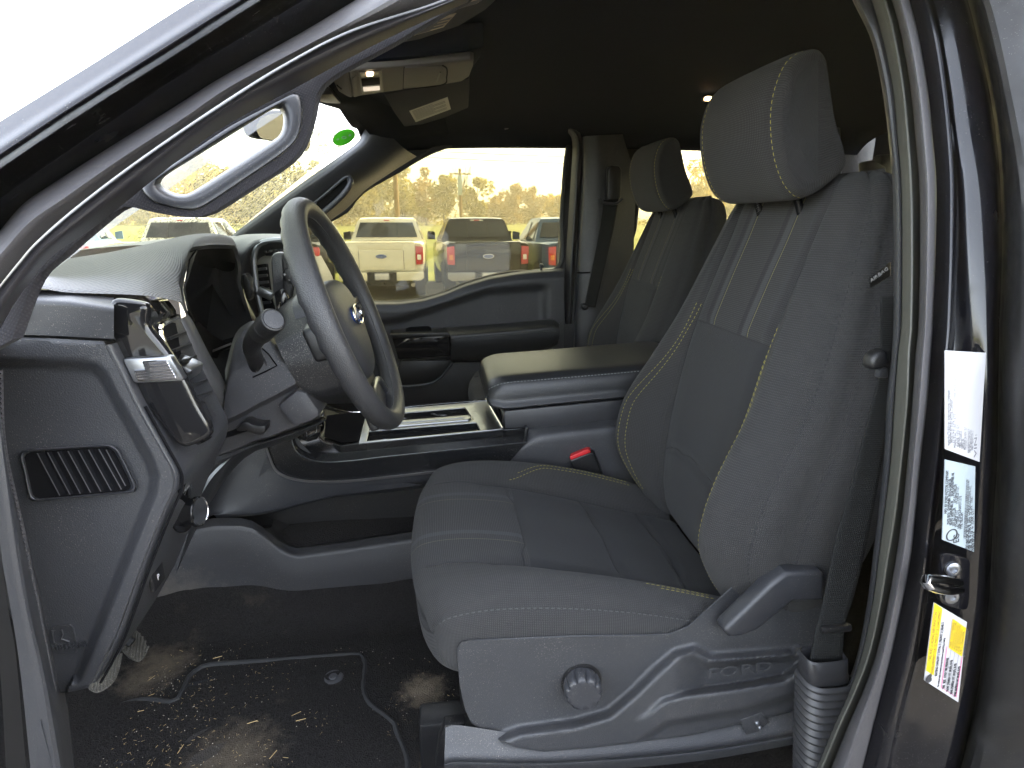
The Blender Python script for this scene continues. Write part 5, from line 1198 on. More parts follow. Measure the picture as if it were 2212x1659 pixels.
textmesh('lettering', '-', .011, MT['paper'], pb, P(622, 607, y=1.094), (1, -.1, -.35), (0, 0, 1), depth=.0003)
plate('lever_arm', PL([(590, 632), (612, 620), (626, 650), (620, 690), (606, 700), (596, 672)], 1.09), MT['piano'], colm, t=(0, .03, 0), bevel=.005)
# tilt lever
plate('tilt_lever', PL([(508, 926), (524, 912), (534, 911), (546, 918), (560, 920), (574, 919), (572, 934), (564, 942), (548, 938), (530, 931), (512, 934)], .845), MT['trim_dark'], colm, t=(0, .03, 0), bevel=.004)
plate('tilt_slot', PL([(482, 926), (500, 914), (530, 906), (560, 914), (540, 930), (500, 944), (480, 948)], .872), MT['void'], colm, t=(0, .01, 0), bevel=.002)

# ================================================================== steering wheel
wt, wb = P(640, 427, y=.98), P(860, 912, y=.98)
wc = (wt + wb) / 2; dn_ = (wb - wt) / np.linalg.norm(wb - wt); R_ = np.linalg.norm(wb - wt) / 2 - .0165
la = np.array([0, 1., 0]); nn = np.cross(la, dn_); nn = nn if nn[0] > 0 else -nn
sw = empty('steering_wheel', wc, 'black leatherette steering wheel with oval badge and bright lower spoke trim'); sw.parent = colm; sw.location = wc - np.array(colm.location)
WP = lambda a, b, h=0: wc + la * a - dn_ * b + nn * h          # across, up, towards the driver
th = np.linspace(0, 2 * math.pi, 121)[:-1]
V = []
SEG = 18
for t_ in th:
    # thicker grips either side, small bumps for the fingers behind
    g_ = 1 + .10 * max(0, math.cos(t_ - .5)) ** 8 + .10 * max(0, math.cos(math.pi - .5 - t_)) ** 8
    ctr = WP(R_ * math.cos(t_), R_ * math.sin(t_)); rad = la * math.cos(t_) - dn_ * math.sin(t_)
    for k_ in range(SEG):
        p_ = 2 * math.pi * k_ / SEG
        back = max(0, -math.sin(p_)) * .0016 * math.sin(t_ * 34) * (1 if math.sin(t_) > -.2 else .3)
        V.append(ctr + rad * math.cos(p_) * .0160 * g_ + nn * math.sin(p_) * (.0180 * g_ + back))
F = gfaces(120, SEG, True) + [((119) * SEG + j, 119 * SEG + (j + 1) % SEG, (j + 1) % SEG, j) for j in range(SEG)]
rim = mk('wheel_rim', V, F, MT['wheel'], sw, angle=80)
tube('rim_seam', [WP((R_ - .0155) * math.cos(t_), (R_ - .0155) * math.sin(t_), .004) for t_ in th], .0012, MT['yarn_grey'], sw, closed=True, seg=5)
# airbag cover
hub = [(-.095, .045), (-.06, .062), (0, .066), (.06, .062), (.095, .045), (.10, .01), (.088, -.03), (.06, -.075), (.03, -.10), (0, -.105), (-.03, -.10), (-.06, -.075), (-.088, -.03), (-.10, .01)]
h2 = cr(np.array(hub), 56, True)
lay = [(1.0, -.055), (1.02, -.03), (1.0, -.012), (.93, -.002), (.7, .006), (.35, .009), (.05, .010)]
HB = np.array([[WP(a * k_, (b + .02) * k_ - .02, h) for a, b in h2] for k_, h in lay])
ac = grid('airbag_cover', cru(HB, 3), MT['trim'], sw, True, caps=True, angle=50)
bd = [WP(.034 * math.cos(t_), .0 + .0155 * math.sin(t_), .013) for t_ in np.linspace(0, 2 * math.pi, 33)[:-1]]
MT['badge'] = base('badge_enamel', (.02, .06, .25), .15, coat=.5)[0]
be = plate('oval_badge', bd, MT['badge'], sw, t=tuple(-nn * .006), bevel=.001)
tube('badge_ring', bd, .0022, MT['chrome_bright'], sw, closed=True, seg=8)
textmesh('lettering', 'Ford', .022, MT['chrome_bright'], sw, WP(-.024, -.007, .0135), la, -dn_, depth=.0003)
for s_ in (-1, 1):
    sp2 = [(.085 * s_, .035), (.13 * s_, .030), (.182 * s_, .022), (.184 * s_, -.025), (.13 * s_, -.035), (.08 * s_, -.04)]
    so2 = plate('wheel_spoke', [WP(a, b, -.012) for a, b in sp2], MT['trim_dark'], sw, t=tuple(-nn * .022), bevel=.006, seg=3)
    bp2 = plate('button_pad', [WP(a, b, -.004) for a, b in ((.10 * s_, .026), (.15 * s_, .022), (.158 * s_, .0), (.15 * s_, -.022), (.10 * s_, -.026))], MT['piano'], sw, t=tuple(-nn * .012), bevel=.003)
    for k_ in range(3):
        plate('wheel_button', [WP(a, b, -.001) for a, b in ((.106 * s_, .020 - k_ * .015), (.146 * s_, .018 - k_ * .014), (.148 * s_, .007 - k_ * .014), (.106 * s_, .008 - k_ * .015))], MT['trim_fine'], sw, t=tuple(-nn * .004), bevel=.001)
plate('lower_spoke', [WP(a, b, -.014) for a, b in ((-.055, -.085), (.055, -.085), (.062, -.135), (.075, -.178), (.02, -.19), (-.02, -.19), (-.075, -.178), (-.062, -.135))], MT['trim_dark'], sw, t=tuple(-nn * .02), bevel=.006)
tube('spoke_trim', [WP(a, b, -.008) for a, b in ((.02, -.12), (.045, -.125), (.060, -.145), (.066, -.165), (.055, -.178), (.02, -.184), (-.02, -.184), (-.055, -.178), (-.066, -.165), (-.060, -.145), (-.045, -.125), (-.02, -.12))], .0048, MT['chrome'], sw, closed=True, n=60, seg=8)
plate('spoke_insert', [WP(a, b, -.010) for a, b in ((-.045, -.128), (.045, -.128), (.060, -.165), (.05, -.178), (-.05, -.178), (-.060, -.165))], MT['trim_fine'], sw, t=tuple(-nn * .004), bevel=.001)
# ================================================================== centre console
con = empty('centre_console', (.1, 1.4, .75), 'satin black centre console with padded armrest lid between the two front seats', 'console')
zt_ = lambda u: 1.137 + (u - 756) / 384 * .021
PZ = lambda L: np.array([P(u, v, z=zt_(u)) for u, v in L])
r0 = [(700, 880), (692, 915), (688, 944), (704, 956), (735, 961), (770, 959), (836, 950), (1026, 933), (1141, 924)]
r1 = [(640, 880), (638, 930), (644, 958), (672, 974), (715, 979), (765, 976), (836, 968), (1026, 949), (1140, 940)]
r2 = [(628, 880), (628, 930), (636, 968), (658, 988), (700, 998), (760, 995), (836, 986), (1026, 967), (1137, 955)]
r3 = [(570, 905), (573, 945), (582, 980), (600, 1015), (640, 1033), (720, 1038), (836, 1028), (1000, 1009), (1099, 998)]
r4 = [(a - 3 if i < 4 else a, b + 6) for i, (a, b) in enumerate(r3)]
sl_ = ribbon('side_slab', [(r0, 1.285), (r1, 1.262), (r2, 1.248), (r3, 1.252)], MT['satin'], con, n=90, lin=True, angle=50)
ribbon('slab_trim_line', [(r3, 1.2505), ([(a, b + 2) for a, b in r3], 1.246), (r4, 1.252)], base('grey_accent', (.20, .19, .19), .35, metal=.5)[0], sl_, n=90, k=2)
tube('chrome_line', cr(PL(r0[2:], 1.284), 70), .0024, MT['chrome_bright'], sl_, seg=6)
tube('crease_line', cr(PL(r2, 1.2478), 70), .0012, MT['chrome'], sl_, seg=5)
plate('slab_end', PL([(1141, 924), (1138, 955), (1099, 1000), (1088, 1014), (1096, 1000), (1132, 950), (1136, 924)], 1.249), MT['satin'], con, t=(0, .02, 0), bevel=.001)
# deck with tray frame
dk = plate('deck', PZ([(690, 946), (735, 960), (1038, 931), (1086, 926), (1052, 864), (908, 876), (800, 890), (745, 890), (700, 880)]) - np.array([0, 0, .004]), MT['satin'], con, t=(0, 0, -.015), bevel=0, holes=[PZ([(797, 930), (1029, 911), (1037, 929), (791, 953)]), PZ([(806, 896), (1004, 880), (1018, 899), (799, 921)])])
plate('tray_frame', PZ([(775, 957), (1038, 931), (1086, 926), (1052, 865), (1010, 870), (792, 889)]), MT['chrome'], con, t=(0, 0, -.004), bevel=.001, holes=[PZ([(797, 931), (1029, 912), (1037, 929), (792, 953)]), PZ([(806, 897), (1004, 880), (1018, 899), (799, 921)])])
for u0, v0, u1, v1 in ((797, 931, 1029, 912), (792, 953, 1037, 929)): pass
for nm, q in (('storage_bin', [(795, 929), (1031, 909), (1039, 930), (790, 955)]), ('cup_holder_well', [(804, 895), (1006, 878), (1020, 900), (797, 923)])):
    top = PZ(q) - np.array([0, 0, .003]); bot = top.copy(); bot[:, 2] -= .055
    bot = bot.mean(0) + (bot - bot.mean(0)) * .96
    mk(nm, np.vstack([top, bot]), [(0, 1, 5, 4), (1, 2, 6, 5), (2, 3, 7, 6), (3, 0, 4, 7), (4, 5, 6, 7)], MT['trim_dark'], con, smooth=False)
mk('bin_shade', PZ([(706, 898), (746, 893), (790, 893), (774, 955), (738, 957), (700, 945)]) + np.array([0, 0, .001]), [(0, 1, 2, 3, 4, 5)], base('bin_shade_black', (.008, .008, .009), .95, .0)[0], con, smooth=False)  # flat black sheet painted in for the shaded inside of an open bin
bar = plate('tray_divider', PZ([(802, 915), (1014, 898), (1018, 905), (1012, 909), (804, 927), (799, 922)]) + np.array([0, 0, .003]), MT['chrome'], con, t=(0, 0, -.006), bevel=.0015, holes=[PZ([(815, 919), (1002, 904), (1004, 906), (816, 922)]) + np.array([0, 0, .003])])
for cxp, cyp in ((868, 895), (955, 888)):
    q = P(cxp, cyp, z=zt_(cxp) - .012)
    tube('cup_ring', [q + np.array([.036 * math.cos(t_), .036 * math.sin(t_), 0]) for t_ in np.linspace(0, 2 * math.pi, 33)[:-1]], .003, MT['satin'], con, closed=True, seg=8)
tube('chrome_line', cr(PZ([(700, 872), (725, 884), (760, 891), (800, 889), (908, 876), (1052, 864)]), 50), .0026, MT['chrome_bright'], con, seg=6)
tube('chrome_line', PZ([(1050, 864), (1086, 927)]) + np.array([0, 0, .002]), .0024, MT['chrome_bright'], con, seg=6)
# switch pod at the stack's foot
pod = plate('switch_pod', PL([(648, 905), (676, 892), (694, 896), (694, 935), (684, 950), (662, 957), (652, 950)], 1.225), MT['piano'], con, t=(0, .04, 0), bevel=.005, label='small gloss black switch pod with a square button')
tube('button_outline', PL([(660, 922), (684, 912), (684, 934), (664, 946)], 1.2225), .0014, MT['chrome'], pod, closed=True, seg=5)
lathe('pod_knob', [(.012, 0), (.012, .008), (.009, .010), (.002, .010)], P(680, 905, y=1.224), (.4, -1, .3), MT['trim_dark'], pod, seg=20)
# armrest lid
def lid_ring(x, k=1., dz=0.):
    y0, y1 = 1.425 - .145 * k, 1.425 + .145 * k
    zb = 1.197 + (x - .1) * .062 + dz * .6; zt2 = 1.272 + (x - .1) * .055 - dz
    return [(x, y0, zb), (x, y0 - .004, zb + .02), (x, y0 + .002, zt2 - .022), (x, y0 + .018, zt2 - .005), (x, y0 + .05, zt2 + .001), (x, 1.425, zt2 + .004), (x, y1 - .05, zt2 + .001), (x, y1 - .018, zt2 - .005), (x, y1 - .002, zt2 - .022), (x, y1 + .004, zb + .02), (x, y1, zb), (x, 1.425, zb)]
LR = [lid_ring(.100, .86, .024), lid_ring(.106, .93, .013), lid_ring(.122, .975, .005), lid_ring(.15), lid_ring(.22), lid_ring(.38), lid_ring(.56), lid_ring(.60, .98, .006), lid_ring(.615, .93, .018)]
LG = spl(np.array(LR), 7, 5, True)
lid = grid('armrest_lid', LG, MT['leather'], con, True, caps=True, angle=60, label='padded black armrest lid with grey stitching')
LN = normals(LG, True)
for rowc, nm in ((2.55 * 5, 0), (7.45 * 5, 1)):
    jj = int(rowc); pth = LG[6:-8, jj]; nrm = LN[6:-8, jj]
    if (nrm[5] @ np.array([0, -1 if nm == 0 else 1, 1.])) < 0: nrm = -nrm
    dashes('stitching', pth, nrm, base('armrest_thread', (.22, .23, .23), .8)[0], lid, r=.001, ln=.005, gap=.003)
dashes('stitching', LG[6, 8:13], np.array([(-1, 0, .5)] * 5), MT['yarn_grey'], lid, r=.001)
box('console_box', (.375, 1.425, 1.168), (.47, .27, .075), MT['trim_fine'], con, .008, rot=Matrix.Rotation(-.06, 3, 'Y'), label='plain charcoal box under the lid')
plate('usb_panel', [(.1385, y, z) for y, z in ((1.33, 1.15), (1.52, 1.15), (1.52, 1.195), (1.33, 1.195))], MT['piano'], con, t=(.01, 0, 0), bevel=.003)
# rear side panel, beside the seat
ribbon('rear_side', [([(1140, 925), (1235, 914), (1325, 905), (1420, 896)], 1.292), ([(1140, 932), (1170, 926), (1325, 914), (1430, 905)], 1.28), ([(1130, 962), (1165, 946), (1325, 930), (1440, 925)], 1.262), ([(1112, 985), (1150, 975), (1325, 985), (1460, 1000)], 1.258), ([(1085, 1018), (1130, 1030), (1330, 1060), (1480, 1090)], 1.262), ([(1070, 1080), (1130, 1110), (1330, 1150), (1480, 1190)], 1.27)], MT['trim'], con, n=40, k=5)
# tunnel trim, storage pocket and the panel below the stack
ribbon('stack_side', [([(440, 1118), (470, 1045), (520, 985), (575, 930), (610, 880)], 1.275), ([(452, 1116), (510, 1085), (560, 1045), (588, 1005), (600, 880)], 1.262), ([(460, 1112), (540, 1108), (620, 1085), (660, 1050), (700, 1000)], 1.258), ([(470, 1120), (560, 1112), (640, 1094), (740, 1070), (910, 1048)], 1.27)], MT['trim_fine'], con, n=40, k=6)
ribbon('slab_underside', [([(575, 985), (600, 1025), (660, 1042), (760, 1040), (1100, 1002)], 1.262), ([(540, 1090), (600, 1075), (680, 1062), (780, 1055), (1100, 1020)], 1.27), ([(560, 1112), (620, 1098), (700, 1076), (800, 1068), (1100, 1035)], 1.31)], MT['trim_fine'], con, n=40, k=4)
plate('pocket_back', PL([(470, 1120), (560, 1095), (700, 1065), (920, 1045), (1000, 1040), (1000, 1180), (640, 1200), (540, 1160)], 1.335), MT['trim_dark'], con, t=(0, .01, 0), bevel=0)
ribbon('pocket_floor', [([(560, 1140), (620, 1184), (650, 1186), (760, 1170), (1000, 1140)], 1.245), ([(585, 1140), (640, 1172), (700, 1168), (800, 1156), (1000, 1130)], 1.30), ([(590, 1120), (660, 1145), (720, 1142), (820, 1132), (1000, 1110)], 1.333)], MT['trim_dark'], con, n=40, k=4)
tt = [(330, 1200), (400, 1138), (427, 1126), (464, 1119), (519, 1119), (545, 1125), (570, 1140), (600, 1166), (625, 1181), (645, 1185), (760, 1169), (881, 1151), (1000, 1134)]
tb = [(280, 1300), (315, 1326), (355, 1340), (394, 1350), (425, 1351), (600, 1329), (770, 1307), (785, 1285), (798, 1270), (881, 1252), (1000, 1240)]
def tun_y(u, v):
    d = v - lerp2(tt, u); return 1.222 + .026 * (1 - sstep(0, 26, d)) ** 2 - .006 * sstep(0, 60, d) + .012 * sstep(60, 160, d)
def dusty_trim():
    m = plastic('tunnel_trim_dusty', (.032, .032, .035), .5, 900, .35, dust=.6); t = m.node_tree; b = t.nodes['Principled BSDF']
    src = b.inputs['Base Color'].links[0].from_socket; tc = nd(t, 'ShaderNodeTexCoord')
    ds = nd(t, 'ShaderNodeVectorMath', operation='DISTANCE'); ds.inputs[1].default_value = tuple(P(385, 1315, y=1.235) - np.array(con.location)); t.links.new(tc.outputs['Object'], ds.inputs[0])
    n3 = nd(t, 'ShaderNodeTexNoise', i_Scale=40.0, i_Detail=8.0, i_Roughness=.7); t.links.new(tc.outputs['Object'], n3.inputs['Vector'])
    ad = nd(t, 'ShaderNodeMath', operation='MULTIPLY_ADD'); ad.inputs[1].default_value = .22; t.links.new(n3.outputs['Fac'], ad.inputs[0]); t.links.new(ds.outputs['Value'], ad.inputs[2])
    mr = nd(t, 'ShaderNodeMapRange'); mr.inputs[1].default_value = .24; mr.inputs[2].default_value = .12; mr.inputs[4].default_value = .55; t.links.new(ad.outputs[0], mr.inputs[0])
    mx = nd(t, 'ShaderNodeMixRGB'); t.links.new(mr.outputs[0], mx.inputs[0]); t.links.new(src, mx.inputs[1]); mx.inputs[2].default_value = (.17, .15, .125, 1)
    t.links.new(mx.outputs[0], b.inputs['Base Color']); return m
relief2('tunnel_trim', tt, tb, tun_y, dusty_trim(), con, 300, 1000, 90, 40, label='smooth grey tunnel side trim, dusty at its front foot')

# ================================================================== buckle by the driver seat
bk = empty('belt_buckle', P(1270, 1050, y=1.25), 'black seat belt buckle with a red release button beside the console', 'seat belt buckle')
plate('buckle_body', PL([(1230, 995), (1274, 978), (1284, 980), (1305, 1036), (1303, 1044), (1262, 1058), (1254, 1054), (1234, 1004)], 1.235), MT['trim_dark'], bk, t=(.006, .026, 0), bevel=.004, seg=3)
MT['red'] = base('red_button', (.55, .02, .025), .4)[0]
plate('release_button', PL([(1230, 988), (1234, 985), (1266, 972), (1273, 972), (1276, 978), (1234, 996)], 1.237), MT['red'], bk, t=(.006, .02, 0), bevel=.002)
plate('buckle_stalk', PL([(1262, 1050), (1296, 1040), (1320, 1080), (1290, 1095)], 1.245), MT['trim_dark'], bk, t=(0, .012, 0), bevel=.003)
# ================================================================== overhead console, visors, mirror
oh = empty('overhead_console', P(880, 170, y=1.42), 'warm grey overhead console with two map lamps and a lidded pocket', 'overhead console')
MT['oh'] = plastic('overhead_plastic', (.075, .067, .064), .6, 1300, .3, cell=False)
ou = [(755, 158, 1.32), (766, 152, 1.31), (873, 144, 1.31), (1015, 131, 1.31), (1023, 134, 1.32), (1022, 145, 1.38), (1014, 166, 1.50), (999, 176, 1.53), (953, 184, 1.54), (871, 194, 1.54), (780, 207, 1.54), (763, 212, 1.53)]
OF = Flat(PL(ou))
plate('housing', OF.many(ou), MT['oh'], oh, t=(0, 0, .025), bevel=.005, seg=3)
plate('rear_cowl', PL([(752, 156, 1.30), (766, 148, 1.29), (873, 139, 1.29), (1012, 126, 1.29), (1045, 118, 1.32), (1038, 140, 1.42), (1014, 172, 1.55), (940, 190, 1.57), (770, 212, 1.57)]) + np.array([0, 0, .012]), MT['headliner'], oh, t=(0, 0, .05), bevel=.008)
nb = plate('sensor_block', PL([(716, 170, 1.36), (736, 158, 1.32), (754, 156, 1.31), (763, 212, 1.53), (750, 210, 1.53), (730, 197, 1.50)]), MT['oh'], oh, t=(0, 0, .03), bevel=.006, seg=3)
tube('microphone_slot', PL([(728, 182, 1.38), (737, 190, 1.44)]) - np.array([0, 0, .002]), .0016, MT['void'], nb, seg=5)
plate('help_button', OF.many([(757, 172, 1.37), (769, 164, 1.35), (775, 198, 1.49), (764, 206, 1.51)], .002), MT['oh'], oh, t=(0, 0, .004), bevel=.001)
lb = plate('lamp_panel', OF.many([(774, 156, 1.335), (824, 152, 1.335), (829, 198, 1.515), (782, 203, 1.515)], .0015), MT['trim_dark'], oh, t=(0, 0, .004), bevel=.0015)
MT['lens'] = emis('lamp_lens_on', (1.0, .72, .42), 2.6); MT['lens_off'] = base('lamp_lens_frosted', (.34, .31, .27), .25)[0]
l1 = plate('map_lamp', OF.many([(778, 159, 1.345), (819, 156, 1.345), (818, 165, 1.38), (780, 168, 1.38)], .003), MT['lens_off'], oh, t=(0, 0, .003), bevel=.001, label='lit map lamp')
plate('bulb_glow', OF.many([(792, 159, 1.347), (806, 158, 1.347), (805, 164, 1.374), (793, 165, 1.374)], .0045), MT['lens'], l1, t=(0, 0, .002), bevel=.0005)
plate('map_lamp', OF.many([(784, 190, 1.475), (820, 187, 1.475), (821, 195, 1.505), (786, 198, 1.505)], .003), emis('lamp_lens_dim', (.5, .42, .33), .12), oh, t=(0, 0, .003), bevel=.001)
plate('lamp_switch', OF.many([(780, 171, 1.395), (820, 168, 1.395), (821, 183, 1.455), (782, 186, 1.455)], .0025), MT['void'], oh, t=(0, 0, .003), bevel=.001)
plate('pocket_lid', OF.many([(873, 147, 1.325), (955, 143, 1.335), (962, 149, 1.36), (962, 166, 1.44), (953, 181, 1.52), (871, 191, 1.525)], .002), MT['oh'], oh, t=(0, 0, .004), bevel=.0015)
tube('lid_gap', OF.many([(872, 193, 1.531), (955, 183, 1.525), (965, 166, 1.44), (965, 148, 1.353), (956, 141, 1.33)], .0005), .0015, MT['void'], oh, n=30, seg=5)
tube('lid_gap', OF.many([(873, 145, 1.317), (871, 194, 1.532)], .0005), .0013, MT['void'], oh, seg=5)
tube('lid_grip', OF.many([(951, 156, 1.39), (944, 175, 1.49)], .003), .0013, MT['trim_dark'], oh, seg=5)

MT['visor'] = fabric('visor_cloth', (.010, .011, .015), 800., .3, tone=.12)
MT['label_cream'] = base('cream_label', (.62, .52, .36), .5)[0]
def visor(name, out, lab, label, lm, up_t):
    o = empty(name, PL(out).mean(0), label, 'sun visor', 'sun visors')
    VF = Flat(PL(out)); b = plate('visor_body', VF.many(out), MT['visor'], o, t=up_t, bevel=.006, seg=3); box_uv(b)
    for q in lab:
        w = VF.many(q, .0012)
        l = plate('warning_label', w, lm, o, t=tuple(-VF.n * .001), bevel=0)
        a, d = w[0], w[-1]
        X, Y = w[1] - w[0], w[3] - w[0]
        for k_ in range(9):     # printed lines of small type
            f = .10 + k_ * .085; e = .92 if k_ % 3 else .6
            A = a + X * .06 + Y * f; Bq = a + X * e + Y * f
            tube('print_line', [A + VF.n * .0002, Bq + VF.n * .0002], .0007, MT['ink_grey'], l, seg=4)
    return o
visor('sun_visor', [(828, 204, 1.60), (850, 243, 1.86), (874, 276, 2.06), (892, 275, 2.09), (960, 255, 2.10), (1012, 233, 2.08), (1014, 200, 1.85), (1014, 170, 1.60)], [[(884, 240, 1.83), (967, 210, 1.82), (974, 236, 2.0), (898, 264, 2.01)]], 'dark folded sun visor with a white warning label, above the far seat', base('white_label', (.62, .62, .56), .5)[0], (0, 0, .016))
visor('sun_visor', [(840, 98, .98), (905, 86, 1.10), (990, 57, 1.12), (1050, 20, 1.10), (1085, -12, 1.05), (1060, -60, .88), (940, -30, .84), (880, 40, .86)], [[(876, 82, 1.04), (958, 59, 1.06), (986, 29, .95), (904, 51, .95)], [(936, 34, .90), (1030, 8, .92), (1052, -8, .86), (972, 14, .84)]], 'dark folded sun visor with cream labels, above the steering wheel', MT['label_cream'], (0, 0, .006))

mr = empty('rear_view_mirror', P(600, 285, y=1.36), 'rear view mirror hanging behind the windscreen', 'mirror')
mo = cr(np.array([(543, 268), (556, 248), (580, 240), (615, 240), (650, 262), (668, 288), (672, 312), (664, 327), (645, 322), (600, 306), (560, 300), (546, 288)], float), 48, True)
MF = Flat(np.array([(0., 0, 0), (1., 0, 0), (0, 1., 0)])); MF.c = P(606, 284, y=1.36)
tc_ = CAM - MF.c; tc_ = tc_ / np.linalg.norm(tc_); tw_ = np.array([1.78, 1.35, 1.66]) - MF.c; tw_ = tw_ / np.linalg.norm(tw_)
MF.n = (tc_ + tw_) / np.linalg.norm(tc_ + tw_)          # aimed at the rear window
plate('mirror_case', MF.many(mo), MT['trim_dark'], mr, t=tuple(-MF.n * .03), bevel=.006, seg=3)
c_ = mo.mean(0)
plate('mirror_glass', MF.many(c_ + (mo - c_) * .90 + np.array([5, 2]), .002), MT['chrome_bright'], mr, t=tuple(-MF.n * .001), bevel=0)
tube('mirror_stem', PL([(620, 262, 1.42), (640, 225, 1.45), (672, 205, 1.46)]), .012, MT['trim_dark'], mr, seg=10, n=10)
plate('sensor_cover', PL([(672, 212, 1.42), (690, 205, 1.40), (720, 205, 1.42), (740, 225, 1.6), (700, 222, 1.55), (678, 218, 1.45)]), MT['trim_dark'], mr, t=(-.02, 0, .03), bevel=.006)
# ================================================================== seat belts
def belt_mat():
    m, t, b = base('belt_webbing', (.022, .024, .024), .75, .3)
    tc = nd(t, 'ShaderNodeTexCoord')
    w = nd(t, 'ShaderNodeTexWave', wave_type='BANDS', bands_direction='X'); w.inputs['Scale'].default_value = 110.; w.inputs['Distortion'].default_value = .4
    w2 = nd(t, 'ShaderNodeTexWave', wave_type='BANDS', bands_direction='Y'); w2.inputs['Scale'].default_value = 120.; w2.inputs['Distortion'].default_value = 1.
    for q in (w, w2): t.links.new(tc.outputs['UV'], q.inputs['Vector'])
    mu = nd(t, 'ShaderNodeMath', operation='MULTIPLY'); t.links.new(w.outputs['Fac'], mu.inputs[0]); t.links.new(w2.outputs['Fac'], mu.inputs[1])
    r = nd(t, 'ShaderNodeMapRange'); r.inputs[3].default_value = .45; r.inputs[4].default_value = 2.2; t.links.new(mu.outputs[0], r.inputs[0])
    vm = nd(t, 'ShaderNodeVectorMath', operation='SCALE'); vm.inputs[0].default_value = (.011, .012, .012); t.links.new(r.outputs[0], vm.inputs['Scale'])
    t.links.new(vm.outputs[0], b.inputs['Base Color']); bumpin(t, b, mu.outputs[0], .8, .002); return m
MT['belt'] = belt_mat()
def webbing(name, le, re, y, parent, n=50, t=.0018):
    a, b = cr(PL(le, y), n), cr(PL(re, y), n)
    G = np.stack([a * (1 - f) + b * f for f in np.linspace(0, 1, 7)], 1)
    L = np.r_[0, np.cumsum(np.linalg.norm(np.diff(a, axis=0), axis=1))]
    uv = np.stack([np.linspace(0, .047, 7)[None, :] * np.ones((n, 1)), L[:, None] * np.ones((1, 7))], -1)
    return grid(name, G, MT['belt'], parent, uv=uv, thick=t)
bl = empty('seat_belt', P(1775, 1640, y=.62), 'black seat belt running down the door pillar into a ribbed boot', 'seat belt', 'seat belts')
yb = lambda u, v: .640 - .02 * (v - 800) / 600
webbing('webbing', [(1902, 640), (1901, 700), (1900, 796), (1880, 882), (1845, 1019), (1824, 1095), (1803, 1170), (1775, 1307), (1761, 1359), (1748, 1430)], [(1930, 640), (1928, 700), (1922, 796), (1917, 900), (1900, 1019), (1886, 1095), (1868, 1185), (1842, 1289), (1824, 1345), (1817, 1430)], yb, bl)
lt = plate('latch_plate', PL([(1883, 792), (1886, 776), (1897, 763), (1912, 757), (1922, 758), (1921, 792), (1900, 800), (1888, 800)], lambda u, v: yb(u, v) - .022), MT['trim_dark'], bl, t=(0, .02, 0), bevel=.006, seg=3)
plate('latch_slot', PL([(1900, 800), (1920, 792), (1921, 818), (1898, 818)], lambda u, v: yb(u, v) - .006), MT['trim_fine'], bl, t=(0, .01, 0), bevel=.003)
box('belt_stop', (P(1768, 1356, y=.622) + P(1835, 1350, y=.622)) / 2 + np.array([0, -.004, 0]), (.045, .010, .011), MT['trim_dark'], bl, .004)
rows = []
for i in range(15 * 4 + 1):
    f = i / 60.; v = 1458 + 235 * f
    uc = 1781 - 14 * f + 6 * f * f; hw = 47 - 3 * f + (5.0 if i % 4 in (1, 2) else -2.5)
    c_ = P(uc, v, y=.622); w = P(uc + hw, v, y=.622)[0] - c_[0]
    rows.append([(c_[0] + w * math.copysign(abs(math.cos(t_)) ** .6, math.cos(t_)), .622 + .024 * (w / .032) * math.copysign(abs(math.sin(t_)) ** .7, math.sin(t_)), c_[2]) for t_ in np.linspace(0, 2 * math.pi, 29)[:-1]])
def mouth(v, hw, dy):
    c_ = P(1778, v, y=.622); w = P(1778 + hw, v, y=.622)[0] - c_[0]
    return [(c_[0] + w * math.copysign(abs(math.cos(t_)) ** .5, math.cos(t_)), .622 + dy * math.copysign(abs(math.sin(t_)) ** .6, math.sin(t_)), c_[2]) for t_ in np.linspace(0, 2 * math.pi, 29)[:-1]]
grid('boot_collar', np.array([mouth(1440, 36, .012), mouth(1414, 38, .014), mouth(1412, 40.5, .016), mouth(1415, 43, .019), mouth(1440, 43, .020), mouth(1456, 44, .021), mouth(1461, 42, .019)]), plastic('collar_rubber', (.02, .02, .022), .4, 900, .2), bl, True, angle=50)
grid('ribbed_boot', np.array(rows), plastic('boot_rubber', (.028, .028, .03), .42, 900, .2), bl, True, angle=70)

bp_e = empty('seat_belt', P(1272, 660, y=2.22), 'black seat belt hanging from a guide on the far middle pillar', 'seat belt', 'seat belts')
webbing('webbing', [(1304, 432), (1298, 480), (1283, 560), (1262, 662)], [(1336, 430), (1326, 490), (1310, 560), (1286, 664)], 2.215, bp_e, n=30)
plate('belt_guide', PL([(1314, 362), (1322, 357), (1338, 358), (1343, 366), (1342, 425), (1334, 438), (1318, 438), (1312, 425)], 2.215), MT['trim_dark'], bp_e, t=(0, .03, 0), bevel=.006)
tube('guide_loop', PL([(1296, 428), (1304, 438), (1330, 440), (1345, 430)], 2.20), .005, MT['trim_fine'], bp_e, seg=8, n=14)
lathe('anchor_bolt', [(.014, 0), (.014, .01), (.008, .016)], P(1262, 662, y=2.225), (0, -1, 0), MT['trim_dark'], bp_e, seg=16)
rbt = empty('seat_belt', P(1880, 500, y=1.35), 'dark rear seat belt hanging behind the near seat back', 'seat belt', 'seat belts')
webbing('webbing', [(1874, 385), (1868, 430), (1862, 480), (1850, 560)], [(1912, 380), (1908, 430), (1902, 480), (1890, 560)], 1.6, rbt, n=20)
plate('belt_guide', PL([(1868, 350), (1890, 345), (1915, 360), (1918, 388), (1872, 392)], 1.59), MT['trim_dark'], rbt, t=(0, .03, 0), bevel=.006)

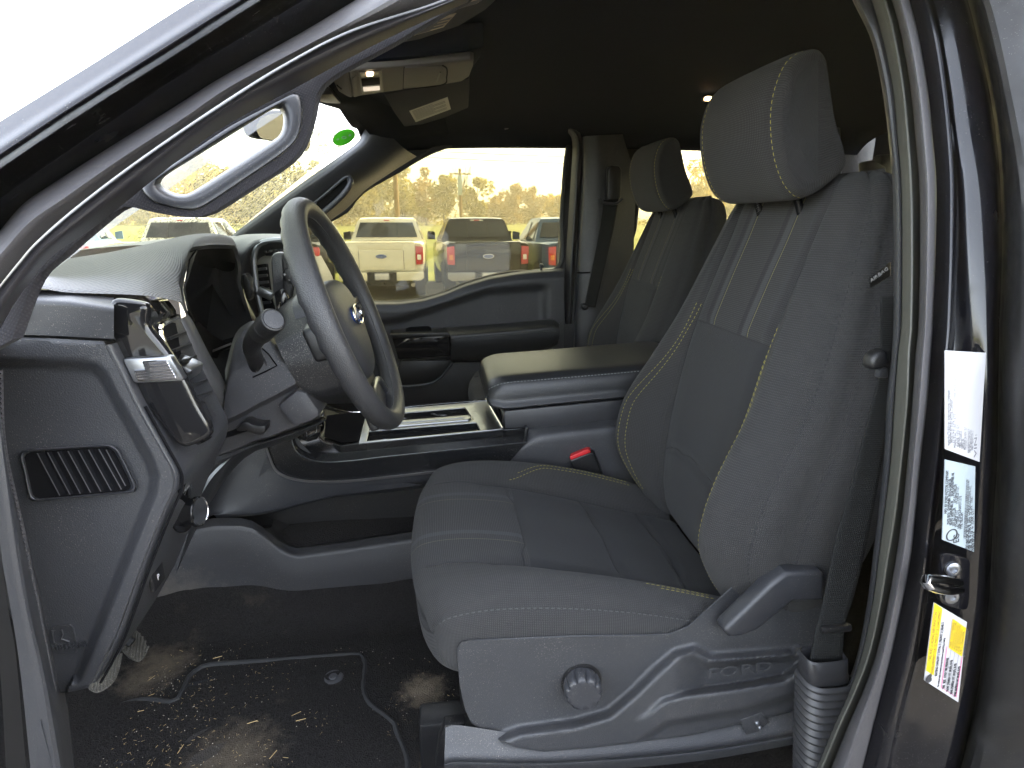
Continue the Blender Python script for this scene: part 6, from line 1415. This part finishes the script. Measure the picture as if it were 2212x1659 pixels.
# ================================================================== pedals and mat
PY = lambda y: (lambda u, v: y)
def pedal(name, out, y, label, nb, rub):
    o = empty(name, PL(out, y).mean(0), label, 'pedal')
    ol = cr(np.array(out, float), 40, True)
    p_ = plate('pedal_pad', PL([(a, b) for a, b in ol], lambda u, v: y - (v - 1420) * .0009), rub, o, t=(-.014, .012, -.006), bevel=.003)
    c_ = ol.mean(0); 
    for k_ in range(nb):     # raised ribs across the pad
        f = (k_ + .5) / nb
        mn, mx = ol[:, 0].min(), ol[:, 0].max(); u = mn + (mx - mn) * f
        seg = []
        for (a, b), (c, d) in zip(ol, np.roll(ol, -1, 0)):
            if (a - u) * (c - u) <= 0 and a != c: seg.append(b + (d - b) * (u - a) / (c - a))
        if len(seg) < 2: continue
        v0, v1 = min(seg) + 5, max(seg) - 4
        if v1 - v0 < 8: continue
        A, B_ = P(u + 4, v0, y=y - (v0 - 1420) * .0009 - .002), P(u - 2, v1, y=y - (v1 - 1420) * .0009 - .002)
        tube('rib', [A, B_], .0022, rub, p_, seg=5)
    tube('pedal_arm', [PL(out, y).mean(0) + np.array([-.01, .01, 0]), PL(out, y).mean(0) + np.array([-.14, .03, .10]), PL(out, y).mean(0) + np.array([-.16, .03, .32])], .009, MT['trim_dark'], o, seg=8, n=12)
    return o
MT['pedal'] = plastic('worn_pedal_rubber', (.05, .046, .038), .7, 500, .4, dust=1.5)
pedal('brake_pedal', [(196, 1482), (205, 1452), (222, 1425), (244, 1408), (256, 1404), (262, 1420), (258, 1448), (246, 1474), (224, 1492), (206, 1497)], .94, 'ribbed dusty brake pedal half hidden by the dashboard end', 9, MT['pedal'])
pedal('accelerator_pedal', [(262, 1392), (276, 1374), (288, 1360), (300, 1366), (316, 1390), (319, 1408), (304, 1428), (292, 1428), (276, 1414)], 1.02, 'pale ribbed accelerator pedal beyond the brake pedal', 9, MT['pedal'])

sandm = [(tuple(P(820, 1560, z=.716)), .05, .4), (tuple(P(470, 1640, z=.716)), .12, .12), (tuple(P(640, 1600, z=.716)), .10, .10)]
MT['mat'] = carpet_mat('charcoal_mat_carpet', (.019, .020, .023), .16, sandm)
mpx = [(436, 1442), (464, 1436), (610, 1426), (761, 1415), (782, 1419), (789, 1442), (785, 1488), (798, 1521), (844, 1558), (855, 1575), (846, 1700), (200, 1760), (180, 1600), (250, 1530), (320, 1512), (362, 1518), (382, 1514), (396, 1490), (410, 1462)]
mw = np.array([P(u, v, z=.716) for u, v in mpx]); mw = cr(mw, 110, True)
mt_ = empty('floor_mat', mw.mean(0), 'charcoal carpet floor mat littered with straw in the driver footwell', 'floor mat')
mt_.location[2] = .716
plate('mat_carpet', mw, MT['mat'], mt_, t=(0, 0, -.008), bevel=0)
for ch in mt_.children:
    pass
MT['mat'].node_tree  # object-space sand spots are measured from the mat's own origin
for n_ in MT['mat'].node_tree.nodes:
    if n_.type == 'VECT_MATH' and n_.operation == 'DISTANCE':
        v_ = np.array(n_.inputs[1].default_value) - np.array(mt_.location); n_.inputs[1].default_value = tuple(v_)
tube('mat_binding', mw + np.array([0, 0, .001]), .0055, plastic('mat_edge', (.011, .0115, .0125), .7, 900, .4), mt_, closed=True, seg=8)
mc = P(720, 1465, z=.717)
lathe('mat_clip', [(.021, 0), (.021, .003), (.017, .005), (.009, .004), (.008, .006), (.002, .006)], mc, (0, 0, 1), MT['trim'], mt_, seg=28)
# straw and grit
V, F = [], []; r_ = random.Random(11)
def stick(p, L, w, a, tilt=0.):
    d = np.array([math.cos(a), math.sin(a), tilt]); s_ = np.array([-math.sin(a), math.cos(a), 0]) * w; o = len(V)
    for e in (-.5, .5):
        for q in (-s_, np.array([0, 0, w * 1.5]), s_): V.append(p + d * L * e + q)
    F.extend([(o, o + 1, o + 4, o + 3), (o + 1, o + 2, o + 5, o + 4), (o, o + 3, o + 5, o + 2)])
strw = []
def floor_pt(lo, hi):
    u, v = r_.uniform(150, 985), r_.uniform(1385, 1680); return P(u, v, z=.719)
for _ in range(30): stick(floor_pt(0, 0), r_.uniform(.005, .014), r_.uniform(.0003, .0006), r_.uniform(0, 3.1), r_.uniform(-.1, .1))
for u, v, a in ((650, 1555, .2), (545, 1560, .3), (640, 1542, .5), (690, 1590, 1.2), (390, 1618, 1.4), (590, 1630, 1.1), (470, 1420, .3)): stick(P(u, v, z=.720), .018, .0007, a)
for _ in range(700): stick(floor_pt(0, 0), r_.uniform(.002, .006), r_.uniform(.00015, .0003), r_.uniform(0, 3.1), r_.uniform(-.2, .3))
st_o = mk('straw', V, F, base('straw_yellow', (.36, .26, .12), .7)[0], None, smooth=False); tag(st_o, 'scattered straw bits on the carpet', 'straw', kind='stuff')
V, F = [], []
for k_ in range(1100):
    if k_ < 500: p = floor_pt(0, 0)
    else:
        c_, s_ = r_.choice((((912, 1503), 26), ((350, 1450), 40), ((330, 1485), 30), ((820, 1560), 30), ((600, 1620), 120), ((500, 1640), 140), ((785, 1400), 14), ((935, 1560), 30), ((640, 1590), 90)))
        p = P(r_.gauss(c_[0], s_), r_.gauss(c_[1], s_ * .6), z=.718)
    if p[1] < .62 or p[1] > 1.19: continue
    s_ = r_.choice((.0004, .0005, .0006, .0008, .0013)); o = len(V)
    V += [p + np.array([s_, 0, 0]), p + np.array([-s_ * .5, s_, 0]), p + np.array([-s_ * .5, -s_, 0]), p + np.array([0, 0, s_ * 1.3])]
    F += [(o, o + 1, o + 3), (o + 1, o + 2, o + 3), (o + 2, o, o + 3)]
gr_ = mk('grit', V, F, base('pale_grit', (.30, .27, .22), .8)[0], None, smooth=False); tag(gr_, 'pale grit scattered over mat and carpet', 'grit', kind='stuff')
# ================================================================== parked pickups
MT['car_glass'] = base('dark_car_glass', (.01, .012, .014), .03, .6)[0]
MT['tyre'] = plastic('tyre_rubber', (.015, .015, .016), .75, 60, .3)
MT['alloy'] = base('alloy_rim', (.25, .25, .26), .3, metal=.8)[0]
MT['red_lens'] = base('red_lamp_lens', (.42, .012, .02), .12, coat=.5)[0]
MT['white_lens'] = base('clear_lamp_lens', (.75, .72, .68), .15)[0]
MT['amber'] = base('amber_lens', (.6, .22, .03), .2)[0]
def truck(px, d, paint_col, label, yaw=0., at=None):
    """a crew-cab pickup seen from behind; local axes: across, forward, up from the ground"""
    o3 = np.array([P(px, 600, y=d)[0], d, GZ]) if at is None else np.array([*at, GZ])
    root = empty('pickup_truck', o3, label, 'pickup', 'pickups parked in the row beyond the lot')
    cy, sy = math.cos(yaw), math.sin(yaw)
    def L(a, f, h): return o3 + np.array([a * cy - f * sy, a * sy + f * cy, h])
    pm = paint('truck_paint', paint_col, .12, amt=.05)
    def loft(name, rings, mat, par=root, kr=1, caps=True, **k):
        G = np.array([[L(*q) for q in r] for r in rings]); 
        return grid(name, G, mat, par, True, caps=caps, **k)
    def sec(f, w, z0, z1, r=.08, crown=0.):
        return [(-w + r * .5, f, z0), (-w, f, z0 + r), (-w * 1.012, f, (z0 + z1) / 2), (-w, f, z1 - r * .6), (-w + r, f, z1), (0, f, z1 + crown), (w - r, f, z1), (w, f, z1 - r * .6), (w * 1.012, f, (z0 + z1) / 2), (w, f, z0 + r), (w - r * .5, f, z0)]
    # lower body: bed, doors, bonnet
    loft('body', [sec(.06, .96, .62, 1.36, .06), sec(.10, .985, .60, 1.38), sec(1.0, 1.0, .58, 1.385), sec(1.85, 1.0, .52, 1.36), sec(3.6, 1.0, .5, 1.34), sec(4.2, .99, .52, 1.33, .1, .03), sec(5.3, .98, .52, 1.27, .14, .05), sec(5.75, .93, .5, 1.18, .16, .04)], pm)
    # cab greenhouse
    def gh(f, w, z): return [(-w, f, z), (-w * .6, f, z + .012), (0, f, z + .016), (w * .6, f, z + .012), (w, f, z)]
    roof = [(1.80, .93, 1.36), (1.86, .90, 1.45), (2.06, .76, 1.86), (2.14, .70, 1.925), (2.5, .70, 1.955), (3.3, .70, 1.94), (3.55, .72, 1.89), (4.25, .90, 1.36)]
    G = np.array([[L(*q) for q in gh(*r)] for r in roof]); grid('cab_roof', spl(G, 3, 2), pm, root, angle=60)
    for s in (-1, 1):
        V = [L(s * w, f, z) for f, w, z in roof] + [L(s * .94, 1.80, 1.34), L(s * .94, 4.25, 1.34)]
        mk('cab_side', V, [(8, 0, 1, 2, 3, 4, 5, 6, 7, 9)] if s < 0 else [(9, 7, 6, 5, 4, 3, 2, 1, 0, 8)], pm, root, smooth=False)
        for a0, a1 in ((2.12, 2.90), (2.98, 3.85)):
            w0 = lambda z: .945 - (z - 1.36) / .58 * .225
            q = [(a0 - .02, 1.40), (a1, 1.40), (min(a1, 3.52) - (.05 if a1 < 3 else .12), 1.84), (a0 + .10, 1.85)]
            plate('side_window', [L(s * (w0(z) + .006), f, z) for f, z in q], MT['car_glass'], root, t=(-.01 * s, 0, 0), bevel=0, smooth=False)
        # mirror
        m_ = loft('door_mirror', [[(s * (1.0 + a), 3.55 + b, 1.36 + h) for a, b, h in ((.02, -.03, 0), (.02, .05, 0), (.02, .05, .2), (.02, -.03, .2))], [(s * (1.22 + a), 3.52 + b, 1.36 + h) for a, b, h in ((0, -.03, 0), (0, .06, .02), (0, .05, .22), (0, -.03, .24))]], pm)
        # tail lamp: red cluster with clear reversing section
        tl_ = plate('tail_light', [L(s * a, .035, z) for a, z in ((.80, .86), (.975, .88), (.985, 1.28), (.80, 1.30))], MT['red_lens'], root, t=(0, .06, 0), bevel=.012)
        plate('reversing_lens', [L(s * a, .022, z) for a, z in ((.84, .98), (.93, .98), (.93, 1.10), (.84, 1.10))], MT['white_lens'] if s > 0 else MT['amber'], tl_, t=(0, .02, 0), bevel=.006)
        plate('wheel_arch', [L(s * 1.008, f, z) for f, z in [(1.2 + .50 * math.cos(t_), .42 + .50 * math.sin(t_)) for t_ in np.linspace(-.2, math.pi + .2, 16)]], MT['tyre'], root, t=(-.03 * s, 0, 0), bevel=0)
        for f in (1.2, 4.85):
            w_ = lathe('wheel', [(.20, .0), (.39, .0), (.42, .04), (.42, .22), (.39, .26), (.2, .26)], L(s * .72, f, .42), (s * cy, s * sy, 0), MT['tyre'], root, seg=28)
            lathe('wheel_rim', [(.27, 0), (.25, .02), (.12, .01), (.06, .03), (.01, .03)], L(s * .965, f, .42), (s * cy, s * sy, 0), MT['alloy'], w_, seg=20)
    # rear window, sloping
    rw = [(-.80, 1.848, 1.46), (.80, 1.848, 1.46), (.685, 2.045, 1.835), (-.685, 2.045, 1.835)]
    q_ = plate('rear_window', [L(a, f - .022, z) for a, f, z in rw], MT['car_glass'], root, t=(0, .012, 0), bevel=.004)
    for a in (-.27, .27):
        mk('window_divider', [L(a - .006, 1.812, 1.46), L(a + .006, 1.812, 1.46), L(a + .006, 2.008, 1.835), L(a - .006, 2.008, 1.835)], [(0, 1, 2, 3)], MT['tyre'], q_, smooth=False)
    sb = plate('brake_light', [L(a, 2.055, z) for a, z in ((-.17, 1.872), (.17, 1.872), (.165, 1.905), (-.165, 1.905))], MT['white_lens'], root, t=(0, .05, 0), bevel=.004)
    plate('red_section', [L(a, 2.047, z) for a, z in ((-.07, 1.874), (.07, 1.874), (.07, 1.903), (-.07, 1.903))], MT['red_lens'], sb, t=(0, .02, 0), bevel=.002)
    # tailgate with pressed lines
    tg_ = plate('tailgate', [L(a, .03, z) for a, z in ((-.785, .72), (.785, .72), (.79, 1.375), (-.79, 1.375))], pm, root, t=(0, .05, 0), bevel=.02, seg=3)
    plate('tailgate_step', [L(a, .018, z) for a, z in ((-.50, 1.22), (.50, 1.22), (.56, 1.35), (-.56, 1.35))], pm, tg_, t=(0, .02, 0), bevel=.012, seg=3)
    plate('tailgate_edge', [L(a, .024, z) for a, z in ((-.785, 1.355), (.785, 1.355), (.78, 1.392), (-.78, 1.392))], MT['tyre'] if paint_col[0] < .2 else pm, tg_, t=(0, .05, 0), bevel=.008)
    for a in (-.52, .52): mk('pressed_line', [L(a - .006, .0285, .76), L(a + .006, .0285, .76), L(a + .006, .0285, 1.2), L(a - .006, .0285, 1.2)], [(0, 1, 2, 3)], MT['tyre'], tg_, smooth=False)
    ov = [L(.135 * math.cos(t_), .012, 1.06 + .055 * math.sin(t_)) for t_ in np.linspace(0, 2 * math.pi, 25)[:-1]]
    bg_ = plate('oval_badge', ov, MT['chrome'] if paint_col[0] > .2 else MT['white_lens'], tg_, t=(0, .02, 0), bevel=.004)
    ov2 = [L(.118 * math.cos(t_), .008, 1.06 + .043 * math.sin(t_)) for t_ in np.linspace(0, 2 * math.pi, 25)[:-1]]
    plate('badge_field', ov2, MT['badge'], bg_, t=(0, .01, 0), bevel=0)
    textmesh('lettering', 'Ford', .085, MT['chrome_bright'], bg_, L(-.088, .006, 1.038), (cy, sy, 0), (0, 0, 1), depth=.001)
    # bumper
    bmat = pm if paint_col[0] > .2 else MT['alloy']
    for s in (-1, 1):
        plate('bumper_end', [L(s * a, -.10, z) for a, z in ((.34, .50), (.90, .50), (.99, .56), (.985, .70), (.34, .70))], bmat, root, t=(0, .14, 0), bevel=.02, seg=3)
    bc = plate('bumper_centre', [L(a, -.085, z) for a, z in ((-.36, .46), (.36, .46), (.40, .70), (-.40, .70))], MT['tyre'], root, t=(0, .12, 0), bevel=.02)
    pl_ = plate('number_plate', [L(a, -.094, z) for a, z in ((-.17, .52), (.17, .52), (.17, .69), (-.17, .69))], MT['paper'], bc, t=(0, .01, 0), bevel=.004)
    tube('plate_border', [L(a, -.096, z) for a, z in ((-.16, .53), (.16, .53), (.16, .68), (-.16, .68))], .006, MT['alloy'], pl_, closed=True, seg=4)
    tube('tow_hitch', [L(0, -.10, .42), L(0, .2, .42)], .04, MT['tyre'], root, seg=8)
    tube('exhaust_pipe', [L(.72, -.12, .40), L(.72, .5, .42)], .05, MT['alloy'], root, seg=14)
    loft('underbody', [[(a, .15, z) for a, z in ((-.6, .36), (.6, .36), (.7, .6), (-.7, .6))], [(a, 5.4, z) for a, z in ((-.6, .33), (.6, .33), (.7, .55), (-.7, .55))]], MT['tyre'])
    # dark head restraints seen through the glass
    for a in (-.42, .0, .42): box('seat_headrest', L(a, 2.45, 1.52), (.26, .1, .2), MT['tyre'], root, .04)
    return root
truck(826, 14.2, (.62, .58, .46), 'white pickup parked rear-on beside the black one', 0.)
truck(1056, 14.0, (.004, .004, .0045), 'black pickup parked rear-on with red tail lights, between white and blue pickups', .07)
truck(1272, 13.6, (.035, .07, .12), 'blue pickup parked at the end beside the black pickup', .05)
truck(598, 14.0, (.02, .02, .023), 'dark grey pickup mostly hidden behind the steering wheel', 0.)
truck(338, 14.6, (.60, .57, .46), 'white pickup seen through the windscreen below the grab handle', .06)
truck(95, 15.4, (.16, .25, .32), 'pale blue pickup seen through the windscreen corner', .30)
truck(1560, 13.8, (.25, .26, .28), 'grey pickup seen through the rear window behind the seats', -.12)

truck(0, 0, (.012, .013, .015), 'unseen black pickup added alongside the open cab to block low sky light', math.pi / 2, at=(3.4, -2.55))  # added out of view: cuts low sky light and darkens the pillar's reflection

# ================================================================== trees along the far side of the field
def leaf_mat(name, c1, c2):
    m = bpy.data.materials.new(name); m.use_nodes = True; t = m.node_tree; t.nodes.clear()
    o = nd(t, 'ShaderNodeOutputMaterial'); df = nd(t, 'ShaderNodeBsdfDiffuse'); tr = nd(t, 'ShaderNodeBsdfTranslucent'); mx = nd(t, 'ShaderNodeMixShader'); mx.inputs[0].default_value = .55
    tc = nd(t, 'ShaderNodeTexCoord'); n = nd(t, 'ShaderNodeTexNoise', i_Scale=.55, i_Detail=5.0); t.links.new(tc.outputs['Object'], n.inputs['Vector'])
    r = nd(t, 'ShaderNodeValToRGB'); r.color_ramp.elements[0].position = .35; r.color_ramp.elements[1].position = .7
    r.color_ramp.elements[0].color = (*c1, 1); r.color_ramp.elements[1].color = (*c2, 1); t.links.new(n.outputs['Fac'], r.inputs[0])
    for q in (df, tr): t.links.new(r.outputs[0], q.inputs[0])
    t.links.new(df.outputs[0], mx.inputs[1]); t.links.new(tr.outputs[0], mx.inputs[2]); t.links.new(mx.outputs[0], o.inputs[0]); return m
LM = [leaf_mat('green_leaves', (.10, .095, .006), (.40, .31, .014)), leaf_mat('yellowing_leaves', (.26, .18, .010), (.60, .40, .02)), leaf_mat('russet_leaves', (.20, .12, .03), (.36, .24, .06))]
MT['bark'] = plastic('bark', (.11, .085, .06), .9, 6, .8)
KN = ('green', 'yellowing', 'russet')
def tree(px, topv, hw, d, kind, label, dens=1., base_v=None):
    """crown of many leaf-sized faces round several limbs; bare patches let the sky through"""
    r = random.Random(int(px * 7 + topv))
    c = P(px, 480, y=d); gz = field_z(c[0], d); top = P(px, topv, y=d)[2]; H = top - gz; W_ = hw / FPX * d
    o3 = np.array([c[0], d, gz])
    root = empty('tree', o3, label, 'tree', 'trees along the far edge of the field')
    tr = tube('trunk', [o3, o3 + np.array([.1 * H * r.uniform(-.3, .3), 0, .35 * H]), o3 + np.array([.1 * H * r.uniform(-.5, .5), 0, .8 * H])], [.024 * H, .018 * H, .006 * H], MT['bark'], root, seg=8, n=8)
    cl = []
    for k in range(int(11 + 5 * dens)):
        f = r.uniform(.10, .93); a = r.uniform(0, 6.28); rad = W_ * (1 - (abs(f - .5) * 1.5) ** 2.2) * r.uniform(.25, .8)
        p = o3 + np.array([math.cos(a) * rad, math.sin(a) * rad, f * H]); s = W_ * r.uniform(.28, .50); cl.append((p, s))
        tube('limb', [o3 + np.array([0, 0, max(.12, f - .22) * H]), (o3 + np.array([0, 0, f * H]) + p) / 2, p], [.008 * H, .005 * H, .002 * H], MT['bark'], tr, seg=5)
    cl.append((o3 + np.array([0, 0, H * .93]), W_ * .25))
    V, F = [], []
    n_ = int(3400 * dens)
    for _ in range(n_):
        p, s = cl[r.randrange(len(cl))]
        q = np.array([r.gauss(0, 1), r.gauss(0, 1), r.gauss(0, .8)]); q = q / np.linalg.norm(q) * s * r.uniform(.45, 1.12) ** .6
        ctr = p + q
        if ctr[2] < gz + .05 * H: continue
        a = np.array([r.gauss(0, 1) for _ in range(3)]); a /= np.linalg.norm(a); b = np.cross(a, [r.gauss(0, 1) for _ in range(3)]); b /= np.linalg.norm(b)
        k = r.uniform(.20, .48) * (d / 150); o = len(V)
        V += [ctr - a * k, ctr + b * k * .6, ctr + a * k, ctr - b * k * .6]; F.append((o, o + 1, o + 2, o + 3))
    mk('crown', V, F, LM[kind], root, smooth=False)
    return root
TREES = [(255, 440, 40, 160, 1, 'yellowing tree beyond the white pickup roof, under the grab handle'), (322, 395, 46, 150, 0, 'green tree beyond the white pickup, under the grab handle'), (380, 350, 46, 140, 1, 'yellowing tree crown framed by the grab handle slot'), (440, 336, 52, 150, 0, 'tall green tree framed by the grab handle slot'), (508, 365, 46, 160, 1, 'yellowing tree behind rain beads on the windscreen'), (560, 356, 50, 150, 0, 'green tree behind rain beads on the windscreen'),
         (625, 350, 50, 150, 0, 'green tree behind the far windscreen pillar'), (690, 352, 48, 155, 0, 'green tree rising beside the far windscreen pillar'), (738, 386, 38, 150, 1, 'yellowing tree above the white pickup, by the far pillar'), (780, 368, 42, 150, 0, 'leafy green tree above the middle of the white pickup'), (826, 358, 42, 155, 0, 'green tree on the windscreen side of the tall utility pole'), (870, 346, 44, 140, 0, 'tallest green tree, just past the tall utility pole'),
         (921, 363, 38, 150, 2, 'russet tree between the two utility poles'), (960, 380, 36, 145, 0, 'green tree just before the pole with a box'), (1031, 386, 36, 140, 0, 'green tree just past the pole with a box'), (1072, 428, 34, 160, 2, 'low russet tree above the black pickup'), (1110, 402, 34, 150, 2, 'thin russet tree above the end of the black pickup'), (1150, 406, 34, 155, 2, 'thin russet tree between the black and blue pickups'), (1206, 425, 32, 150, 1, 'low yellowing tree above the blue pickup, by the window edge'),
         (1262, 420, 34, 150, 1, 'yellowing tree hidden by the far middle pillar'), (1440, 400, 44, 150, 1, 'yellowing tree behind the far head restraint'), (1520, 346, 52, 130, 1, 'tall golden tree between the two head restraints'), (1600, 380, 46, 150, 0, 'green tree hidden by the near head restraint'), (1700, 390, 46, 150, 0, 'green tree behind the near seat back'), (1800, 385, 46, 150, 1, 'yellowing tree at the end of the rear window')]
for t_ in TREES:
    tree(*t_, dens=.8 if t_[4] == 2 else 1.2)
# a bare-branched tree
def bare(px, topv, d):
    r = random.Random(4); c = P(px, 480, y=d); gz = field_z(c[0], d); H = P(px, topv, y=d)[2] - gz; o3 = np.array([c[0], d, gz])
    root = empty('tree', o3, 'leafless tree with fine upright twigs beside the pole with a box', 'tree', 'trees along the far edge of the field')
    tr = tube('trunk', [o3, o3 + np.array([.1, 0, H * .5])], [.15, .08], MT['bark'], root, seg=7, n=6)
    for _ in range(46):
        f = r.uniform(.3, .6); a = r.uniform(0, 6.28); e = r.uniform(.05, .22) * H; h = r.uniform(.75, 1.0) * H
        tube('twig', [o3 + np.array([0, 0, f * H]), o3 + np.array([math.cos(a) * e * .5, math.sin(a) * e * .5, (f + h / H) / 2 * H]), o3 + np.array([math.cos(a) * e, math.sin(a) * e, h])], [.06, .035, .02], MT['bark'], tr, seg=4)
bare(1000, 352, 145)
# low scrub that closes the foot of the tree line
V, F = [], []; r = random.Random(9)
for _ in range(9000):
    x, y = r.uniform(-110, 120), r.uniform(150, 170); z = field_z(x, y) + abs(r.gauss(0, 1.5)) * (1 + .5 * math.sin(x * .31)); k = r.uniform(.2, .45)
    a = np.array([r.gauss(0, 1) for _ in range(3)]); a /= np.linalg.norm(a); b = np.cross(a, [r.gauss(0, 1) for _ in range(3)]); b /= np.linalg.norm(b); o = len(V); ctr = np.array([x, y, z])
    V += [ctr - a * k, ctr + b * k * .7, ctr + a * k, ctr - b * k * .7]; F.append((o, o + 1, o + 2, o + 3))
ug = mk('undergrowth', V, F, LM[0], None, smooth=False); tag(ug, 'low scrub along the foot of the tree line', 'undergrowth', kind='stuff')

# ================================================================== utility poles and lines
MT['pole'] = plastic('weathered_pole', (.30, .20, .11), .85, 20, .5)
def pole(px, d, h, label, boxed=False):
    c = P(px, 480, y=d); o3 = np.array([c[0], d, field_z(c[0], d) - .2])
    root = empty('utility_pole', o3, label, 'utility pole', 'utility poles')
    tube('pole_shaft', [o3, o3 + np.array([0, 0, h])], [.17, .11], MT['pole'], root, seg=12, n=6)
    cross = box('crossarm', o3 + np.array([0, 0, h - .5]), (2.2, .1, .12), MT['pole'], root, .01)
    for a in (-1., -.4, .4, 1.): lathe('insulator', [(.03, 0), (.06, .03), (.03, .08), (.05, .12), (.02, .18)], o3 + np.array([a, 0, h - .44]), (0, 0, 1), MT['white_lens'], cross, seg=10)
    if boxed: box('meter_box', o3 + np.array([-.05, -.28, h - 1.6]), (.42, .3, 1.9), MT['paper_blue'], root, .02)
    return o3
pole(859, 40, 10.5, 'tall brown utility pole standing above the white pickup')
pole(996, 62, 7.0, 'utility pole with a pale box near its top, above the black pickup', True)
pole(367, 44, 10.0, 'utility pole seen through the grab handle slot')
def wire(a, b, sag, label):
    p = [a * (1 - f) + b * f - np.array([0, 0, sag * 4 * f * (1 - f)]) for f in np.linspace(0, 1, 24)]
    o = tube('power_line', p, .016, MT['tyre'], None, seg=5); tag(o, label, 'power line', 'overhead power lines')
wire(P(300, 262, y=46), P(2000, 330, y=40), .5, 'upper power line crossing the pale sky')
wire(P(300, 300, y=46), P(2000, 368, y=40), .5, 'lower power line crossing the pale sky')
wire(P(300, 288, y=47), P(2000, 352, y=41), .5, 'middle power line crossing the pale sky')
# ================================================================== morning haze over lot, field and trees
hm = bpy.data.materials.new('haze'); hm.use_nodes = True; t = hm.node_tree; t.nodes.clear()
ho_ = nd(t, 'ShaderNodeOutputMaterial'); pv = nd(t, 'ShaderNodeVolumePrincipled')
pv.inputs['Color'].default_value = (1.0, .92, .70, 1); pv.inputs['Density'].default_value = .0020; pv.inputs['Anisotropy'].default_value = .3
t.links.new(pv.outputs[0], ho_.inputs['Volume'])
hz = box('haze', (0, 60, 9.3), (420, 300, 21.4), hm, None, 0, smooth=False)
tag(hz, 'thin warm haze over the field', 'haze', kind='stuff')
